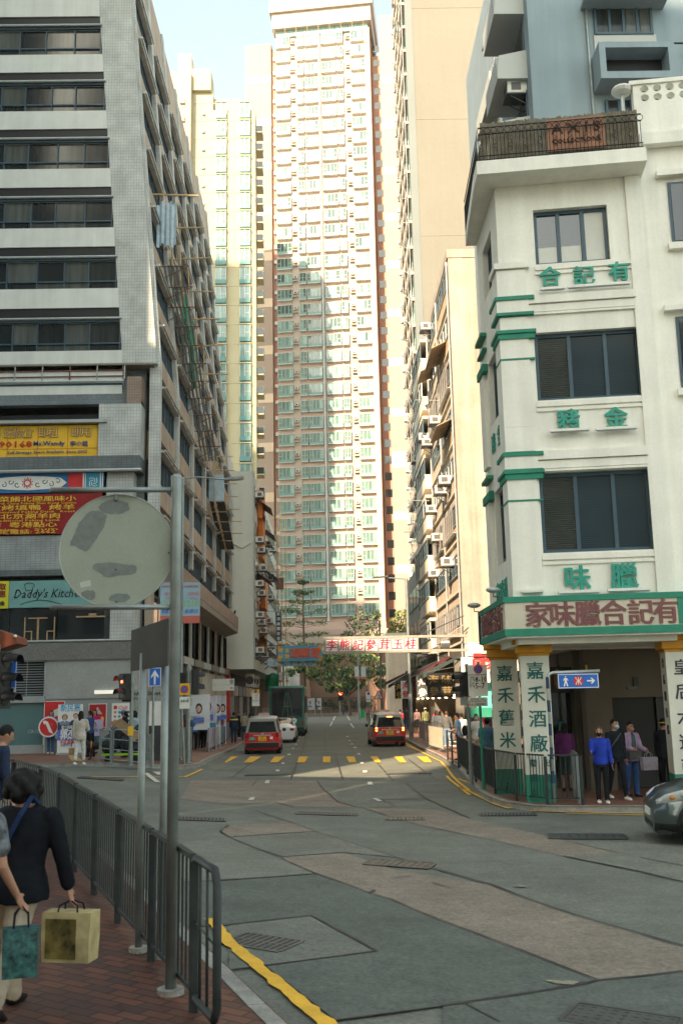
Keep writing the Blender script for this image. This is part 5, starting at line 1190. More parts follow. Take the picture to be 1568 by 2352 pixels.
for pl in ([(158, 1255), (170, 1230), (178, 1205), (196, 1185), (210, 1170), (238, 1176), (249, 1188), (236, 1215), (218, 1245), (200, 1268), (185, 1262), (172, 1254)], [(206, 1300), (240, 1291), (290, 1296), (316, 1299), (312, 1320), (280, 1323), (245, 1328), (228, 1316)], [(225, 1160), (250, 1147), (285, 1148), (300, 1165), (290, 1178), (262, 1182), (232, 1178)], [(180, 1362), (215, 1352), (222, 1375), (200, 1380)], [(245, 1378), (262, 1362), (300, 1364), (298, 1380), (270, 1384)]): q.prism(ragged([dp(*p) for p in pl]), (0, -.001, 0), RES)
q.prism([dp(*p) for p in ((184, 1338), (208, 1332), (210, 1346), (186, 1350))], (0, -.0012, 0), M('pale_sticker', (.44, .46, .42), .6, .1)); q.build('sticker_residue', dsk)
q = MB()
for px, py in ((266, 1150), (266, 1308), (268, 1382), (388, 1270)): p = dp(px, py); q.ell(p, (.009, .008, .009), C['iron'], 8, 5)
q.tube([dp(268, 1135) + V((0, -.012, 0)), dp(268, 1392) + V((0, -.012, 0))][:1] + [dp(268, 1150) + V((0, -.012, 0))], .01, C['steel'], 6); q.build('bolt', dsk)
B2 = G(372, 2200, KERB); t = thing('signal_pole', 'second grey pole standing just behind the disc sign pole', 'pole', V((B2.x, B2.y, gz(B2.x, B2.y) + KERB))); q = MB(); q.tube([t.location, V((B2.x, B2.y, PY(385, 1442, B2.y).z))], .036, C['steel'], 14); shade(q.build('shaft', t)); q = MB(); q.tube([t.location, t.location + UZ * .04], .08, C['kerb'], 12); q.build('base', t)
B3 = G(318, 2186, KERB); t = thing('traffic_sign', 'dark rectangular traffic plate seen from behind on its own grey pole', 'traffic sign', V((B3.x, B3.y, gz(B3.x, B3.y) + KERB))); q = MB(); q.tube([t.location, V((B3.x, B3.y, PY(333, 1500, B3.y).z))], .033, C['steel'], 14); shade(q.build('pole', t)); q = MB(); q.tube([t.location, t.location + UZ * .04], .08, C['kerb'], 12); q.build('base', t)
q = MB(); pa, pb = PY(302, 1448, B3.y + .12), PY(386, 1420, B3.y - .35); pc, pd = PY(300, 1542, B3.y + .12), PY(386, 1529, B3.y - .35); q.prism([pa, pb, V((pb.x, pb.y, pd.z)), V((pa.x, pa.y, pc.z))], V((.012, .01, 0)), M('dark_plate', (.05, .045, .04), .6, .2, 4)); q.build('plate', t)

# ------------------------------------------------------------------ left corner: railings, signals, posts
def Q(px, y): return (xy(px, y), y)
railing('corner_railing', 'low grey tubular barrier round the goods trolley at the left corner', [Q(232, 33.6), Q(258, 33.2), Q(348, 33.6)], 1.1, 'steel', horiz=3)
railing('corner_railing', 'upright-barred grey railing behind the tall poles at the left corner', [Q(408, 36.2), Q(424, 36.8), Q(440, 38.2)], 1.25, 'steel', bars=.16, gap=.2, horiz=None)
t, b, zt = mast('pedestrian_signal', 'grey post with a red standing-man pedestrian signal by the trolley', 'traffic light', 302, 33.2, 1530, .065)
signal_head(t, PY(286, 1577, 33.0) + V((0, 0, 0)), (-.75, -.65, 0), 2, (0, LIT_R, 'man'), .42); q = MB(); q.box(b.x - .3, b.x, b.y - .1, b.y + .1, PY(290, 1612, 33).z, PY(290, 1600, 33).z + .2, C['black']); q.build('push_button_box', t); q = MB(); q.box(b.x - .09, b.x + .09, b.y - .075, b.y - .067, b.z + .95, b.z + 1.25, C['yellow']); q.build('notice', t)
t, b, zt = mast('one_way_sign', 'blue sign with a white upward arrow on a slim grey post', 'traffic sign', 352, 33.0, 1530, .04)
c = PY(356, 1555, 32.9); plate(t, c, .42, .62, C['blue'], border=C['wsign']); q = MB(); q.prism([c + V((x, -.004, z)) for x, z in ((-.03, -.24), (.03, -.24), (.03, .06), (.12, -.04), (.12, .04), (0, .23), (-.12, .04), (-.12, -.04), (-.03, .06))], (0, -.004, 0), C['wsign']); q.build('arrow', t)
t = thing('street_name_sign', 'grey arrow-shaped street name sign behind the pedestrian signal', 'street sign', base(330, 33.8)); c = PY(333, 1597, 33.7)
q = MB(); q.prism([c + V((x, 0, z)) for x, z in ((-.75, 0), (-.6, .22), (.62, .22), (.62, -.2), (-.6, -.2))], (0, .04, 0), M('grey_sign', (.36, .37, .33), .6, .06)); q.build('plate', t); q = MB(); q.text('Wing Lok Street'[0:0] or 'Bonham Street', c + V((.0, -.012, .07)), UX, UZ, .19, BK, .004, .006, fit=1.05); q.text('55 - 59   □', c + V((0, -.012, -.1)), UX, UZ, .12, BK, .004, 0, fit=.7); q.build('lettering', t); q = MB(); q.tube([base(338, 33.9), c + V((.12, .06, .1))], .04, C['steel'], 8); q.build('pole', t)
t, b, zt = mast('traffic_signal', 'dark traffic signal on a tall grey-blue post at the left kerb, seen from the side', 'traffic light', 433, 37.0, 1525, .07)
signal_head(t, PY(449, 1567, 37) + V((0, 0, 0)), (.9, .3, 0), 2, None, .45); q = MB(); q.box(b.x - .35, b.x - .1, b.y - .1, b.y + .1, PY(430, 1570, 37).z, PY(430, 1545, 37).z, C['black']); q.build('side_box', t)
t = thing('no_stopping_sign', 'yellow no-stopping sign half hidden behind the tall poles', 'traffic sign', base(424, 36.4)); c = PY(424, 1583, 36.3); plate(t, c, .38, .42, C['yellow'], border=None); q = MB(); q.disc(c + V((0, -.012, 0)), (0, 1, 0), .14, .01, C['brand'], 24); q.disc(c + V((0, -.02, 0)), (0, 1, 0), .11, .008, C['blue'], 24); q.obox(c + V((-.1, -.03, -.1)) , V((.2, 0, .2)), V((.02, 0, -.02)), V((0, .008, 0)), C['brand']); q.build('symbol', t); plate(t, c - UZ * .48, .38, .42, C['wsign'], name='lower_plate'); q = MB(); q.text('ond', c + V((0, -.012, -.4)), UX, UZ, .2, BK, .003, .01); q.build('lettering', t); q = MB(); q.tube([t.location, c + V((-.15, .05, .2))], .035, C['steel'], 8); q.build('pole', t)
# lamp post with banners, its lamp arm reaching over the street
t, b, zt = mast('street_lamp', 'tall lamp post with a street arm and a pair of pale blue banners', 'street lamp', 415, 38.0, 1100, .06)
pe = PY(560, 1100, 38); q = MB(); q.tube([V((b.x, b.y, zt)), V((b.x + .6, b.y, zt + .06)), V((pe.x - .55, b.y, pe.z - .03))], .03, C['steel'], 8); q.build('arm', t); q = MB(); q.obox(V((pe.x - .75, b.y - .11, pe.z - .05)), V((.75, 0, .05)), V((0, .22, 0)), UZ * .09, C['steel']); q.obox(V((pe.x - .5, b.y - .08, pe.z - .07)), V((.45, 0, .035)), V((0, .16, 0)), UZ * .03, M('lamp_lens', (.35, .3, .22), .4, .1)); q.build('lamp_head', t)
BNB = M('banner_pale_blue', (.30, .44, .52), .7, .06, 2); BNR = M('banner_coral', (.55, .14, .10), .7, .06)
for px0, px1, s in ((369, 399, 0), (421, 459, 1)):
    pa, pb = PY(px0, 1338, 37.9), PY(px1, 1431, 37.9); q = MB(); q.box(pa.x, pb.x, 37.87, 37.9, pb.z + .28, pa.z, BNB); q.box(pa.x, pb.x, 37.87, 37.9, pb.z, pb.z + .28, BNR); bn = q.build('banner', t); q = MB(); mx = (pa.x + pb.x) / 2; w = pb.x - pa.x
    q.text('12月10日', (mx + w * .12, 37.865, pa.z - .44), UX, UZ, .17, BNR, .003, .01, fit=w * .62); q.text('10 Dec', (mx + w * .15, 37.865, pa.z - .62), UX, UZ, .14, BNR, .003, .01, fit=w * .45); q.text('區議會選舉', (mx, 37.865, pa.z - .16), UX, UZ, .1, BNR, .003, 0, fit=w * .8); q.text('1210', (mx, 37.865, pb.z + .75), UX, UZ, .34, M('lime_lettering', (.25, .5, .12), .6, 0), .003, .02, fit=w * .8, slant=.15); q.text('投票日', (mx, 37.865, pb.z + .45), UX, UZ, .17, BLU if False else C['blue'], .003, .01, fit=w * .75, slant=.15); q.build('lettering', bn)
# political roll-up, posters and hand-held signs
def facepic(q, c, s, jac, short):
    sk = M('printed_skin', (.55, .36, .26), .6, .05); hr = BK
    q.disc(c + V((0, .004, s * .06)), (0, 1, 0), s * .4, .003, hr, 20) if not short else q.disc(c + V((0, .004, s * .12)), (0, 1, 0), s * .34, .003, hr, 20)
    q.add([c + V((x * s, 0, z * s)) for x, z in [(.28 * math.cos(a), .36 * math.sin(a)) for a in [k * math.pi / 8 for k in range(16)]]][::1], [tuple(range(16))[::-1] if False else tuple(range(16))], sk)
    q.prism([c + V((x * s, .002, z * s)) for x, z in ((-.7, -.95), (-.6, -.55), (-.2, -.38), (.2, -.38), (.6, -.55), (.7, -.95))], (0, -.002, 0), jac)
    q.add([c + V((x * s, -.002, z * s)) for x, z in ((-.15, -.36), (0, -.62), (.15, -.36))], [(0, 1, 2)], C['wsign'])
    for sx in (-.12, .12): q.add([c + V((sx * s + a * s, -.003, .04 * s + b * s)) for a, b in ((-.05, 0), (0, -.02), (.05, 0), (0, .03))], [(0, 1, 2, 3)], BK)
    q.add([c + V((a * s, -.003, -.17 * s + b * s)) for a, b in ((-.09, .01), (0, -.03), (.09, .01), (0, 0))], [(0, 1, 2, 3)], C['red'])
RU = thing('rollup_banner', 'tall white campaign roll-up with two portraits and blue headings against the grey wall', 'banner', base(157, 38.3)); y = 38.3
pa, pb = PY(131, 1731, y), PY(187, 1617, y); x0, x1 = pa.x, PY(191, 1620, y).x; zb0 = RU.location.z + .03; zt0 = PY(160, 1618, y).z; w = x1 - x0; h = zt0 - zb0; mx = (x0 + x1) / 2
q = MB(); q.box(x0, x1, y, y + .02, zb0, zt0, C['wsign']); q.box(x0, x1, y - .004, y, zt0 - h * .52, zt0 - h * .36, M('campaign_navy', (.03, .05, .14), .6, .05)); q.box(x0, x0 + w * .78, y - .003, y, zt0 - h * .73, zt0 - h * .52, M('campaign_blue', (.10, .16, .50), .6, .2, 3)); bd = q.build('sheet', RU)
q = MB(); q.box(x0 - .03, x1 + .03, y - .06, y + .1, zb0 - .03, zb0 + .04, C['alu']); q.build('base', RU)
q = MB(); facepic(q, V((x0 + w * .28, y - .008, zt0 - h * .27)), w * .30, M('printed_grey_jacket', (.2, .25, .34), .6, .05), False); facepic(q, V((x0 + w * .72, y - .008, zt0 - h * .25)), w * .30, M('printed_dark_jacket', (.03, .04, .08), .6, .05), True); q.build('portraits', bd)
q = MB(); LB = M('campaign_sky', (.12, .42, .70), .6, 0); q.text('新民黨', (mx, y - .008, zt0 - h * .07), UX, UZ, .3, LB, .003, .02, fit=w * .8); q.text('郭杰', (x0 + w * .42, y - .012, zt0 - h * .6), UX, UZ, .44, WH, .003, .03, fit=w * .6, slant=.1); q.text('中區選舉', (x0 + w * .4, y - .008, zt0 - h * .77), UX, UZ, .16, C['brand'], .003, .01, fit=w * .55); q.text('中環 半山區 上環', (mx, y - .008, zt0 - h * .83), UX, UZ, .1, C['blue'], .003, 0, fit=w * .7); q.text('實力貢獻', (x0 + w * .38, y - .012, zt0 - h * .46), UX, UZ, .13, WH, .003, .01, fit=w * .45); q.build('lettering', bd)
def poster(px0, px1, py0, py1, y, label, m, name='wall_poster'):
    a, b = PY(px0, py0, y), PY(px1, py1, y); t = thing(name, label, 'poster', V(((a.x + b.x) / 2, y, b.z))); q = MB(); q.box(a.x, b.x, y - .005, y + .02, b.z, a.z, m); f = .025; q.box(a.x - f, b.x + f, y, y + .018, b.z - f, a.z + f, C['wsign']); s = q.build('sheet', t); return t, s, a, b
t, s, a, b = poster(104, 146, 1612, 1690, 39.78, 'big red poster with a cropped white ring and red letter behind the woman in pink', C['brand'])
q = MB(); c = V((b.x - .05, 39.765, a.z - .85)); pts = [c + V((math.cos(q_) * .62, 0, math.sin(q_) * .62)) for q_ in [rad(90 + k * 15) for k in range(13)]] + [c + V((math.cos(q_) * .0, 0, math.sin(q_) * .0)) for q_ in [rad(270)]]; q.prism(pts, (0, -.003, 0), M('poster_pale', (.50, .58, .54), .6, .05)); q.box(c.x - .28, c.x - .1, 39.755, 39.76, c.z - .38, c.z + .3, C['brand']); q.prism([c + V((-.1, -.008, 0)), c + V((.0, -.008, .2)), c + V((.0, -.008, -.2))], (0, -.003, 0), C['brand']); q.build('emblem', s)
t, s, a, b = poster(206, 243, 1618, 1675, 39.8, 'red festive shop poster with a pale tree shape and gold goods', M('poster_red', (.40, .02, .02), .5, .1)); q = MB(); w = b.x - a.x; h = a.z - b.z
for k in range(6): q.tube([(a.x + w * (.5 - .05 * k - .03), 39.79, a.z - h * (.12 + .05 * k)), (a.x + w * (.5 + .05 * k + .03), 39.79, a.z - h * (.14 + .05 * k))], .012, C['wsign'], 5)
for k in range(9): q.ell((a.x + w * (.18 + .3 * (k % 3)), 39.79, b.z + h * (.14 + .15 * (k // 3))), (w * .11, .008, w * .10), (C['yellow'], C['mustard'], C['navy'])[(k * 2 + k // 3) % 3], 10, 5)
q.box(a.x + .03, b.x - .03, 39.785, 39.79, b.z + .03, b.z + .1, C['mustard']); q.build('pictures', s)
t, s, a, b = poster(259, 301, 1617, 1674, 39.8, 'white shop leaflet poster with rows of small products and an orange foot', C['wsign']); q = MB(); w = b.x - a.x; h = a.z - b.z
for k in range(12): q.ell((a.x + w * (.15 + .23 * (k % 4)), 39.79, b.z + h * (.33 + .17 * (k // 4))), (w * .08, .006, w * .07), (C['wood'], C['acdark'], C['mustard'], C['sky'])[(k * 3) % 4], 8, 4)
q.box(a.x, b.x, 39.786, 39.794, b.z, b.z + h * .12, C['brand']); q.box(a.x, b.x, 39.786, 39.794, b.z + h * .12, b.z + h * .2, C['mustard']); q.text('Chill', (a.x + w * .55, 39.788, a.z - h * .15), UX, UZ, .2, C['brand'], .003, .005); q.box(a.x + .05, a.x + .18, 39.786, 39.794, a.z - .2, a.z - .07, C['brand']); q.build('pictures', s)
q = MB(); q.text('CIRCLE', PY(80, 1680, 39.89), UX, UZ, .2, M('frosted_lettering', (.4, .48, .46), .5, 0), .003, 0, fit=.55); q.disc(PY(104, 1680, 39.88), (0, 1, 0), .12, .006, M('frosted_lettering', 0), 20); q.build('shop_lettering', LT)
q = MB(); a = PY(219, 1590, 39.83); q.box(a.x, a.x + 2.0, 39.7, 39.82, a.z - .07, a.z + .07, M('lit_tube_box', (1, .95, .8), .5, 0, emit=.12)); q.build('wall_light', LT)
for k, (px, py) in enumerate(((120, 1613), (148, 1617), (175, 1618))):
    p = PY(px, py, 39.89); q = MB(); q.ell(p, (.035, .02, .035), M('lit_spot', (1, .95, .85), .5, 0, emit=4), 8, 5); q.build('spotlight', LT)
# kiosk and cabinet behind the poles
t = thing('pay_phone_kiosk', 'white kiosk with a blue top strip and an orange notice behind the tall poles', 'kiosk', base(375, 36.6)); b = t.location
q = MB(); q.box(b.x - .55, b.x + .55, b.y, b.y + .3, b.z + 1.0, b.z + 2.15, C['wsign']); q.build('panel', t); q = MB(); q.box(b.x - .57, b.x + .57, b.y - .02, b.y + .3, b.z + 2.15, b.z + 2.35, C['blue']); q.build('top_strip', t); q = MB(); q.box(b.x - .05, b.x + .45, b.y - .015, b.y, b.z + 1.2, b.z + 2.0, M('kiosk_orange', (.55, .32, .10), .6, .1)); q.build('notice', t); q = MB(); q.box(b.x - .6, b.x + .4, b.y - .2, b.y + .3, b.z, b.z + 1.25, M('dark_cabinet', (.045, .05, .05), .5, .15)); q.box(b.x + .42, b.x + .55, b.y - .1, b.y, b.z, b.z + .75, C['yellow']); q.build('cabinet', t)
t = thing('goods_trolley', 'flat goods trolley with a lime edge piled with black rubbish bags', 'trolley', base(286, 34.2)); b = t.location
q = MB(); q.box(b.x - .75, b.x + .75, b.y - .3, b.y + .3, b.z + .24, b.z + .3, C['iron']); q.box(b.x - .76, b.x + .76, b.y - .325, b.y - .3, b.z + .24, b.z + .31, M('lime_edge', (.30, .62, .03), .5, 0)); q.build('deck', t)
for s in (-.45, .45): q = MB(); q.tube([b + V((s, -.32, .12)), b + V((s, -.24, .12))], .12, C['black'], 14); q.build('wheel', t)
for k, (dx, dz, r) in enumerate(((-.45, .6, .33), (.1, .62, .35), (-.2, .95, .3), (.4, .55, .3), (.55, 1.0, .26))):
    tt = thing('rubbish_bag', ('black rubbish bag at the handle end of the trolley', 'large black rubbish bag in the middle of the trolley', 'black rubbish bag on top of the others', 'black rubbish bag at the post end of the trolley', 'small black rubbish bag leaning on the signal post')[k], 'bag', b + V((dx, 0, dz - r)), group='rubbish bags on the goods trolley')
    q = MB(); q.ell(b + V((dx, 0, dz)), (r, r * .8, r), M('black_plastic_bag', (.02, .025, .03), .25, 0, spec=.7), 12, 8)
    for i, v in enumerate(q.v): q.v[i] = v + V((1, 1, 1)) * noise.noise(v * 6) * .06
    q.build('sack', tt)
t = thing('cardboard_sheet', 'brown cardboard sheet leaning across the rubbish bags', 'cardboard', b + V((0, -.3, .7))); q = MB(); q.obox(b + V((-.35, -.34, 1.3)), V((.75, .05, -.6)), V((.3, 0, .15)), V((0, .02, 0)), C['wood']); q.build('sheet', t)
# signal at the frame's left edge
t, b, zt = mast('traffic_signal', 'big black three-lamp traffic signal at the left frame edge with blue plates behind it', 'traffic light', -14, 16, 1480, .06)
signal_head(t, PY(4, 1562, 16) + V((0, 0, 0)), (.95, -.25, 0), 3, None, .3); c = PY(26, 1555, 16.15); plate(t, c, .17, .5, C['blue'], border=C['wsign']); c = PY(20, 1593, 16.15); plate(t, c, .2, .2, C['blue'], name='lower_plate', border=C['wsign'])
t = thing('canvas_canopy', 'red-brown canvas canopy tip with a white cap poking in at the left edge', 'canopy', V((PY(0, 1470, 16).x, 16, 1.6))); q = MB(); q.prism([PY(px, py, 16) for px, py in ((-60, 1430), (0, 1448), (36, 1462), (40, 1478), (0, 1490), (-60, 1500))], (0, .6, 0), M('red_brown_canvas', (.16, .045, .02), .8, .2, 4)); q.build('canvas', t); q = MB(); q.ell(PY(36, 1461, 15.98), (.03, .03, .025), C['wsign'], 8, 6); q.build('tip', t); q = MB(); q.tube([V((PY(-40, 1480, 16.3).x, 16.3, gz(-5, 16.3) + KERB)), PY(-40, 1480, 16.3)], .025, C['steel'], 6); q.build('pole', t)

# ------------------------------------------------------------------ left pavement further on: barriers, flags, signs
PRN = [M('print_%s' % n, c_, .7, .35, 3) for n, c_ in (('violet_portrait', (.34, .30, .38)), ('slate_photo', (.12, .17, .24)), ('pale_photo', (.40, .45, .50)))]
def barrier(px0, y0, px1, y1, label, m, legs=True, h=1.05):
    a, b = base(px0, y0), base(px1, y1); t = thing('crowd_barrier', label, 'barrier', (a + b) / 2, group='crowd barriers along the pavement'); u = (b - a).normalized(); n = u.cross(UZ)
    q = MB(); q.tube([a + UZ * .15, a + UZ * h, b + UZ * h, b + UZ * .15, a + UZ * .15], .022, C['steel'], 6)
    for k in range(1, 10): p = a.lerp(b, k / 10); q.tube([p + UZ * .15, p + UZ * h], .008, C['steel'], 4)
    q.build('frame', t)
    for k in (.12, .88): q = MB(); p = a.lerp(b, k); q.tube([p - n * .28 + UZ * .01, p + UZ * .14, p + n * .28 + UZ * .01], .016, C['steel'], 5); q.build('foot', t)
    if m: q = MB(); q.obox(a + UZ * .18 + n * .03, b - a, UZ * (h - .18), n * .008, m); q.build('sheet', t)
barrier(479, 45.6, 496, 51.5, 'nearest printed barrier on the left pavement, violet portrait sheet', PRN[0]); barrier(498, 52, 505, 55.5, 'narrow pale blue printed barrier on the left pavement', PRN[2]); barrier(508, 56, 522, 63, 'slate photo barrier on the left pavement before the last one', PRN[1]); barrier(523, 63.5, 536, 71, 'farthest slate photo barrier on the left pavement', PRN[1])
def feather(px, y, py0, py1, label, m, lean=.1, w=.75):
    b = base(px, y); zt = PY(px, py0, y).z; zb1 = PY(px, py1, y).z; t = thing('feather_flag', label, 'flag', b, group='campaign feather flags'); q = MB(); q.tube([b, V((b.x, b.y, zt))], .018, C['wsign'], 6); q.build('pole', t)
    q = MB(); n = 10; pts = []
    for i in range(n + 1): z = zb1 + (zt - zb1) * i / n; pts.append(V((b.x - .02, b.y - .01, z)))
    for i in range(n, -1, -1): z = zb1 + (zt - zb1) * i / n; pts.append(V((b.x - w * (1 - .25 * (1 - i / n)) + .1 * math.sin(i), b.y - .01 + .08 * math.sin(i * .9), z - .06 * (i / n))))
    for i in range(n): a_, b_, c_, d_ = pts[i], pts[i + 1], pts[2 * n - i], pts[2 * n + 1 - i]; q.obox(a_, b_ - a_, d_ - a_, V((0, .01, 0)), m)
    s = q.build('cloth', t); q = MB(); c = V((b.x - w * .5, b.y - .05, zb1 + (zt - zb1) * .6)); q.ell(c, (.16, .02, .24), BK, 10, 6); q.ell(c + V((0, -.02, -.03)), (.11, .02, .16), M('printed_skin', (.55, .36, .26), .6, .05), 10, 6); q.box(c.x - .24, c.x + .24, b.y - .06, b.y - .04, c.z - .62, c.z - .4, M('campaign_blue', 0)); q.build('print', s)
FW = M('flag_white', (.62, .64, .66), .7, .06, 2); FV = M('flag_violet_white', (.55, .52, .60), .7, .1, 2)
feather(481, 46.2, 1594, 1676, 'largest white feather flag with a portrait on the left pavement', FW, w=.95); feather(497, 50, 1597, 1660, 'second feather flag from the frame, violet and white', FV, w=.8); feather(506, 54, 1597, 1672, 'third feather flag, narrow with a blue foot', FW, w=.3); feather(519, 58, 1598, 1668, 'fourth feather flag with dark red print', FV, w=.35)
for px, lab in ((703, 'leftmost of three pale flags before the far fence'), (723, 'middle of three pale flags before the far fence'), (738, 'narrow rightmost flag before the far fence')): feather(px, 143, 1603, 1630, lab, FW, w=1.3 if px < 730 else .7)
t, b, zt = mast('no_stopping_sign', 'yellow and white no-stopping sign stack reading 6-10 and 5-7 beside the left taxi', 'traffic sign', 588, 61, 1585, .035)
for py0, py1, m in ((1584, 1592.5, C['yellow']), (1593, 1604.5, C['wsign']), (1605, 1613, C['wsign']), (1613.6, 1621.5, C['wsign'])):
    a, b_ = PY(579, py0, 60.9), PY(596, py1, 60.9); q = MB(); q.box(a.x, b_.x, 60.88, 60.9, b_.z, a.z, m); q.build('plate', t)
q = MB(); c = PY(587, 1588, 60.87); q.disc(c, (0, 1, 0), .1, .01, C['brand'], 18); q.disc(c - V((0, .008, 0)), (0, 1, 0), .075, .008, C['blue'], 18); q.text('6-10', PY(589, 1596, 60.87), UX, UZ, .13, BK, .003, .01); q.text('5-7', PY(589, 1601.5, 60.87), UX, UZ, .13, BK, .003, .01); q.text('的士除外', PY(587, 1609, 60.87), UX, UZ, .08, BK, .003, 0, fit=.36); q.build('symbols', t)
t = thing('bank_sign', 'small white projecting sign with a round knot emblem on the left shop fronts', 'sign', V((-6.9, 62, 3.6))); a, b_ = PY(526, 1559, 62), PY(538, 1572, 62); q = MB(); q.box(-7.3, b_.x, 62, 62.1, b_.z, a.z, C['wsign']); q.box(-7.3, b_.x, 62, 62.1, b_.z - .36, b_.z - .02, C['wsign']); q.build('board', t); q = MB(); c = PY(532, 1565.5, 61.99); q.tube([c + V((.11 * math.cos(k * .6), 0, .11 * math.sin(k * .6))) for k in range(12)], .02, BK, 6); q.box(c.x - .03, c.x + .03, c.y - .01, c.y, c.z - .06, c.z + .06, BK); q.box(c.x - .08, c.x + .08, c.y - .01, c.y, c.z - .42, c.z - .36, C['navy']); q.build('emblem', t)

# ------------------------------------------------------------------ hanging signs over the street
def board_sign(name, label, y, px0, py0, px1, py1, th, build, cat='hanging sign'):
    a, b = PY(px0, py0, y), PY(px1, py1, y); t = thing(name, label, cat, V(((a.x + b.x) / 2, y, b.z))); build(t, a, b, y); return t
CRIM = M('crimson_lettering', (.50, .015, .06), .5, 0)
def sg1(t, a, b, y):
    w = (b.x - a.x) / 7.0; q = MB(); fr = M('sign_frame_grey', (.30, .27, .23), .6, .15, 4)
    for z in (a.z, b.z): q.box(a.x - .1, 7.7, y - .04, y + .3, z - .07, z + .07, fr)
    for i in range(8): x = a.x + w * i; q.box(x - .05, x + .05, y - .045, y + .3, b.z + .07, a.z - .07, fr)
    q.tube([(b.x, y + .1, a.z), (7.7, y + 1.2, a.z + 1.2)], .03, C['iron'], 5); q.tube([(b.x - 1, y + .1, b.z), (7.7, y + .4, b.z - .5)], .03, C['iron'], 5); q.build('frame', t)
    for i, ch in enumerate('李熊記參茸玉桂'):
        x = a.x + w * i; q = MB(); q.box(x + .05, x + w - .05, y, y + .25, b.z + .07, a.z - .07, C['wsign']); p = q.build('panel', t); q = MB(); q.text(ch, (x + w / 2, y - .012, (a.z + b.z) / 2), UX, UZ, .62, CRIM, .008, .02, slant=.12); q.build('lettering', p)
board_sign('hanging_sign', 'long white sign of seven framed crimson characters hung across the street', 55, 746, 1466, 959, 1495, .3, sg1)
def sg2(t, a, b, y):
    q = MB(); q.box(a.x, b.x, y, y + .2, b.z, a.z, C['sky']); q.box(a.x, a.x + .25, y - .004, y, b.z, b.z + .3, C['mustard']); q.box(b.x - .25, b.x, y - .004, y, b.z, b.z + .3, C['mustard']); q.box(b.x - .25, b.x, y - .004, y, a.z - .3, a.z, C['mustard']); q.box(a.x, a.x + .25, y - .004, y, a.z - .3, a.z, C['mustard'])
    q.tube([(a.x, y + .1, a.z + .05), (-5.4, y + .1, a.z + .05)], .03, C['iron'], 5); q.tube([(a.x + 1.5, y + .1, a.z), (-5.4, y + .4, a.z + 1.6)], .02, C['iron'], 5); q.build('board', t)
    q = MB(); w = b.x - a.x; OL = M('orange_red_lettering', (.62, .10, .03), .5, 0); zc_ = (a.z + b.z) / 2
    for ch, k in (('璋', .40), ('國', .62), ('夏', .87)): q.text(ch, (a.x + w * k, y - .02, zc_), UX, UZ, .85, OL, .015, .035)
    for ch, k, dz in (('金', .22, .22), ('龍', .22, -.22), ('國', .08, .22), ('術', .08, -.22)): q.text(ch, (a.x + w * k, y - .01, zc_ + dz), UX, UZ, .36, GDL, .008, .015)
    q.build('lettering', t)
board_sign('hanging_sign', 'sky blue sign with three big orange-red characters and gold small ones', 75, 637, 1484, 739, 1517, .2, sg2)
def sg3(t, a, b, y):
    n = 6; w = (b.x - a.x) / n; q = MB(); q.box(a.x, b.x, y + .02, y + .15, b.z, a.z, C['alu']); q.tube([(a.x, y + .1, a.z), (-5.4, y + .1, a.z)], .025, C['iron'], 5); q.build('frame', t); BP = M('pale_blue_panel', (.17, .36, .50), .6, .12, 3)
    for i, ch in enumerate(('有限公司', '產', '地', '立', '大', 'X')):
        q = MB(); x = a.x + w * i; q.box(x + .02, x + w - .02, y, y + .05, b.z + .03, a.z - .03, BP); p = q.build('panel', t); q = MB()
        if i == 0:
            for k, c_ in enumerate('限有司公'): q.text(c_, (x + w * (.3 + .4 * (k % 2)), y - .01, (a.z + b.z) / 2 + (.13 if k < 2 else -.13)), UX, UZ, .26, WH, .004, .01)
        elif i == 5: q.tube([(x + .1, y - .01, a.z - .1), (x + w / 2, y - .01, (a.z + b.z) / 2), (x + w - .1, y - .01, a.z - .1)], .02, WH, 5); q.tube([(x + .1, y - .01, b.z + .1), (x + w / 2, y - .01, (a.z + b.z) / 2 - .03), (x + w - .1, y - .01, b.z + .1)], .02, WH, 5)
        else: q.text(ch, (x + w / 2, y - .01, (a.z + b.z) / 2), UX, UZ, .5, WH, .006, .025)
        q.build('lettering', p)
board_sign('hanging_sign', 'row of pale blue panels with white characters below the sky blue sign', 75.5, 613, 1514, 723, 1529, .1, sg3)
def sg4(t, a, b, y):
    q = MB(); q.box(a.x, b.x, y, y + .2, b.z, a.z, C['navy']); q.tube([(a.x + .2, y + .1, a.z), (-5.4, y + .1, a.z + .1)], .03, C['alu'], 5); q.build('board', t); q = MB(); h = (a.z - b.z) / 6
    for i, ch in enumerate('夏漢雄體育會'): q.text(ch, ((a.x + b.x) / 2, y - .012, a.z - h * (i + .5)), UX, UZ, h * .72, WH, .006, .02)
    q.build('lettering', t)
board_sign('hanging_sign', 'narrow navy upright sign of six white characters beside the pink tower', 88, 633, 1405, 646, 1472, .2, sg4)

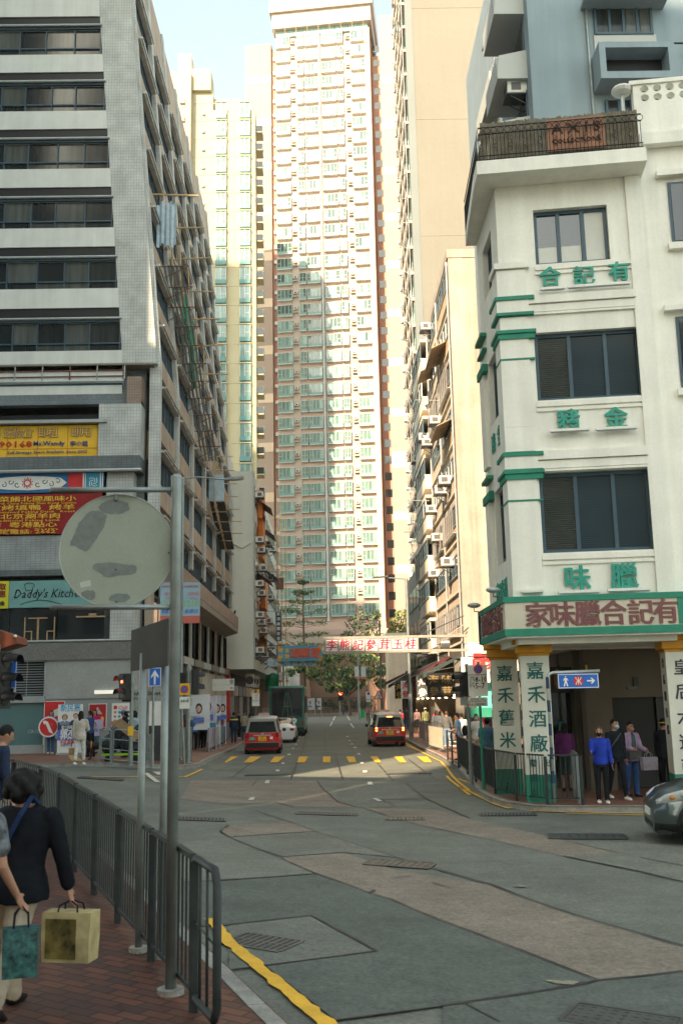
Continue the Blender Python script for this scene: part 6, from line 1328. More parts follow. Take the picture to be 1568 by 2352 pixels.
# ------------------------------------------------------------------ right pavement: railing, signs, lamps
railing('pedestrian_railing', 'dark railing of close upright bars round the right corner by the painted columns', [(4.30, 34.0), (4.16, 31), (4.0, 28.2), (3.92, 26.3), (3.95, 24.6), (4.15, 22.9), (4.62, 21.92), (5.35, 21.78)], 1.05, 'dsteel', bars=.10)
railing('pedestrian_railing', 'short tubular railing at the far end of the corner railing, two open rails', [(4.42, 38.4), (4.34, 36.3), (4.3, 34.3)], 1.1, 'dsteel', horiz=3)
railing('pedestrian_railing', 'short pale railing set back beside the blue metro sign post', [(5.35, 22.1), (5.62, 23.6)], 1.05, 'steel', bars=.2)
t = thing('metro_sign', 'blue metro direction sign with walking figure and red emblem on a banded bent post', 'sign', V((5.32, 21.9, KERB))); b = t.location; zt = PY(1268, 1545, 21.9).z; xe = PY(1376, 1545, 21.9).x
b.x = PY(1270, 1800, 21.9).x; b = V((b.x, 21.9, KERB)); q = MB(); q.tube([b, V((b.x, 21.9, zt - .12)), V((b.x + .04, 21.9, zt - .03)), V((b.x + .12, 21.9, zt)), V((xe, 21.9, zt + .02))], .035, C['alu'], 12); shade(q.build('post', t)); q = MB()
for k in range(5): q.tube([b + UZ * (.45 + k * .5), b + UZ * (.7 + k * .5)], .0375, C['navy'], 12)
q.build('bands', t)
c = PY(1327, 1564, 21.86); w = PY(1375, 1564, 21.86).x - PY(1281, 1564, 21.86).x; h = PY(1327, 1549, 21.86).z - PY(1327, 1583, 21.86).z; plate(t, c, w, h, C['blue'], border=C['wsign']); q = MB(); f = V((0, -.008, 0))
m_ = c + f + V((-w * .31, 0, 0)); q.ell(m_ + UZ * h * .3, (h * .05, .004, h * .05), WH, 8, 5); q.prism([m_ + V((x * h, 0, z * h)) for x, z in ((-.08, .22), (.08, .22), (.2, .06), (.16, .02), (.07, .12), (.07, -.02), (.16, -.34), (.08, -.36), (0, -.08), (-.08, -.36), (-.16, -.33), (-.07, -.02), (-.07, .12), (-.14, .02), (-.18, .05))], (0, -.003, 0), WH)
m_ = c + f; q.disc(m_, (0, 1, 0), h * .33, .004, C['brand'], 28); q.tube([m_ + V((0, -.006, -h * .24)), m_ + V((0, -.006, h * .24))], h * .035, WH, 5)
for s in (-1, 1): q.tube([m_ + V((h * .2 * math.cos(a) * .9, -.006, s * h * .26 - s * h * .24 * math.sin(a))) for a in [math.pi * k / 8 for k in range(9)]], h * .03, WH, 5)
m_ = c + f + V((w * .31, 0, 0)); q.prism([m_ + V((x * h, 0, z * h)) for x, z in ((-.28, .05), (.08, .05), (-.04, .2), (.07, .2), (.28, 0), (.07, -.2), (-.04, -.2), (.08, -.05), (-.28, -.05))], (0, -.003, 0), WH); q.build('symbols', t)
yN = 26.0; t, b, zt = mast('no_stopping_sign', 'white no-stopping sign reading 8-10 and 5-7 on a dark green post', 'traffic sign', 1103, yN, 1520, .035, 'jade')
def PQ(px, py): return PY(px, py, yN - .06)
q = MB(); a, b_ = PQ(1073, 1528), PQ(1118, 1545); q.box(a.x, b_.x, yN - .055, yN - .04, PQ(1090, 1599).z, PQ(1090, 1527).z, C['wsign']); q.build('plate', t); q = MB(); q.box(PQ(1075, 1610).x, PQ(1119, 1610).x, yN - .055, yN - .04, PQ(1090, 1622).z, PQ(1090, 1602).z, C['wsign']); q.build('lower_plate', t)
q = MB(); c = PQ(1097, 1537); q.disc(c, (0, 1, 0), .115, .01, C['brand'], 28); q.disc(c - V((0, .008, 0)), (0, 1, 0), .09, .006, C['blue'], 28)
for s in (-1, 1): q.obox(c + V((-.065, -.014, -.065 * s)), V((.13, 0, .13 * s)), V((.012, 0, -.012 * s)), V((0, .004, 0)), C['brand'])
q.box(PQ(1074, 1550).x, PQ(1118, 1550).x, yN - .062, yN - .056, PQ(1090, 1550.6).z, PQ(1090, 1549.4).z, C['navy'])
for s, (px, py), hh, ft in (('8-10', (1104, 1560), .21, .3), ('5-7', (1102, 1575), .21, .24), ('am', (1084, 1556), .1, None), ('上午', (1084, 1562), .09, None), ('pm', (1084, 1571), .1, None), ('下午', (1084, 1577), .09, None), ('Except taxi', (1096, 1606), .075, .36), ('pick up/drop off', (1096, 1611), .075, .44), ('的士上落客除外', (1096, 1618), .075, .48)): q.text(s, PQ(px, py), UX, UZ, hh, BK, .003, .012 if hh > .15 else .003, fit=ft)
q.build('lettering', t)
t, b, zt = mast('traffic_signal', 'black two-lamp signal on a grey post behind the white no-stopping sign', 'traffic light', 1076, 27.4, 1525, .05); signal_head(t, PY(1066, 1572, 27.3), (-.85, -.2, 0), 2, None, .33); q = MB(); q.box(b.x - .2, b.x + .02, b.y - .1, b.y + .1, PY(1070, 1620, 27.4).z, PY(1070, 1602, 27.4).z, C['alu']); q.build('side_box', t)
def lampR(px, y, top, armpx, armpy, lab, bands=False):
    t, b, zt = mast('street_lamp', lab, 'street lamp', px, y, top, .09, 'steel', foot=False); q = MB(); q.tube([b, b + UZ * 3.2], .13, C['steel'], 12); q.build('base', t)
    if armpx: e = PY(armpx, armpy, y); q = MB(); q.tube([V((b.x, y, zt - .05)), V((b.x - .2, y, zt)), e], .04, C['steel'], 6); q.build('arm', t); q = MB(); q.obox(e - V((.75, .12, .03)), V((.9, 0, .06)), V((0, .24, 0)), UZ * .09, C['iron']); q.build('lamp_head', t)
    return t, b
lampR(943, 58, 1329, 885, 1327, 'tall street lamp on the right pavement with a long arm over the road')
lampR(877, 95, 1425, 842, 1424, 'second street lamp farther along the right kerb, smaller in the picture')
t, b = lampR(825, 118, 1495, None, 0, 'far lamp post carrying two pale banners with coral feet')
for px0, px1 in ((814, 824), (828, 840)):
    a, b_ = PY(px0, 1531, 117.8), PY(px1, 1559, 117.8); q = MB(); q.box(a.x, b_.x, 117.75, 117.8, b_.z + .25, a.z, M('banner_off_white', (.5, .55, .56), .7, .05)); q.box(a.x, b_.x, 117.75, 117.8, b_.z, b_.z + .25, BNR); q.build('banner', t)
t, b = lampR(652, 105, 1500, None, 0, 'far left lamp post with grey banners under the blue signs'); 
for px0, px1 in ((640, 649), (655, 663)):
    a, b_ = PY(px0, 1545, 104.8), PY(px1, 1567, 104.8); q = MB(); q.box(a.x, b_.x, 104.75, 104.8, b_.z + .22, a.z, C['ac']); q.box(a.x, b_.x, 104.75, 104.8, b_.z, b_.z + .22, BNR); q.build('banner', t)
t, b, zt = mast('traffic_signal', 'distant signal showing red in front of the far fence', 'traffic light', 781, 141, 1586, .07); signal_head(t, PY(782, 1598, 140.8), (0, -1, 0), 2, (0, LIT_R, 'disc'), .7)
t, b, zt = mast('warning_sign', 'red-edged white warning triangle with a bent arrow', 'traffic sign', 870, 92, 1600, .04); c = PY(869, 1597, 91.9); q = MB(); q.prism([c + V((x, 0, z)) for x, z in ((-.5, -.36), (.5, -.36), (0, .5))], (0, .03, 0), C['brand']); q.build('plate', t); q = MB(); q.prism([c + V((x, -.006, z)) for x, z in ((-.36, -.28), (.36, -.28), (0, .34))], (0, -.003, 0), C['wsign']); q.tube([c + V((.08, -.02, -.24)), c + V((.08, -.02, -.02)), c + V((-.1, -.02, .06))], .035, BK, 5); q.build('symbol', t)
t, b, zt = mast('no_stopping_sign', 'small distant white no-stopping sign beside the warning triangle', 'traffic sign', 846, 96, 1588, .04); a, b_ = PY(840, 1589, 95.9), PY(851, 1606, 95.9); q = MB(); q.box(a.x, b_.x, 95.85, 95.9, b_.z, a.z, C['wsign']); q.box(a.x, b_.x, 95.85, 95.9, b_.z - .25, b_.z - .04, C['wsign']); q.build('plate', t); q = MB(); q.disc(PY(845.5, 1593, 95.84), (0, 1, 0), .13, .01, C['blue'], 14); q.build('symbol', t)
t = thing('litter_bin', 'small bright green street bin by the far right kerb', 'bin', base(832, 125)); q = MB(); q.tube([t.location, t.location + UZ * .9], .35, M('bin_green', (.02, .30, .08), .5, .1), 12); q.build('body', t); q = MB(); q.tube([t.location + UZ * .9, t.location + UZ * 1.0], .38, C['jade'], 12); q.build('lid', t)
WC = M('pale_canvas', (.55, .50, .38), .8, .12, 3); PPC = M('printed_canvas', (.42, .36, .38), .8, .4, 3)
barrier(962, 58, 977, 53, 'barrier with dark striped print at the far end of the sunlit pavement', PPC); barrier(979, 53, 992, 49, 'barrier with red and white print in the sun', M('red_white_print', (.55, .42, .38), .8, .4, 4)); barrier(984, 47.5, 1015, 43.5, 'plain cream canvas barrier nearest on the sunlit pavement', WC)

# ------------------------------------------------------------------ shops under the cream tenement
SR = thing('shop_row', 'dark row of shop fronts with awnings and signboards along the right pavement', 'shop front', (8, 70, 0))
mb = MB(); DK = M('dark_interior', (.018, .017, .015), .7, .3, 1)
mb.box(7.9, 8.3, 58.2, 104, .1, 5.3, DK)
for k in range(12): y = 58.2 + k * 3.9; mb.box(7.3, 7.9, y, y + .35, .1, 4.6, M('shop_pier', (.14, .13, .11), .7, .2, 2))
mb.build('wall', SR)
AW_ = [M('awning_%d' % i, c_, .8, .2, 2) for i, c_ in enumerate(((.03, .05, .045), (.09, .015, .02), (.05, .07, .06), (.02, .02, .022)))]
for k in range(11):
    y = 58.6 + k * 4.1; q = MB(); z1 = 4.9 + .25 * (k % 2); ov = 5.5 + .5 * (k % 3); q.prism([(7.75, y, z1), (ov, y, z1 - 1.0), (ov, y, z1 - 1.28), (7.75, y, z1 - .1)], (0, 3.8, 0), AW_[k % 4]); q.build('awning', SR)
    q = MB(); q.box(7.15, 7.3, y + .5, y + 3.3, 2.75, 3.55, (C['wsign'], C['gold'], C['navy'], C['wsign'], C['brand'])[k % 5]); sb = q.build('signboard', SR); q = MB()
    for j, ch in enumerate('參茸海味行'[:4]): q.text(ch, (7.13, y + .9 + j * .68, 3.15), V((0, -1, 0)), UZ, .55, (BK, CRIM, GDL, BK, GDL)[k % 5], .006, .02)
    q.build('lettering', sb)
    q = MB(); q.box(7.35, 7.85, y + .3, y + 3.5, .12, .9, C['wood'] if k % 2 else C['acdark'])
    for j in range(7): q.box(7.4, 7.8, y + .4 + j * .43, y + .72 + j * .43, .9, 1.1 + .3 * rnd.random(), (C['gold'], C['wood'], C['brand'], C['wsign'])[rnd.randrange(4)])
    q.build('goods_counter', SR)
    if k < 7: q = MB(); q.ell((7.5, y + 2, 2.55), (.12, .12, .12), M('lit_bulb', (1, .7, .35), .5, 0, emit=5), 8, 5); q.build('bulb', SR)
for k in range(5):
    y = 58.4 + k * 7.3; p = V((6.6, y, 3.9)); t = thing('upright_signboard', ('nearest projecting black and gold signboard on the right shops', 'second projecting signboard on the right shops, dark with pale letters', 'third projecting signboard on the right shops, rust brown', 'fourth projecting signboard on the right shops, white', 'farthest projecting signboard on the right shops')[k], 'sign', p, group='projecting shop signboards'); q = MB(); q.box(5.7, 7.2, y, y + .12, 2.5, 3.9, (C['black'], C['iron'], M('rust_board', (.14, .05, .03), .6, .2), C['wsign'], C['black'])[k]); q.tube([(5.7, y + .06, 3.95), (7.75, y + .06, 4.3)], .025, C['iron'], 5); q.build('board', t); q = MB()
    for j, ch in enumerate('海味參茸'): q.text(ch, (6.08 + .75 * (j % 2), y - .01, 3.52 - .68 * (j // 2)), UX, UZ, .6, (M('sun_toned_gold', (.22, .15, .05), .5, 0), WH, BK, CRIM, GDL)[k], .006, .02)  # nearest board's gold set darker in colour because sunlight falls on it
    q.build('lettering', t)
t = thing('shop_floodlight', 'pale cylindrical lamp on a bracket at the red awning end', 'lamp', PY(1022, 1482, 56)); p = t.location; q = MB(); q.tube([p - V((.22, 0, 0)), p + V((.22, 0, 0))], .22, C['ac'], 12); q.build('drum', t); q = MB(); q.tube([p, p + V((.1, 0, .5)), p + V((1.2, .5, 1.2))], .03, C['alu'], 5); q.tube([p + V((-.4, 0, -.1)), p + V((-1.6, .2, -.6))], .09, C['wsign'], 6); q.build('bracket', t)
# corner shop in the side lane facing the camera
t = thing('lane_shop', 'small lane shop with a white sign, teal board and red door under the cream tenement', 'shop front', (9, 57, 0))
q = MB(); a, b_ = PY(1058, 1510, 55), PY(1100, 1568, 55); q.box(a.x, b_.x + .6, 55, 55.15, b_.z, a.z, C['wsign']); q.build('signboard', t); q = MB(); q.text('昌', PY(1096, 1514, 54.97), UX, UZ, .7, C['brand'], .02, .04); q.text('珍', PY(1122, 1520, 54.97), UX, UZ, .9, C['brand'], .02, .04); q.text('行', PY(1068, 1560, 54.97), UX, UZ, .35, C['brand'], .02, .02); q.build('lettering', t)
q = MB(); a, b_ = PY(1082, 1560, 55.6), PY(1135, 1625, 55.6); q.box(b_.x - 1.0, b_.x + 1.0, 55.6, 55.75, b_.z, a.z, M('lane_teal', (.10, .42, .38), .6, .15, 2)); q.build('board', t); q = MB(); q.box(b_.x - 1.6, b_.x + 1.0, 55.0, 55.6, b_.z - .5, b_.z, C['jade']); q.build('awning', t); q = MB(); q.box(b_.x - .9, b_.x - .3, 56.6, 56.7, .1, b_.z - .5, C['brand']); q.box(b_.x + .0, b_.x + 1, 56.6, 56.7, .1, b_.z - .5, C['wsign']); q.build('door', t)
q = MB(); q.box(7.9, 17, 56.75, 56.95, 3.9, 5.4, CW2); q.box(8.3, 9.0, 56.7, 56.75, 4.0, 4.9, C['black']); q.tube([PY(1073, 1478, 54), PY(1108, 1476, 54)], .04, C['wsign'], 6); q.build('wall', t)

# ------------------------------------------------------------------ end of the street: podium wall, column, fence, planting
t = thing('podium_wall', 'brown tiled podium wall across the end of the street under the tower', 'wall', (0, 152, 0)); q = MB(); PB = M('podium_brown', (.21, .125, .085), .8, .15, .5); q.box(-9, 9, 152, 153, 0, 9.5, PB); q.build('wall', t); q = MB(); q.box(-9.1, 9.1, 151.8, 153, 9.5, 12.4, TWH); q.box(-9.1, 9.1, 151.7, 153, 12.4, 13.2, TP); q.build('parapet', t); q = MB(); q.prism([(-3.2, 151.6, .5), (-2.6, 151.6, .5), (-3.3, 151.6, 8), (-3.7, 151.6, 8)], (0, .4, 0), M('buttress_buff', (.35, .22, .12), .8, .1)); q.build('buttress', t)
t = thing('round_pier', 'stout white round pier left of the far trees', 'pier', (-5.7, 148, .3)); q = MB(); q.tube([(-5.7, 148, .3), (-5.7, 148, 9.0)], 1.35, M('pier_white', (.5, .5, .45), .8, .08, 1), 24); shade(q.build('shaft', t)); q = MB(); q.tube([(-5.7, 148, 9.0), (-5.7, 148, 9.6)], 1.5, TWH, 24); q.build('cap', t)
t = thing('planter_block', 'sunlit cream planter terrace with shrubs right of the far trees', 'planter', (9.5, 128, .3)); q = MB(); q.box(7.6, 13, 128, 134, .2, 10.4, C['cream']); q.box(7.4, 13, 127.8, 134, 10.4, 10.9, CW2); q.build('wall', t)
t = thing('street_fence', 'dark upright-barred fence along the far pavement in front of the podium', 'fence', (0, 147.5, .4)); q = MB()
for i in range(100): x = -8 + 15.5 * i / 99; q.box(x - .03, x + .03, 147.45, 147.5, .4, 3.0, C['black'])
q.box(-8, 7.5, 147.44, 147.5, 2.9, 3.0, C['iron']); q.box(-8, 7.5, 147.4, 147.6, .2, .75, M('plinth', (.3, .24, .2), .8, .1)); q.build('bars', t)
railing('far_railing', 'pale low railing at the far left bend beneath the flags', [(-6.5, 143), (-4.2, 143), (-2.0, 142.6), (.2, 142.2)], 1.15, 'steel', bars=.3)
# ------------------------------------------------------------------ trees
LF = [M('leaf_' + n, c_, .6, .25, 1.2, island=.5) for n, c_ in (('green', (.08, .15, .04)), ('dark', (.035, .085, .035)), ('yellow', (.22, .24, .06)), ('pinkish', (.20, .12, .13)), ('feathery', (.06, .105, .04)))]
BARK = M('bark', (.09, .07, .05), .9, .3, 4)
def leaves(mb, c, r, n, s, m, flat=1.0):
    for i in range(n):
        while True:
            d = V((rnd.uniform(-1, 1), rnd.uniform(-1, 1), rnd.uniform(-1, 1)))
            if .2 < d.length < 1: break
        p = V(c) + V((d.x * r[0], d.y * r[1], d.z * r[2])); a = V((rnd.uniform(-1, 1), rnd.uniform(-1, 1), rnd.uniform(-1, 1) * flat)).normalized(); b = a.orthogonal().normalized(); b = (b + a.cross(b) * rnd.uniform(-1, 1)).normalized() * s * rnd.uniform(.6, 1.2); a = a * s * rnd.uniform(.7, 1.3)
        mb.add([p - a, p + b * .5, p + a, p - b * .5], [(0, 1, 2, 3)], m if not isinstance(m, list) else m[rnd.randrange(len(m))])
def tree(label, loc, clumps, m, trunk, n, s, name='street_tree', flat=1.):
    t = thing(name, label, 'tree', loc, group='trees at the end of the street'); q = MB(); q.tube(trunk, .22, BARK, 8, .07)
    for c, r in clumps[::2]: j = trunk[max(1, len(trunk) // 2)]; q.tube([j, V(j).lerp(V(c), .5) + V((0, 0, .3)), c], .09, BARK, 5, .02)
    q.build('trunk', t); q = MB()
    for c, r in clumps: leaves(q, c, r, n, s, m, flat)
    q.build('crown', t)
x = xy(700, 140); cl = []
for z, w in ((19.0, .8), (17.6, 1.5), (16.3, 2.4), (15.0, 3.3), (13.3, 3.2), (11.7, 3.4), (10.2, 4.0), (8.9, 3.6)):
    for k in range(5): a = rnd.uniform(0, 6.28); r_ = w * rnd.uniform(.35, .8); cl.append((V((x + math.cos(a) * r_, 140 + math.sin(a) * r_, z + rnd.uniform(-.25, .25))), (w * .42, w * .42, .3)))
    for s in (-1, 1): cl.append((V((x + s * w * .8, 140, z + .15)), (w * .32, w * .3, .22)))
t = thing('layered_tree', 'slender layered tree with flat tiers of fine foliage before the pink tower', 'tree', (x, 140, .4), group='trees at the end of the street'); q = MB(); q.tube([(x, 140, .4), (x + .1, 140, 7), (x - .05, 140, 14), (x, 140, 20)], .22, BARK, 8, .04)
for c, r in cl: q.tube([V((x, 140, c.z - .5)), c], .035, BARK, 4, .012)
q.build('trunk', t); q = MB()
for c, r in cl: leaves(q, c, r, 60, .17, [LF[4], LF[4], LF[0]], .4)
q.build('crown', t)
cl = [(V((xy(px, 138), 138 + rnd.uniform(-1.5, 1.5), PY(px, py, 138).z)), (r_, r_, r_ * .75)) for px, py, r_ in ((745, 1520, 1.5), (770, 1505, 1.6), (800, 1500, 1.7), (830, 1505, 1.7), (855, 1512, 1.5), (720, 1545, 1.2), (745, 1555, 1.5), (775, 1545, 1.6), (805, 1545, 1.7), (835, 1545, 1.5), (860, 1550, 1.3), (790, 1575, 1.2), (820, 1570, 1.2), (690, 1535, .9), (665, 1545, .7), (760, 1580, .8), (880, 1540, 1.2), (878, 1570, .9))]
tree('broad dark green tree filling the end of the street below the hanging signs', (xy(800, 138), 138, .4), cl, [LF[0], LF[1], LF[1], LF[2]], [V((xy(805, 138), 138, .4)), V((xy(800, 138), 138, 3)), V((xy(795, 138), 138, 6.5))], 170, .3)
cl = [(V((xy(px, 146), 146, PY(px, py, 146).z)), (r_, r_, r_ * .8)) for px, py, r_ in ((815, 1430, 1.2), (840, 1420, 1.4), (862, 1430, 1.3), (830, 1450, 1.5), (855, 1455, 1.5), (870, 1412, .8), (800, 1460, 1.0), (875, 1465, 1.0))]
tree('greyish flowering tree behind the white seven-character sign', (xy(840, 146), 146, .4), cl, [LF[3], LF[0], LF[4], LF[1]], [V((xy(845, 146), 146, .4)), V((xy(845, 146), 146, 6)), V((xy(845, 146), 146, 12))], 110, .28)
cl = [(V((xy(px, 130), 130, PY(px, py, 130).z)), (r_, r_, r_ * .8)) for px, py, r_ in ((915, 1430, .9), (930, 1415, 1.0), (940, 1435, .9), (922, 1448, .9), (935, 1455, .8), (905, 1452, .7), (945, 1405, .7))]
tree('sunlit yellow-green shrub on the cream planter terrace', (xy(925, 130), 130, 10.8), cl, [LF[2], LF[2], LF[0]], [V((xy(925, 130), 130, 10.8)), V((xy(926, 130), 130, 11.6)), V((xy(928, 130), 130, 12.6))], 120, .24, 'shrub')
cl = [(V((px, 148.6, 1.9)), (1.1, .6, .8)) for px in (-1.2, .2, 2.6, 4.2, 5.8)]
tree('clipped dark hedge behind the far fence', (2, 148.6, .4), cl, [LF[1], LF[1], LF[0]], [V((2, 148.6, .4)), V((2, 148.6, 1)), V((2, 148.6, 1.5))], 130, .2, 'hedge')
p = PX(920, 1010, 13.5); cl = [(V((xy(918 + i * 2, 128), 128, PY(918, 985 + i * 16, 128).z)), (.7, .5, .8)) for i in range(4)]
# ------------------------------------------------------------------ scaffolds
t = thing('bamboo_scaffold', 'bamboo scaffold with steel trays and blue sheeting clinging to the office block face', 'scaffold', (-7, 46, 17)); q = MB()
for k in range(12):
    y = 43 + k * .75; z = 24.6 - k * .45; x = lx(z) + .35 + .25 * (k % 3); q.tube([(x, y, z - 1.4), (x - .05, y, z + 1.6)], .035, C['bamboo'], 5)
for k in range(7):
    y = 42.6 + k * 1.5; z = 25.8 - k * .95; q.tube([(lx(z) - .1, y, z), (lx(z) + 2.1, y + .2, z + .1 * (k % 3))], .04, C['bamboo'], 6)
for k in range(6): q.tube([(lx(22) + .5, 43 + k * 2, 25 - k * 1.2), (lx(20) + .5, 46 + k * 2, 22 - k * 1.2)], .03, C['bamboo'], 5)
q.build('bamboo_poles', t); q = MB()
for k in range(11):
    y = 43.2 + k * .95; z = 22.5 - k * .62
    for j in range(5): q.obox((lx(z) + .15 + j * .19, y, z), (.1, 0, 0), (0, .95, -.62), (0, 0, .04), M('zinc_slat', (.26, .31, .33), .5, .15, 4, metal=.3))
    q.tube([(lx(z) + .0, y, z - .05), (lx(z) + 1.35, y, z - .02)], .025, C['rust'], 5); q.tube([(lx(z) + .0, y, z - .7), (lx(z) + 1.3, y, z - .05)], .02, C['rust'], 5)
q.build('trays', t); q = MB(); [q.obox((lx(24) + .1 + .11 * k, 42.3 + .07 * (k % 2), 23.0 + .1 * (k % 3)), (.12, .07 * (1 - 2 * (k % 2)), 0), (0, .02, 0), (.02 * (k % 2), 0, 2.1), C['tarp']) for k in range(8)]; q.build('sheeting', t); q = MB()
for k in range(3): q.obox((lx(21) + .5 + .1 * (k % 2), 46 + k * 1.3, 21.0 - k * .85), (.0, 1.0, -.7), (.25, .05, 0), (0, 0, 1.3), C['net'])
q.build('netting', t)
t = thing('bamboo_scaffold', 'second smaller bamboo scaffold further back on the office block face', 'scaffold', (-7, 60, 14)); q = MB()
for k in range(12): y = 57 + k * .6; z = 15.5 - k * .15; q.tube([(lx(z) + .5, y, z - 1.8), (lx(z) + .5, y, z + 1.8)], .035, C['bamboo'], 5)
for k in range(7): z = 16.8 - k * .6; y = 57 + k * 1.0; q.tube([(lx(z), y, z), (lx(z) + 1.6, y + .2, z)], .035, C['bamboo'], 5)
q.build('bamboo_poles', t); q = MB()
for k in range(5): z = 14.2 - k * .4; y = 58 + k * 1.2; q.obox((lx(z) + .1, y, z), (.9, 0, 0), (0, 1.0, -.35), (0, 0, .05), C['iron'])
q.build('trays', t); q = MB(); q.obox((lx(15) + .1, 57.5, 14.2), (0, .03, 0), (.9, 0, 0), (0, 0, 1.6), C['tarp']); q.build('sheeting', t)
t = thing('bamboo_scaffold', 'slim bamboo scaffold in front of the plain building before the tower', 'scaffold', (-5, 100, 4)); q = MB()
for x in (-5.1, -4.7, -4.3): q.tube([(x, 101, 4), (x, 101, 24 - (x + 5) * 4)], .05, C['bamboo'], 5)
for k in range(14): q.tube([(-5.4, 101, 5 + k * 1.25), (-4.1, 101, 5.1 + k * 1.25)], .035, C['bamboo'], 5)
for k in range(4): q.box(-5.3, -4.5, 100.6, 101.1, 7 + k * 3.4, 8.1 + k * 3.4, C['rust']) if k % 2 == 0 else q.tube([(-5.3, 101, 6 + k * 3), (-3.6, 100.6, 7 + k * 3)], .04, C['bamboo'], 5)
q.build('bamboo_poles', t)
t = thing('green_net', 'green safety netting wrapped round a canopy under the hanging signs', 'netting', (-4.6, 84, 4.4)); q = MB(); a, b_ = PY(608, 1545, 84), PY(641, 1588, 84)
for i in range(8):
    for j in range(5): u_, v_ = i / 8, j / 5; f_ = lambda u, v: V((a.x + (b_.x - a.x) * u, 84 + .4 * math.sin(u * 9 + v * 3), a.z + (b_.z - a.z) * v + .25 * (1 - v) * abs(u - .6) * -2)); q.obox(f_(u_, v_), f_(u_ + .125, v_) - f_(u_, v_), f_(u_, v_ + .2) - f_(u_, v_), V((0, .01, 0)), C['net'])
q.build('netting', t)
# ------------------------------------------------------------------ people
SKIN = M('skin', (.36, .19, .12), .55, .06, 6); HAIR = M('black_hair', (.008, .0075, .0075), .75, .3, 14, spec=.25); HAIRB = M('brown_hair', (.07, .035, .018), .5, .2, 8)
CL = {}
def cloth(n, c, r=.85, sheen=0): 
    if n not in CL: CL[n] = M(n, c, r, .22, 9, spec=.12)
    return CL[n]
BLKC = cloth('black_cloth', (.014, .015, .018)); NAVYC = cloth('navy_cloth', (.02, .03, .06)); WHC = cloth('white_cloth', (.62, .60, .55)); JEAN = cloth('blue_denim', (.06, .12, .24)); DJEAN = cloth('dark_denim', (.03, .06, .10)); BEI = cloth('beige_cloth', (.45, .38, .28)); GREYC = cloth('grey_cloth', (.10, .10, .095)); WSHOE = cloth('white_shoe', (.68, .66, .60)); DSHOE = cloth('dark_shoe', (.02, .02, .02))
def skin_mesh(mb, vox, mat, name, parent, fold=0., smooth=3):
    me = bpy.data.meshes.new('t'); me.from_pydata([tuple(p) for p in mb.v], [], mb.f); o = bpy.data.objects.new('t', me); TMP.collection.objects.link(o)
    r = o.modifiers.new('r', 'REMESH'); r.mode = 'VOXEL'; r.voxel_size = vox
    s = o.modifiers.new('s', 'SMOOTH'); s.iterations = smooth; s.factor = .5
    vl = TMP.view_layers[0]; vl.update(); dg = vl.depsgraph; n = bpy.data.meshes.new_from_object(o.evaluated_get(dg)); bpy.data.objects.remove(o); bpy.data.meshes.remove(me)
    if fold:
        nm = [v.normal.copy() for v in n.vertices]
        for v, vn in zip(n.vertices, nm): v.co += vn * (noise.noise(V((v.co.x * 9, v.co.y * 9, v.co.z * 5))) * fold + noise.noise(v.co * 22) * fold * .5)
    n.materials.clear(); n.materials.append(mat); n.polygons.foreach_set('use_smooth', [True] * len(n.polygons)); n.name = name
    return link(bpy.data.objects.new(name, n), parent, True)
def rx(v, a): c, s = math.cos(a), math.sin(a); return V((v.x, v.y * c - v.z * s, v.y * s + v.z * c))
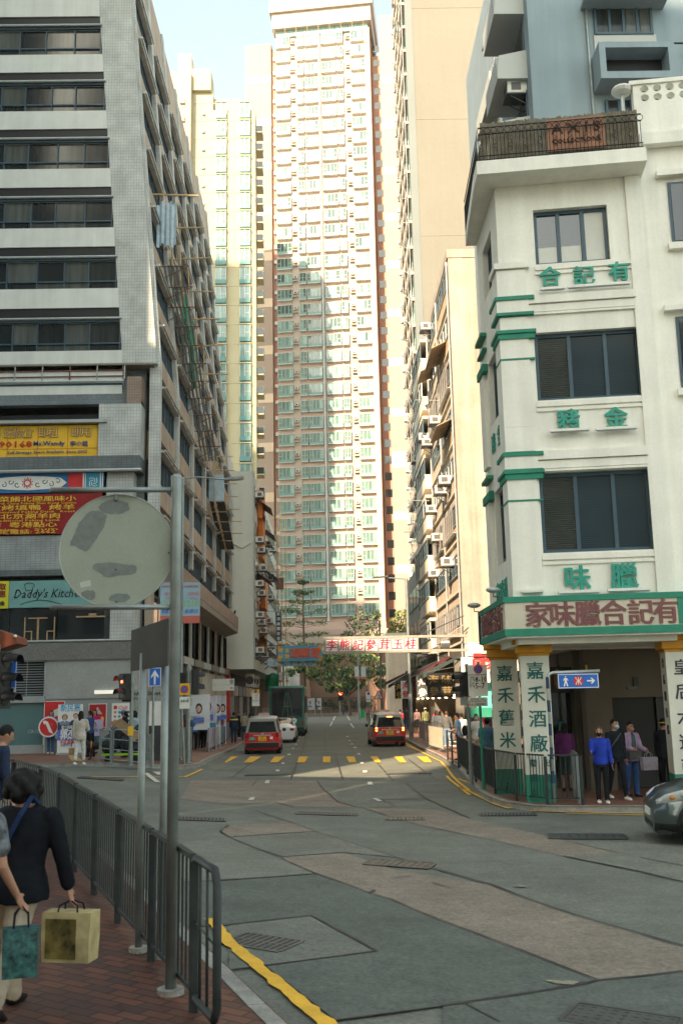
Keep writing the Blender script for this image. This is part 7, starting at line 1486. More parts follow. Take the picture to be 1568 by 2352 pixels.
def person(label, loc, head, H=1.65, top=(BLKC, 'long'), bot=(BLKC, 'long'), shoes=DSHOE, hair=('short', HAIR), L=(5, 6, 12), R=(5, 6, 12), legs=(4, 6, -6, 4), lean=2, turn=0, nod=0, mask=None, cap=None, vox=.016, face=False, wide=1., skirt=None, hem=None, group='pedestrians', Lin=0, Rin=0, fold=.006, fingers=False):
    t = thing('person', label, 'person', loc, rad(head), group=group); k = H / 1.70; Sx = .175 * k * wide
    ln = rad(lean); hipz = .90 * k
    def B(x, y, z): p = rx(V((x, y, z * k - hipz)), -ln) if z * k > hipz else V((x, y, z * k - hipz)); return V((p.x, p.y, p.z + hipz))
    # joints
    lj = []
    for s, (sw, kn) in ((-1, legs[0:2]), (1, legs[2:4])):
        h = V((s * .09 * k, 0, hipz)); d1 = rx(V((0, 0, -1)), rad(sw)); kne = h + d1 * .42 * k; d2 = rx(V((0, 0, -1)), rad(sw - kn)); an = kne + d2 * .40 * k; lj.append((h, kne, an, d2))
    low = min(j[2].z for j in lj); dz = .085 * k - low
    for i, j in enumerate(lj): lj[i] = tuple(p + V((0, 0, dz)) if n < 3 else p for n, p in enumerate(j))
    up = V((0, 0, dz)); hipz += 0
    aj = []
    for s, (fw, out, el), inw in ((-1, L, Lin), (1, R, Rin)):
        sh = B(s * Sx, 0, 1.395) + up; d = V((0, 0, -1)); d = rx(d, rad(fw)); d = V((d.x + s * math.sin(rad(out)), d.y, d.z)).normalized(); e = sh + d * .285 * k
        f = rx(V((0, 0, -1)), rad(fw + el)); f = V((f.x + s * math.sin(rad(out * .6)) - s * math.sin(rad(inw)), f.y, f.z)).normalized(); w = e + f * .245 * k; aj.append((sh, e, w, f))
    # head frame
    hc = B(0, .015, 1.59) + up; q = Matrix.Rotation(rad(turn), 3, 'Z') @ Matrix.Rotation(-ln * .5 - rad(nod), 3, 'X'); HX, HY, HZ = q @ V((1, 0, 0)), q @ V((0, 1, 0)), q @ V((0, 0, 1))
    def torso(mb, e, z0=.86, z1=1.47, flare=0.):
        rows = ((.80, .165, .115), (.86, .165, .118), (.93, .163, .115), (1.03, .142, .10), (1.12, .145, .10), (1.24, .165, .112), (1.34, .175, .105), (1.41, .15, .085), (1.46, .075, .065), (1.49, .06, .058)); rg = []
        for z, a, b in rows:
            if z < z0 - .001 or z > z1 + .001: continue
            fl = flare * max(0, 1.15 - z); c = B(0, -.005, z) + up; rg.append([c + V((math.cos(g) * (a * wide * k + e + fl), math.sin(g) * (b * k * (1 + (wide - 1) * 1.2) + e + fl), 0)) for g in (2 * math.pi * i / 16 for i in range(16))])
        mb.loft(rg, BLKC)
    def legmb(mb, e, z=0.0, upto=None, flare=0.):
        for h, kn, an, d in lj: 
            mb.cap(h + V((0, 0, -.02)), kn, .083 * k * wide + e, .056 * k + e + flare * .4, BLKC)
            if upto is None: mb.cap(kn, an, .054 * k + e + flare * .4, .036 * k + e * 1.6 + flare, BLKC)
            elif upto > 0: mb.cap(kn, kn.lerp(an, upto), .054 * k + e, .045 * k + e * 1.4, BLKC)
    # body
    mb = MB(); torso(mb, -.006); legmb(mb, 0)
    for (h, kn, an, d) in lj: mb.cap(an, an + V((0, .09, -.045)) * k, .036 * k, .03 * k, SKIN)
    mb.cap(B(0, 0, 1.44) + up, hc - HZ * .05 * k, .056 * k, .05 * k, SKIN)
    mb.ell(hc, (.073 * k, .092 * k, .112 * k), SKIN, 16, 12, HX, HY, HZ); mb.ell(hc + HY * .03 * k - HZ * .055 * k, (.055 * k, .06 * k, .055 * k), SKIN, 12, 8, HX, HY, HZ)
    mb.cap(hc + HY * .088 * k + HZ * .012 * k, hc + HY * .108 * k - HZ * .022 * k, .009 * k, .014 * k, SKIN, 8)
    for s in (-1, 1): mb.ell(hc + HX * (s * .075 * k) - HY * .005 * k, (.012 * k, .022 * k, .032 * k), SKIN, 8, 6, HX, HY, HZ)
    hands = []
    for i, (sh, e, w, f) in enumerate(aj):
        s = -1 if i == 0 else 1; mb.cap(sh, e, .046 * k, .037 * k, SKIN); mb.cap(e, w, .036 * k, .025 * k, SKIN)
        sd = V((0, 1, 0)).cross(f).normalized() if abs(f.y) < .9 else V((1, 0, 0)); fwd = f.cross(sd).normalized(); fwd = fwd if fwd.y > 0 else -fwd
        palm = w + f * .05 * k; mb.ell(palm, (.014 * k, .037 * k, .05 * k), SKIN, 10, 8, sd, fwd, f); hands.append((w, palm, f, sd, fwd, s))
        for n, (o_, ln_) in enumerate(((.026, .062), (.009, .072), (-.009, .068), (-.025, .052))):
            r0 = w + f * .088 * k + fwd * o_ * k; m_ = r0 + f * ln_ * .55 * k - sd * (s * .006 * k); mb.cap(r0 - f * .01, m_, .0095 * k, .0088 * k, SKIN, 6); mb.cap(m_, m_ + (f * .8 - sd * s * .5) * ln_ * .55 * k, .0088 * k, .0075 * k, SKIN, 6)
        mb.cap(w + f * .03 * k + fwd * .028 * k, w + f * .075 * k + fwd * .058 * k, .0115 * k, .009 * k, SKIN, 6)
    bd = skin_mesh(mb, min(vox, .012) if fingers or face else vox, SKIN, 'body', t, 0, 1 if fingers or face else 2)
    # clothes
    mb = MB(); tm, sl = top
    if sl == 'coat': torso(mb, .022, .80, 1.46, .05)
    else: torso(mb, .014, .86 if hem is None else hem, 1.46, .03 if sl in ('loose',) else .0)
    for (sh, e, w, f) in aj:
        ex = .022 if sl in ('coat', 'loose') else .012; mb.cap(sh + V((0, 0, -.01)), e, .05 * k + ex, .04 * k + ex, tm)
        if sl == 'short': pass
        else: mb.cap(e, e.lerp(w, .93), .038 * k + ex, .03 * k + ex, tm)
    if sl == 'short': mb = MB(); torso(mb, .014, .86, 1.46); [mb.cap(sh + V((0, 0, -.01)), sh.lerp(e, .62), .05 * k + .014, .048 * k + .016, tm) for (sh, e, w, f) in aj]
    skin_mesh(mb, vox, tm, 'jacket' if sl == 'coat' else 'shirt', t, fold)
    bm_, bl = bot; mb = MB()
    if bl == 'skirt':
        rg = []
        for z, r_ in ((.98, .15), (.86, .18), (.6, .2), (.42, .22)): c = V((0, 0, z * k)) + up; rg.append([c + V((math.cos(g) * r_ * k, math.sin(g) * r_ * .8 * k, 0)) for g in (2 * math.pi * i / 16 for i in range(16))])
        mb.loft(rg, bm_)
    else: torso(mb, .008, .80, 1.03); legmb(mb, .012 if bl != 'slim' else .006, upto={'shorts': .0, 'capri': .7}.get(bl), flare=.012 if bl == 'wide' else 0)
    skin_mesh(mb, vox, bm_, 'skirt' if bl == 'skirt' else 'trousers', t, fold * .8)
    for (h, kn, an, d) in lj:
        mb = MB(); c = V((an.x, an.y, max(.0, an.z - .085 * k))); tz = 0 if an.z < .12 * k else rad(-25)
        pts = [[c + rx(V((x, y, z)), tz) * k for x, y, z in ring] for ring in ([(x * .042, -.07 + .0 * abs(x), z) for x, z in ((-1, .0), (1, .0), (1, .05), (.6, .1), (-.6, .1), (-1, .05))], [(x * .045, .02, z) for x, z in ((-1, .0), (1, .0), (1, .06), (.6, .1), (-.6, .1), (-1, .06))], [(x * .05, .11, z) for x, z in ((-1, .0), (1, .0), (1, .04), (.6, .06), (-.6, .06), (-1, .04))], [(x * .034, .185, z) for x, z in ((-1, .004), (1, .004), (1, .03), (.6, .04), (-.6, .04), (-1, .03))])]
        mb.loft(pts, shoes); o = mb.build('shoe', t, local=True); o.data.polygons.foreach_set('use_smooth', [True] * len(o.data.polygons)); md = o.modifiers.new('sub', 'SUBSURF'); md.levels = 1; md.render_levels = 1
    st, hm = hair; mb = MB()
    if st != 'bald':
        mb.ell(hc - HY * .012 * k + HZ * .022 * k, (.083 * k, .096 * k, .105 * k), hm, 16, 10, HX, HY, HZ)
        if st in ('bob', 'long', 'perm'):
            n = {'bob': .10, 'long': .27, 'perm': .07}[st]; mb.cap(hc - HY * .045 * k, hc - HY * .06 * k - HZ * n * k, .082 * k, .07 * k if st != 'long' else .05 * k, hm, 12)
            for s in (-1, 1): mb.cap(hc + HX * s * .062 * k - HY * .02 * k, hc + HX * s * .066 * k - HY * .025 * k - HZ * (n * .85) * k, .034 * k, .028 * k, hm, 8)
        if st == 'perm':
            for i in range(26): a_ = i * 2.4; b_ = rad(-40 + 125 * (i / 26)); mb.ell(hc - HY * .03 * k + HX * (.105 * math.cos(a_) * math.cos(b_)) + HY * (.105 * math.sin(a_) * math.cos(b_)) + HZ * (.105 * math.sin(b_) - .01), (.045, .045, .045), hm, 8, 6)
        if st == 'pony': mb.cap(hc - HY * .1 * k + HZ * .03 * k, hc - HY * .13 * k - HZ * .18 * k, .03 * k, .018 * k, hm, 8)
        # leave the face free
        keep = MB(); o = skin_mesh(mb, min(vox, .014), hm, 'hair', t, .014 if st == 'perm' else .006, 1); bmx = bmesh.new(); bmx.from_mesh(o.data)
        fy, lim = .052 * k, .045 * k
        bmesh.ops.delete(bmx, geom=[v for v in bmx.verts if (v.co - hc).dot(HY) > .035 * k and (v.co - hc).dot(HZ) < .055 * k and abs((v.co - hc).dot(HX)) < .07 * k and (v.co - hc).dot(HZ) > -.15 * k], context='VERTS'); bmx.to_mesh(o.data); bmx.free()
    if cap:
        mb = MB(); mb.ell(hc + HZ * .045 * k, (.092 * k, .105 * k, .085 * k), cap, 16, 8, HX, HY, HZ); mb.obox(hc + HY * .08 * k - HX * .06 * k + HZ * .05 * k, HX * .12 * k, HY * .085 * k, HZ * .012, cap); mb.build('cap', t, local=True, smooth=True)
    if mask:
        mb = MB(); mb.ell(hc + HY * .062 * k - HZ * .048 * k, (.058 * k, .05 * k, .052 * k), mask, 12, 8, HX, HY, HZ)
        for s in (-1, 1): mb.tube([hc + HY * .07 * k + HX * s * .05 * k - HZ * .03 * k, hc + HX * s * .079 * k + HZ * .005 * k], .003, mask, 4)
        mb.build('mask', t, local=True, smooth=True)
    if face:
        for s in (-1, 1):
            mb = MB(); mb.ell(hc + HY * .083 * k + HX * s * .03 * k + HZ * .012 * k, (.012 * k, .008 * k, .006 * k), BK, 8, 5, HX, HY, HZ); mb.build('eye', t, local=True, smooth=True)
            mb = MB(); mb.tube([hc + HY * .086 * k + HX * s * .018 * k + HZ * .034 * k, hc + HY * .08 * k + HX * s * .045 * k + HZ * .034 * k], .004 * k, HAIR, 5); mb.build('eyebrow', t, local=True)
        if not mask: mb = MB(); mb.ell(hc + HY * .092 * k - HZ * .058 * k, (.022 * k, .006 * k, .006 * k), M('lips', (.35, .12, .10), .5, 0), 8, 5, HX, HY, HZ); mb.build('mouth', t, local=True, smooth=True)
    wm = Matrix.Translation(loc) @ Matrix.Rotation(rad(head), 4, 'Z')
    return t, [tuple((wm @ p if j < 2 else wm.to_3x3() @ p) if isinstance(p, V) else p for j, p in enumerate(h)) for h in hands], wm, hc
def at(px, y, road=False): x = xy(px, y); return V((x, y, gz(x, y) + (0 if road else KERB + .006)))
def carry_bag(name, label, hand, w, h, d, m, ax=(1, 0, 0), drop=.16, straps=BLKC, picture=None, handle_side=1.):
    w0, palm, f, sd, fwd, s = hand; g = palm + f * .05; ax = V(ax).normalized(); n = ax.cross(UZ); t = thing(name, label, 'bag', g - UZ * (drop + h)); q = MB(); c = g - UZ * drop
    top_, bot_ = [c + ax * a * w / 2 + n * b * d / 2 for a, b in ((-1, -1), (1, -1), (1, 1), (-1, 1))], [c - UZ * h + ax * a * w * .47 + n * b * d * .52 for a, b in ((-1, -1), (1, -1), (1, 1), (-1, 1))]
    q.loft([bot_, [p.lerp(r, .5) + n * .012 * (1 if i > 1 else -1) for i, (p, r) in enumerate(zip(bot_, top_))], top_], m); b = q.build('bag_body', t)
    q = MB()
    for e in (-1, 1): q.tube([c + ax * w * .22 + n * e * d * .45 - UZ * .05, c + ax * w * .18 + n * e * d * .3 + UZ * drop * .6, g + n * e * .012, c - ax * w * .18 + n * e * d * .3 + UZ * drop * .6, c - ax * w * .22 + n * e * d * .45 - UZ * .05], .007, straps, 6)
    q.build('handle', t)
    if picture:
        q = MB(); q.obox(c - UZ * h * .92 - ax * w * .40 - n * (d / 2 + .014), ax * w * .62, UZ * h * .8, -n * .003, picture); q.obox(c - UZ * h * .92 - ax * w * .40 + n * (d / 2 + .011), ax * w * .62, UZ * h * .8, n * .003, picture); q.build('print', b)
    return t
# the two women passing close on the left
FLORAL = M('dark_floral_cloth', (.10, .11, .12), .85, .9, 16); DK1 = cloth('black_jacket', (.007, .008, .011)); CRM = cloth('cream_trousers', (.36, .30, .22))
loc = V((-2.2, 7.2, gz(-2.2, 7.2) + KERB)); t, hd, wm, hc = person('older woman in a black jacket and cream trousers seen from behind with a shopping bag', loc, -14, 1.60, (DK1, 'coat'), (CRM, 'wide'), cloth('black_loafer', (.015, .013, .012), .3), ('perm', HAIR), (0, 8, 8), (4, 17, 6), (22, 16, -16, 22), 9, 0, 14, wide=1.42, fold=.013, vox=.013, fingers=True)
carry_bag('shopping_bag', 'large cream shopping bag with a dark printed picture hanging from the black jacketed woman', hd[1], .36, .32, .15, cloth('cream_bag', (.42, .34, .17)), (1, -.2, 0), .07, BLKC, M('bag_print', (.11, .085, .02), .8, .9, 9))
q = MB(); k_ = [wm @ p for p in (V((.12, .08, 1.36)), V((.13, -.02, 1.41)), V((.11, -.13, 1.30)), V((.02, -.17, 1.10)))]; t2 = thing('shoulder_strap', 'dark blue bag strap over the black jacket shoulder', 'strap', k_[1]); q.tube(k_, .018, cloth('blue_strap', (.012, .025, .07)), 6); q.build('strap', t2)
loc = V((-2.27, 6.4, gz(-2.27, 6.4) + KERB)); t, hd, wm, hc = person('woman with a bare forearm in a dark patterned short-sleeved top at the left frame edge', loc, -12, 1.66, (FLORAL, 'short'), (cloth('black_trousers', (.02, .02, .022)), 'capri'), cloth('pewter_flat_shoe', (.20, .15, .12), .3), ('bob', HAIR), (-5, 6, 10), (4, 9, 34), (-14, 20, 20, 12), 4, 0, 0, wide=1.12, vox=.013, fingers=True)
carry_bag('gift_bag', 'small dark teal patterned carrier bag in the hand of the woman at the edge', hd[1], .22, .29, .10, M('teal_pattern', (.02, .075, .07), .6, .9, 22), (1, .3, 0), .13)
person('person in a dark jacket with a pale blue collar at the far left edge', at(-14, 12.5), -60, 1.7, (NAVYC, 'coat'), (BLKC, 'long'), hair=('short', HAIR), lean=12, nod=20)
# left corner pavement
pk = cloth('hot_pink_jacket', (.42, .02, .10)); t, hd, wm, hc = person('woman in a hot pink jacket and jeans holding a round red number sign', at(119, 39.0), 180, 1.62, (pk, 'coat'), (JEAN, 'long'), WSHOE, ('long', HAIR), (20, 8, 75), (20, 8, 75), Lin=20, Rin=20, face=True, legs=(2, 2, -2, 2))
c = wm @ V((0, .36, 1.02)); t = thing('round_placard', 'round red placard with a white number one in a white rim', 'placard', c); q = MB(); q.disc(c, (0, 1, 0), .40, .02, C['blue'], 32); q.disc(c + V((0, -.012, 0)), (0, 1, 0), .385, .01, C['wsign'], 32); q.disc(c + V((0, -.018, 0)), (0, 1, 0), .33, .01, C['brand'], 32); q.build('board', t); q = MB(); ca_, sa_ = .91, .42; q.prism([c + V((x * ca_ - z * -sa_ * -1, -.024, z * ca_ + x * sa_ * -1)) for x, z in ((-.08, -.25), (.09, -.25), (.09, .25), (-.03, .25), (-.18, .15), (-.18, .03), (-.08, .08))], (0, -.004, 0), WH); q.build('numeral', t)
t, hd, wm, hc = person('long-haired woman in a cream blouse and white trousers seen from behind', at(186, 31.6), -8, 1.64, (cloth('cream_blouse', (.48, .43, .36)), 'loose'), (cloth('white_trousers', (.55, .53, .50)), 'capri'), WSHOE, ('long', HAIR), (-4, 8, 10), (20, 8, 60), legs=(-8, 10, 10, 4), Rin=30, hem=.80, cap=None, nod=4, vox=.014)
t = carry_bag('handbag', 'small tan and black handbag hanging at the cream blouse', hd[0], .26, .2, .1, cloth('tan_leather', (.30, .18, .08)), (1, .3, 0), .22)
person('person in a navy top with orange gloves beside the long-haired woman', at(209, 36.0), 70, 1.6, (cloth('royal_navy', (.03, .06, .16)), 'long'), (BLKC, 'long'), hair=('pony', HAIR), L=(20, 8, 40), R=(20, 8, 40))
t, hd, wm, hc = person('woman in hot pink with a grey skirt holding a campaign placard', at(219, 38.6), 172, 1.62, (pk, 'coat'), (cloth('teal_grey_skirt', (.10, .16, .18)), 'skirt'), DSHOE, ('long', HAIR), (15, 8, 70), (15, 8, 70), face=True, Rin=10)
c = wm @ V((-.1, .42, .95)); t = thing('portrait_placard', 'white and violet placard with a small portrait held by the woman in pink', 'placard', c); q = MB(); q.obox(c + V((-.32, 0, -.32)), V((.64, 0, .04)), V((.06, 0, .6)), V((0, .015, 0)), M('placard_violet', (.45, .40, .58), .6, .05)); s_ = q.build('board', t); q = MB(); facepic(q, c + V((.02, -.012, .1)), .25, M('printed_grey_jacket', 0), False); q.build('portrait', s_)
person('person in black with a blue cap looking at a phone behind the barrier', at(290, 36.4), 105, 1.66, (BLKC, 'short'), (BLKC, 'long'), hair=('bob', HAIR), L=(30, 5, 85), R=(25, 5, 80), nod=25, cap=cloth('blue_cap', (.06, .16, .30)), lean=6)
person('long-haired person in a pale blue jacket behind the signal post', at(311, 35.6), 80, 1.68, (cloth('pale_blue_jacket', (.28, .36, .40)), 'coat'), (DJEAN, 'long'), hair=('long', HAIR), L=(15, 5, 60))
# dog
D0 = at(226, 34.4); t = thing('dog', 'black dog with an orange harness standing on the left corner pavement, tail raised', 'dog', D0, rad(100)); mb = MB(); FUR = M('black_fur', (.010, .010, .011), .7, .2, 9)
mb.cap((0, .22, .47), (0, -.05, .46), .135, .125, FUR, 12); mb.cap((0, -.05, .46), (0, -.3, .48), .11, .115, FUR, 12); mb.cap((0, .28, .52), (0, .42, .62), .085, .07, FUR); mb.ell((0, .47, .65), (.07, .095, .075), FUR); mb.cap((0, .53, .63), (0, .63, .61), .042, .03, FUR)
for s in (-1, 1): mb.cap((s * .045, .43, .7), (s * .075, .43, .62), .022, .014, FUR, 6)
for s in (-.07, .07):
    mb.cap((s, .24, .42), (s, .2, .24), .06, .035, FUR, 8); mb.cap((s, .2, .24), (s, .23, .05), .032, .024, FUR, 8); mb.cap((s, .23, .04), (s, .28, .025), .026, .022, FUR, 6)
    mb.cap((s, -.3, .45), (s, -.24, .28), .085, .045, FUR, 8); mb.cap((s, -.24, .28), (s, -.37, .17), .04, .026, FUR, 8); mb.cap((s, -.37, .17), (s, -.34, .04), .026, .022, FUR, 8); mb.cap((s, -.34, .035), (s, -.28, .025), .026, .02, FUR, 6)
mb.cap((0, -.38, .5), (0, -.5, .64), .03, .028, FUR, 7); mb.cap((0, -.5, .64), (0, -.47, .82), .03, .02, FUR, 7); skin_mesh(mb, .014, FUR, 'body', t, .004, 1)
q = MB(); q.tube([V((math.cos(a) * .142, .2, .47 + math.sin(a) * .142)) for a in [k * .55 for k in range(13)]], .018, M('orange_harness', (.7, .25, .02), .6, .05), 6); q.build('harness', t, local=True)
# left pavement, walking
person('woman in a blue shirt walking away behind the left signal post', at(446, 47.4), 5, 1.62, (cloth('mid_blue_shirt', (.08, .20, .42)), 'long'), (BLKC, 'slim'), hair=('short', HAIR), legs=(12, 6, -12, 10), R=(10, 8, 50))
person('man in black walking away beside the first flag', at(468, 47.8), 0, 1.74, (BLKC, 'long'), (BLKC, 'slim'), WSHOE, legs=(16, 8, -18, 18), L=(-12, 6, 10), R=(14, 6, 14))
person('person in an orange-red vest on the left pavement', at(455, 53), 170, 1.64, (cloth('orange_red_vest', (.5, .06, .03)), 'long'), (BLKC, 'long'))
person('person in a bright teal shirt behind the flags', at(486, 53), 20, 1.7, (cloth('teal_shirt', (.05, .26, .42)), 'short'), (DJEAN, 'long'))
person('person in a dark red patterned top among the flags', at(507, 58), 150, 1.62, (M('red_pattern_cloth', (.15, .06, .08), .85, .8, 12), 'long'), (DJEAN, 'long'), hair=('bob', HAIR))
t, hd, wm, hc = person('uniformed man in a navy jacket with a yellow shoulder band', at(537, 59), 5, 1.74, (NAVYC, 'long'), (NAVYC, 'long'), cap=NAVYC, legs=(6, 4, -8, 6))
q = MB(); q.tube([V((math.cos(a) * .205, math.sin(a) * .145, 1.33)) for a in [k * math.pi / 10 for k in range(21)]], .045, M('hi_vis_yellow', (.72, .62, .05), .6, .05), 6); q.build('yellow_band', t, local=True)
person('man in black facing the taxi queue beside the uniformed man', at(549, 66), 160, 1.7, (BLKC, 'short'), (BLKC, 'long'), WSHOE, face=False)
person('man in a khaki shirt standing by the left taxi', at(561, 62), 185, 1.74, (cloth('khaki_shirt', (.30, .26, .18)), 'short'), (DJEAN, 'long'), Rin=20, R=(10, 5, 60))
person('distant man in dark clothes by the shop fronts behind the taxi', at(578, 80), 170, 1.72, (GREYC, 'long'), (BLKC, 'long'))
person('distant person in navy pushing a pram at the bend', at(686, 133), 200, 1.7, (NAVYC, 'long'), (JEAN, 'long'), L=(30, 5, 30), R=(30, 5, 30)); person('distant person in blue beside the pram at the bend', at(691, 132), 160, 1.66, (cloth('mid_blue_shirt', 0), 'long'), (JEAN, 'long'), legs=(15, 5, -15, 10))
P0 = at(695, 132); t = thing('pram', 'small dark pram at the bend between two people', 'pram', P0); q = MB(); q.ell(P0 + V((0, 0, .65)), (.25, .4, .25), NAVYC, 10, 6); q.build('seat', t); q = MB(); q.tube([P0 + V((.2, -.4, .1)), P0 + V((.2, .3, .9)), P0 + V((-.2, .3, .9)), P0 + V((-.2, -.4, .1))], .02, C['alu'], 5); q.build('frame', t)
for s in (-.2, .2): q = MB(); q.tube([P0 + V((s, -.35, .12)), P0 + V((s * 1.2, -.35, .12))], .12, C['black'], 10); q.build('wheel', t)
# right pavement
person('distant person in jeans standing at the far fence', at(788, 144.5), 150, 1.72, (cloth('olive_top', (.10, .10, .06)), 'long'), (JEAN, 'long'))
person('distant woman in a pink top and black leggings walking at the right kerb', at(845, 112), 190, 1.66, (cloth('dusty_pink_top', (.42, .22, .24)), 'long'), (BLKC, 'slim'), hair=('long', HAIR), legs=(14, 6, -14, 12))
person('distant person in pale pink just beyond the right taxi', at(861, 90), 180, 1.68, (cloth('pale_pink_top', (.45, .30, .28)), 'long'), (BLKC, 'long'))
t, hd, wm, hc = person('walker with a red backpack and blue sleeves beside the right taxi', at(919, 66), 10, 1.66, (cloth('mid_blue_shirt', 0), 'long'), (DJEAN, 'long')); tb = thing('backpack', 'bright red backpack beside the right taxi', 'bag', wm @ V((0, -.25, 1.1))); q = MB(); q.ell(wm @ V((0, -.22, 1.16)), (.19, .13, .26), C['brand'], 12, 8); q.build('pack', tb, smooth=True)
person('man in a dark jacket and jeans walking towards the camera by the right lamp post', at(932, 78), 180, 1.74, (GREYC, 'coat'), (JEAN, 'long'), legs=(14, 8, -12, 12), Rin=20, R=(15, 5, 70))
person('woman in a mauve blouse and black skirt behind the striped barrier', at(957, 70), 185, 1.64, (cloth('mauve_blouse', (.34, .22, .22)), 'short'), (BLKC, 'skirt'), hair=('long', HAIR))
person('man in a plaid olive shirt and white cap going away under the awnings', at(977, 66), 10, 1.72, (M('plaid_cloth', (.14, .15, .07), .85, .8, 14), 'long'), (BLKC, 'long'), cap=cloth('white_cap', (.5, .5, .47)))
person('red-haired woman in a sunlit white jacket behind the cream barrier', at(1002, 50.5), 165, 1.70, (WHC, 'coat'), (BEI, 'long'), WSHOE, ('long', M('auburn_hair', (.16, .05, .02), .5, .2, 8)), (20, 5, 80), (20, 5, 75), Lin=30, Rin=30, face=True)
t, hd, wm, hc = person('person in a grey top and jeans seen from behind, pulling a small cart', at(1025, 49.0), 8, 1.68, (GREYC, 'long'), (cloth('light_denim', (.16, .26, .38)), 'long'), WSHOE, ('short', HAIRB), legs=(10, 4, -12, 14), R=(-10, 12, 10))
P0 = at(1040, 47.0); t = thing('shopping_cart', 'small pale shopping cart with a dark bag behind the person in grey', 'cart', P0); q = MB()
for z in (.12, .3): q.box(P0.x - .22, P0.x + .22, P0.y - .3, P0.y + .3, P0.z + z, P0.z + z + .03, WHC)
for sx in (-.2, .2): q.tube([P0 + V((sx, .28, .1)), P0 + V((sx, .34, .95))], .014, C['alu'], 5)
q.tube([P0 + V((-.2, .34, .95)), P0 + V((.2, .34, .95))], .016, BLKC, 5); q.build('frame', t)
for sx in (-.22, .22): q = MB(); q.tube([P0 + V((sx, -.25, .07)), P0 + V((sx * 1.15, -.25, .07))], .07, C['black'], 10); q.build('wheel', t)
tb = thing('bag', 'dark bag on the pale shopping cart', 'bag', P0 + V((0, 0, .33))); q = MB(); q.ell(P0 + V((0, 0, .55)), (.2, .26, .22), GREYC, 10, 7); q.build('sack', tb, smooth=True)
t, hd, wm, hc = person('man in a blue short-sleeved shirt with a black shoulder bag by the open rails', at(1051, 38.2), 75, 1.72, (cloth('chambray_shirt', (.12, .22, .34)), 'short'), (cloth('khaki_trousers', (.16, .14, .10)), 'long'), R=(20, 5, 50), nod=8, face=True); tb = thing('shoulder_bag', 'black shoulder bag behind the man in blue', 'bag', wm @ V((.0, -.25, 1.0))); q = MB(); q.ell(wm @ V((0, -.24, 1.08)), (.12, .15, .2), BLKC, 10, 7); q.build('bag_body', tb, smooth=True)
person('person in a white shirt partly hidden behind the man in blue', at(1060, 42), 20, 1.66, (WHC, 'short'), (GREYC, 'long'))
person('masked man in a white shirt and beige shorts behind the no-stopping sign', at(1092, 35.5), 178, 1.72, (WHC, 'short'), (BEI, 'shorts'), DSHOE, mask=cloth('blue_mask', (.30, .48, .60)), face=True)
person('man in a teal-blue polo shirt seen from behind inside the corner railing', at(1117, 28.6), -18, 1.70, (cloth('steel_blue_polo', (.08, .19, .27)), 'short'), (NAVYC, 'long'), cap=cloth('navy_cap', (.02, .04, .08)), wide=1.12, R=(12, 8, 60), Rin=25)
person('woman with black hair in navy looking down at a phone by the rear column', at(1160, 24.6), -70, 1.58, (NAVYC, 'long'), (BLKC, 'long'), hair=('bob', HAIR), L=(25, 4, 85), R=(25, 4, 85), nod=28, lean=8, vox=.013)
person('woman in a purple top and dark skirt seen from behind past the corner column', at(1293, 24.8), -5, 1.62, (cloth('purple_top', (.13, .03, .12)), 'long'), (cloth('green_black_skirt', (.03, .045, .04)), 'skirt'), hair=('long', HAIR), vox=.014)
MK = cloth('black_mask', (.012, .012, .013)); t, hd, wm, hc = person('woman in a royal blue sweater and black trousers wearing a black mask', at(1372, 21.9), 172, 1.60, (cloth('royal_blue_knit', (.02, .045, .34)), 'long'), (BLKC, 'long'), WSHOE, ('bob', HAIRB), (4, 8, 8), (18, 6, 78), Lin=0, Rin=-5, mask=MK, face=True, vox=.012, turn=-8, legs=(3, 3, -2, 3), lean=0, fold=.004)
t, hd, wm, hc = person('tall man in black with white trainers and a blue mask, striding', at(1407, 22.6), 196, 1.76, (cloth('black_sweater', (.012, .015, .02)), 'long'), (BLKC, 'slim'), WSHOE, ('short', HAIR), (-4, 6, 10), (10, 6, 20), mask=cloth('blue_mask', 0), face=True, vox=.012, turn=15, legs=(14, 4, -12, 10)); tb = thing('shoulder_bag', 'dark shoulder bag hanging beside the royal blue sweater', 'bag', wm @ V((.24, .05, .8))); q = MB(); q.obox(wm @ V((.2, -.12, .78)), V((.1, 0, 0)), V((0, .26, 0)), UZ * .3, GREYC); q.tube([wm @ V((.2, .0, 1.05)), wm @ V((.05, .16, 1.3)), wm @ V((-.1, .1, 1.44))], .012, GREYC, 5); q.build('bag_body', tb, bevel=.02)
t, hd, wm, hc = person('woman in a lilac jacket and jeans wearing a pink mask', at(1441, 23.2), 200, 1.66, (cloth('lilac_jacket', (.40, .28, .44)), 'coat'), (cloth('mid_denim', (.04, .09, .24)), 'wide'), NAVYC, ('short', HAIR), (14, 8, 60), (14, 8, 70), Lin=10, Rin=10, mask=cloth('pink_mask', (.55, .26, .28)), face=True, vox=.012, turn=12, hem=.86)
q = MB(); q.ell(wm @ V((0, .09, 1.2)) - V((0, 0, 0)), (.09, .06, .24), cloth('slate_tee', (.06, .11, .12)), 10, 8); q.obox(wm @ V((-.17, .10, .83)), wm.to_3x3() @ V((.34, 0, 0)), wm.to_3x3() @ V((0, .08, 0)), UZ * .2, GREYC); q.build('apron_front', t)
carry_bag('handbag', 'pale grey-lilac handbag in the hand of the woman in lilac', hd[0], .36, .28, .14, cloth('lilac_leather', (.30, .27, .34), .5), (1, .15, 0), .12, cloth('lilac_leather', 0))
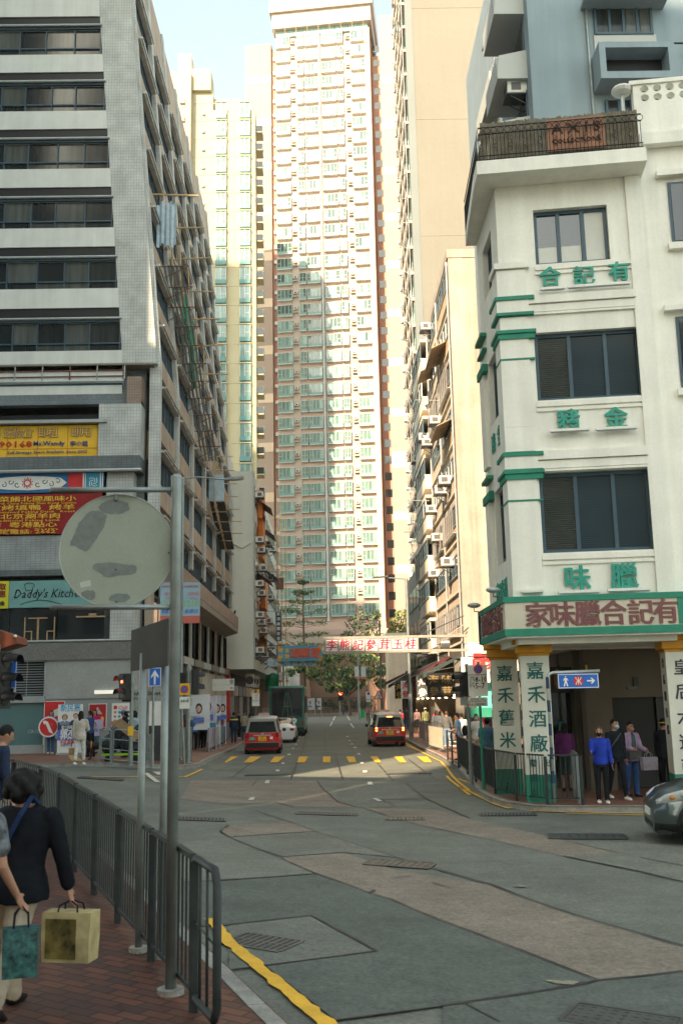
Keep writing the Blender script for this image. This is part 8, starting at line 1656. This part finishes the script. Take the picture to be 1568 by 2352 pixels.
t, hd, wm, hc = person('man in a dark suit and yellow-banded black cap by the right column', at(1520, 23.6), -35, 1.70, (cloth('dark_suit', (.016, .017, .022)), 'coat'), (BLKC, 'long'), cap=cloth('black_cap', (.012, .012, .014)), vox=.013); q = MB(); q.tube([hc + V((.094 * math.cos(a), .106 * math.sin(a), .03)) for a in [k * math.pi / 10 for k in range(21)]], .012, C['yellow'], 5); q.build('cap_band', t, local=True)
# ------------------------------------------------------------------ vehicles
def car(name, label, cat, loc, rz, L, W, sec, paint, roof, lower, wheel_r=.3, axles=(.30, .30), group=None):
    """sec: stations from tail to nose (y, belt z, top z, half width low, half width belt, half width top)"""
    t = thing(name, label, cat, loc, rz, group=group); mb = MB(); rings = []; N = 7
    for y, zb_, zt, hl, hb, ht in sec:
        half = [(hl * .90, .20), (hl, .34), (hl * 1.0, .55), (hb, zb_), (ht, max(zb_ + .01, zt - .07)), (ht * .86, zt - .015), (ht * .4, zt + .012)]; rings.append([V((x, y, z)) for x, z in half] + [V((-x, y, z)) for x, z in half[::-1]])
    n = 14; b0 = 0; vs = [p for r in rings for p in r]
    def cabin(i): return sec[i][2] - sec[i][1] > .25
    groups = {}
    for i in range(len(rings) - 1):
        for j in range(n):
            jj = j if j < 7 else 12 - j          # symmetrical row index: 0 low .. 3 belt..top, 6 centre
            row = jj if j != 6 else 6
            if j == 13: row = 0; 
            m = lower if row <= 0 or j == 13 else paint
            c0, c1 = cabin(i), cabin(i + 1)
            if row == 3 and c0 and c1: m = C['glass']
            elif row in (3, 4, 5, 6) and c0 != c1: m = C['glass'] if row >= 3 else paint
            elif row >= 4 and c0 and c1: m = roof
            groups.setdefault(m.name, (m, []))[1].append((i * n + j, i * n + (j + 1) % n, (i + 1) * n + (j + 1) % n, (i + 1) * n + j))
    for m, fs in groups.values(): mb.add(vs, fs, m)
    mb.add(rings[0], [tuple(range(n))], paint); mb.add(rings[-1], [tuple(range(n))[::-1]], paint)
    o = mb.build('body', t, local=True); bm = bmesh.new(); bm.from_mesh(o.data); bmesh.ops.remove_doubles(bm, verts=bm.verts, dist=1e-4); bmesh.ops.recalc_face_normals(bm, faces=bm.faces); bm.to_mesh(o.data); bm.free(); o.data.polygons.foreach_set('use_smooth', [True] * len(o.data.polygons))
    md = o.modifiers.new('b', 'BEVEL'); md.width = .035; md.segments = 2; md.angle_limit = rad(32)
    y0, y1 = sec[0][0], sec[-1][0]
    for y in (y0 + axles[0] * 2.6, y1 - axles[1] * 2.6):
        for s in (-1, 1):
            x = s * (W / 2 - .10); q = MB(); q.tube([(x - .11, y, wheel_r), (x + .11, y, wheel_r)], wheel_r, M('tyre_rubber', (.018, .018, .018), .8, .1), 24); w = q.build('wheel', t, local=True); q = MB(); q.tube([(x + s * .105, y, wheel_r), (x + s * .118, y, wheel_r)], wheel_r * .64, C['alu'], 20)
            for k in range(5): a = k * 2 * math.pi / 5; q.obox((x + s * .118, y, wheel_r), (s * .008, 0, 0), (0, math.cos(a) * wheel_r * .6, math.sin(a) * wheel_r * .6), (0, -math.sin(a) * .05, math.cos(a) * .05), C['iron'])
            q.build('rim', w, local=True)
            q = MB(); q.tube([(x - s * .0 + s * .06, y + math.cos(a) * (wheel_r + .05), wheel_r + math.sin(a) * (wheel_r + .05)) for a in [math.pi * k / 12 for k in range(13)]], .035, C['black'], 6); q.build('wheel_arch', t, local=True)
    return t
TR = M('taxi_red', (.55, .012, .010), .35, .03, 3, coat=.6); TS = M('taxi_silver', (.36, .355, .33), .35, .04, 3, metal=.3)
def taxi(label, loc, rz, plate_text, lit):
    sec = [(-2.2, .98, 1.62, .80, .80, .62), (-2.05, 1.0, 1.70, .84, .84, .66), (-1.2, 1.02, 1.76, .85, .85, .70), (0, 1.0, 1.76, .85, .85, .70), (.55, .98, 1.70, .85, .85, .68), (1.25, .96, 1.06, .85, .83, .66), (2.0, .86, .95, .82, .78, .58), (2.2, .62, .76, .74, .70, .5)]
    t = car('taxi', label, 'taxi', loc, rz, 4.4, 1.7, sec, TR, TS, C['black'], .31, (.28, .30), 'red taxis in the street'); y = -2.205
    def sl(z): return y + (0 if z < 1.0 else (z - 1.0) * .0)
    q = MB(); q.prism([(x, y - .012, z) for x, z in ((-.66, 1.02), (.66, 1.02), (.56, 1.52), (-.56, 1.52))], (0, -.012, 0), C['glass']); w = q.build('rear_window', t, local=True); q = MB(); q.tube([(.1, y - .04, 1.06), (-.4, y - .04, 1.1)], .012, C['black'], 5); q.build('wiper', w, local=True)
    q = MB(); q.box(-.74, .74, y - .02, y + .1, .58, 1.0, TR); q.box(-.78, .78, y - .06, y + .25, .28, .57, C['black']); tg = q.build('tailgate', t, local=True, bevel=.02); q = MB(); q.prism([(x, y - .004, z) for x, z in ((-.79, 1.0), (.79, 1.0), (.64, 1.64), (-.64, 1.64))], (0, -.007, 0), TS); q.build('rear_pillars', t, local=True)
    q = MB(); q.box(-.42, .42, y - .035, y - .02, .86, .905, C['alu']); q.build('chrome_strip', tg, local=True)
    q = MB(); q.box(-.19, .19, y - .035, y - .02, .62, .83, C['yellow']); pl = q.build('number_plate', t, local=True); q = MB(); q.text(plate_text[0], (0, y - .038, .775), UX, UZ, .12, BK, .002, .012); q.text(plate_text[1], (0, y - .038, .68), UX, UZ, .12, BK, .002, .012, fit=.3); q.build('lettering', pl, local=True)
    q = MB(); q.add([V((-.47, y - .03, .66)) + V((.17 * math.cos(a), 0, .16 * math.sin(a))) for a in [math.pi * k / 10 for k in range(11)]], [tuple(range(11))], M('licence_green', (.05, .32, .24), .6, .05)); q.text('4', (-.47, y - .034, .73), UX, UZ, .1, WH, .001, .01); q.build('licence_disc', t, local=True)
    q = MB(); q.box(.36, .5, y - .03, y - .02, .70, .82, C['wsign']); q.build('sticker', t, local=True)
    for s in (-1, 1):
        q = MB(); m = M('tail_lamp_lit', (1, .22, .04), .4, 0, emit=5) if lit else M('tail_lamp', (.22, .01, .01), .25, 0, coat=.5)
        q.box(s * .70 - .07, s * .70 + .07, y - .04, y + .05, .80, 1.02, m if not lit else M('tail_lamp', (.22, .01, .01), .25, 0)); 
        if lit: q.box(s * .70 - .06, s * .70 + .06, y - .05, y - .04, .92, 1.0, m); q.box(s * .70 - .06, s * .70 + .06, y - .05, y - .04, .81, .88, m)
        q.build('tail_lamp', t, local=True, bevel=.01)
        q = MB(); q.ell((s * .98, .62, 1.06), (.1, .06, .09), C['black'], 8, 6); q.build('wing_mirror', t, local=True, smooth=True)
    if lit: q = MB(); q.box(-.14, .14, y - .03, y + .0, 1.53, 1.56, M('tail_lamp_lit', 0, emit=5)); q.build('brake_lamp', t, local=True)
    q = MB(); q.prism([(-.28, -.35, 1.77), (.28, -.35, 1.77), (.22, -.35, 1.90), (-.22, -.35, 1.90)], (0, .2, 0), M('taxi_sign_pink', (.60, .46, .44), .5, .03)); sg = q.build('roof_sign', t, local=True); q = MB(); q.text('TAXI', (0, -.354, 1.835), UX, UZ, .13, M('taxi_lettering', (.35, .03, .08), .5, 0), .002, .01, fit=.38); q.build('lettering', sg, local=True)
    q = MB(); q.text('HYBRID', (.5, y - .025, .64), UX, UZ, .04, C['alu'], .001, 0); q.ell((0, y - .025, .955), (.06, .01, .035), C['alu'], 12, 5); q.build('badge', t, local=True)
    return t
taxi('red taxi with a silver roof on the left, tail lamps off', V((xy(607, 50.4), 50.2, .0)), rad(1.5), ('KF', '1618'), False)
taxi('red taxi with a silver roof on the right, brake lamps glowing', V((3.02, 55.2, 0)), rad(2.5), ('HX', '327'), True)
GP = M('grey_green_car_paint', (.075, .10, .105), .28, .03, 2, metal=.55, coat=.7)
sec = [(-2.2, .92, 1.2, .80, .80, .60), (-1.9, .98, 1.46, .86, .85, .60), (-.9, .98, 1.55, .88, .87, .62), (.1, .97, 1.53, .88, .87, .62), (.6, .96, 1.36, .88, .86, .62), (1.1, .95, 1.07, .88, .85, .68), (1.6, .86, .98, .87, .80, .60), (2.0, .74, .84, .82, .72, .48), (2.2, .56, .66, .66, .56, .34)]
t = car('parked_car', 'grey-green hatchback nosing in at the right frame edge', 'car', V((7.55, 17.05, 0)), rad(80), 4.4, 1.76, sec, GP, GP, C['black'], .32, (.28, .28))
for s in (-1, 1):
    q = MB(); q.loft([[V((s * (xa + .04 * math.cos(a) * w_), ya, za + math.sin(a) * h_)) for a in [2 * math.pi * i / 10 for i in range(10)]] for xa, ya, za, w_, h_ in ((.865, 1.0, .915, .5, .02), (.86, 1.4, .86, 1.0, .06), (.80, 1.75, .79, 1.4, .085), (.70, 2.0, .715, 1.6, .085), (.58, 2.14, .66, .8, .04))], M('headlamp_glass', (.42, .44, .42), .12, .1, 8, spec=.8, coat=.6)); hl = q.build('headlight', t, local=True, smooth=True); q = MB(); q.ell((s * .845, 1.72, .80), (.04, .07, .05), C['alu'], 10, 6); q.ell((s * .79, 1.9, .755), (.04, .06, .04), M('indicator_orange', (.5, .2, .04), .3, 0), 10, 6); q.build('reflector', hl, local=True, smooth=True)
    q = MB(); q.ell((s * 1.0, .45, 1.02), (.12, .08, .08), GP, 10, 6); q.build('wing_mirror', t, local=True, smooth=True)
q = MB(); q.prism([(-.45, 2.19, .26), (.45, 2.19, .26), (.55, 2.15, .40), (-.55, 2.15, .40)], (0, .03, 0), C['black']); q.box(-.75, .75, 1.95, 2.16, .17, .24, C['black']); q.box(-.26, .26, 2.19, 2.225, .42, .53, C['wsign']); q.build('bumper', t, local=True)
q = MB(); q.tube([(-.79, 1.2, .985), (-.5, 1.42, 1.0), (0, 1.5, 1.005), (.5, 1.42, 1.0), (.79, 1.2, .985)], .008, C['black'], 4); q.build('bonnet_seam', t, local=True)
WP_ = M('white_car_paint', (.66, .66, .63), .3, .03, 2, coat=.5)
sec = [(-2.2, .8, .95, .78, .78, .6), (-1.9, .9, 1.0, .86, .85, .66), (-1.4, .92, 1.12, .87, .86, .62), (-.9, .92, 1.42, .87, .86, .58), (.2, .92, 1.44, .87, .86, .58), (.9, .9, 1.0, .87, .85, .66), (1.9, .8, .9, .84, .78, .55), (2.2, .6, .7, .7, .64, .4)]
t = car('white_car', 'white saloon car driving just ahead of the left taxi', 'car', V((-2.95, 63, 0)), 0, 4.4, 1.75, sec, WP_, WP_, C['black'], .32)
for s in (-1, 1): q = MB(); q.box(s * .66 - .12, s * .66 + .12, -2.23, -2.15, .72, .86, M('tail_lamp', (.22, .01, .01), .25, 0)); q.build('tail_lamp', t, local=True)
# bus
B0 = V((-3.05, 72, 0)); t = thing('bus', 'dark green bus with a tall black rear window and a white flower emblem', 'bus', B0); GN = M('bus_green', (.015, .14, .10), .35, .06, 2, coat=.4); q = MB(); q.box(-1.25, 1.25, 0, 9, .4, 3.55, GN); q.box(-1.2, 1.2, .1, 8.9, .2, .4, C['black']); q.build('body', t, local=True, bevel=.12)
q = MB(); q.box(-1.1, 1.1, -.03, .02, 1.35, 3.4, C['glass']); w = q.build('rear_window', t, local=True, bevel=.02); q = MB(); LN = M('ladder_green', (.10, .22, .18), .5, .1)
for a, b in (((-.35, 1.4), (-.08, 3.1)), ((.05, 1.4), (.02, 3.1)), ((.4, 1.4), (.1, 3.1)), ((-.25, 2.1), (.3, 2.1))): q.tube([(a[0], -.05, a[1]), (b[0], -.05, b[1])], .022, LN, 5)
q.build('window_rods', w, local=True); q = MB()
for k in range(5): a = k * 2 * math.pi / 5 + .3; q.ell((.5 + .13 * math.cos(a), -.03, 1.1 + .12 * math.sin(a)), (.09, .012, .08), C['wsign'], 10, 5)
q.build('flower_emblem', t, local=True); q = MB(); q.box(-1.22, 1.22, -.06, .1, .35, .62, C['black']); q.build('bumper', t, local=True)
for k in range(4): q = MB(); q.box(1.252, 1.27, .6 + k * 2.1, 2.5 + k * 2.1, 1.6, 2.9, C['glass']); q.build('side_window', t, local=True)
for s in (-1, 1):
    q = MB(); q.box(s * 1.08 - .08, s * 1.08 + .08, -.05, .02, .8, 1.1, M('tail_lamp', (.22, .01, .01), .25, 0)); q.build('tail_lamp', t, local=True)
    for yy in (1.8, 7.2): q = MB(); q.tube([(s * 1.0, yy, .48), (s * 1.24, yy, .48)], .48, M('tyre_rubber', (.018, .018, .018), .8, .1), 20); q.build('wheel', t, local=True)
q = MB(); q.tube([(-1.25, .1, 2.0), (-1.7, -.1, 2.0), (-1.7, -.1, 1.5)], .025, C['alu'], 6); q.build('grab_rail', t, local=True)
hz = MB(); hz.box(-905, 905, -905, 1205, -1, 165, M('haze_air', (1, 1, 1), 1, 0)); ho = tag(hz.build('haze'), kind='stuff')
hm = MATS['haze_air']; nt = hm.node_tree; nt.nodes.remove(nt.nodes['Principled BSDF']); vp = nt.nodes.new('ShaderNodeVolumePrincipled')
vp.inputs['Color'].default_value = (1, .90, .76, 1); vp.inputs['Density'].default_value = .00025; vp.inputs['Anisotropy'].default_value = .1
nt.links.new(vp.outputs[0], nt.nodes['Material Output'].inputs['Volume'])
bpy.data.scenes.remove(TMP)
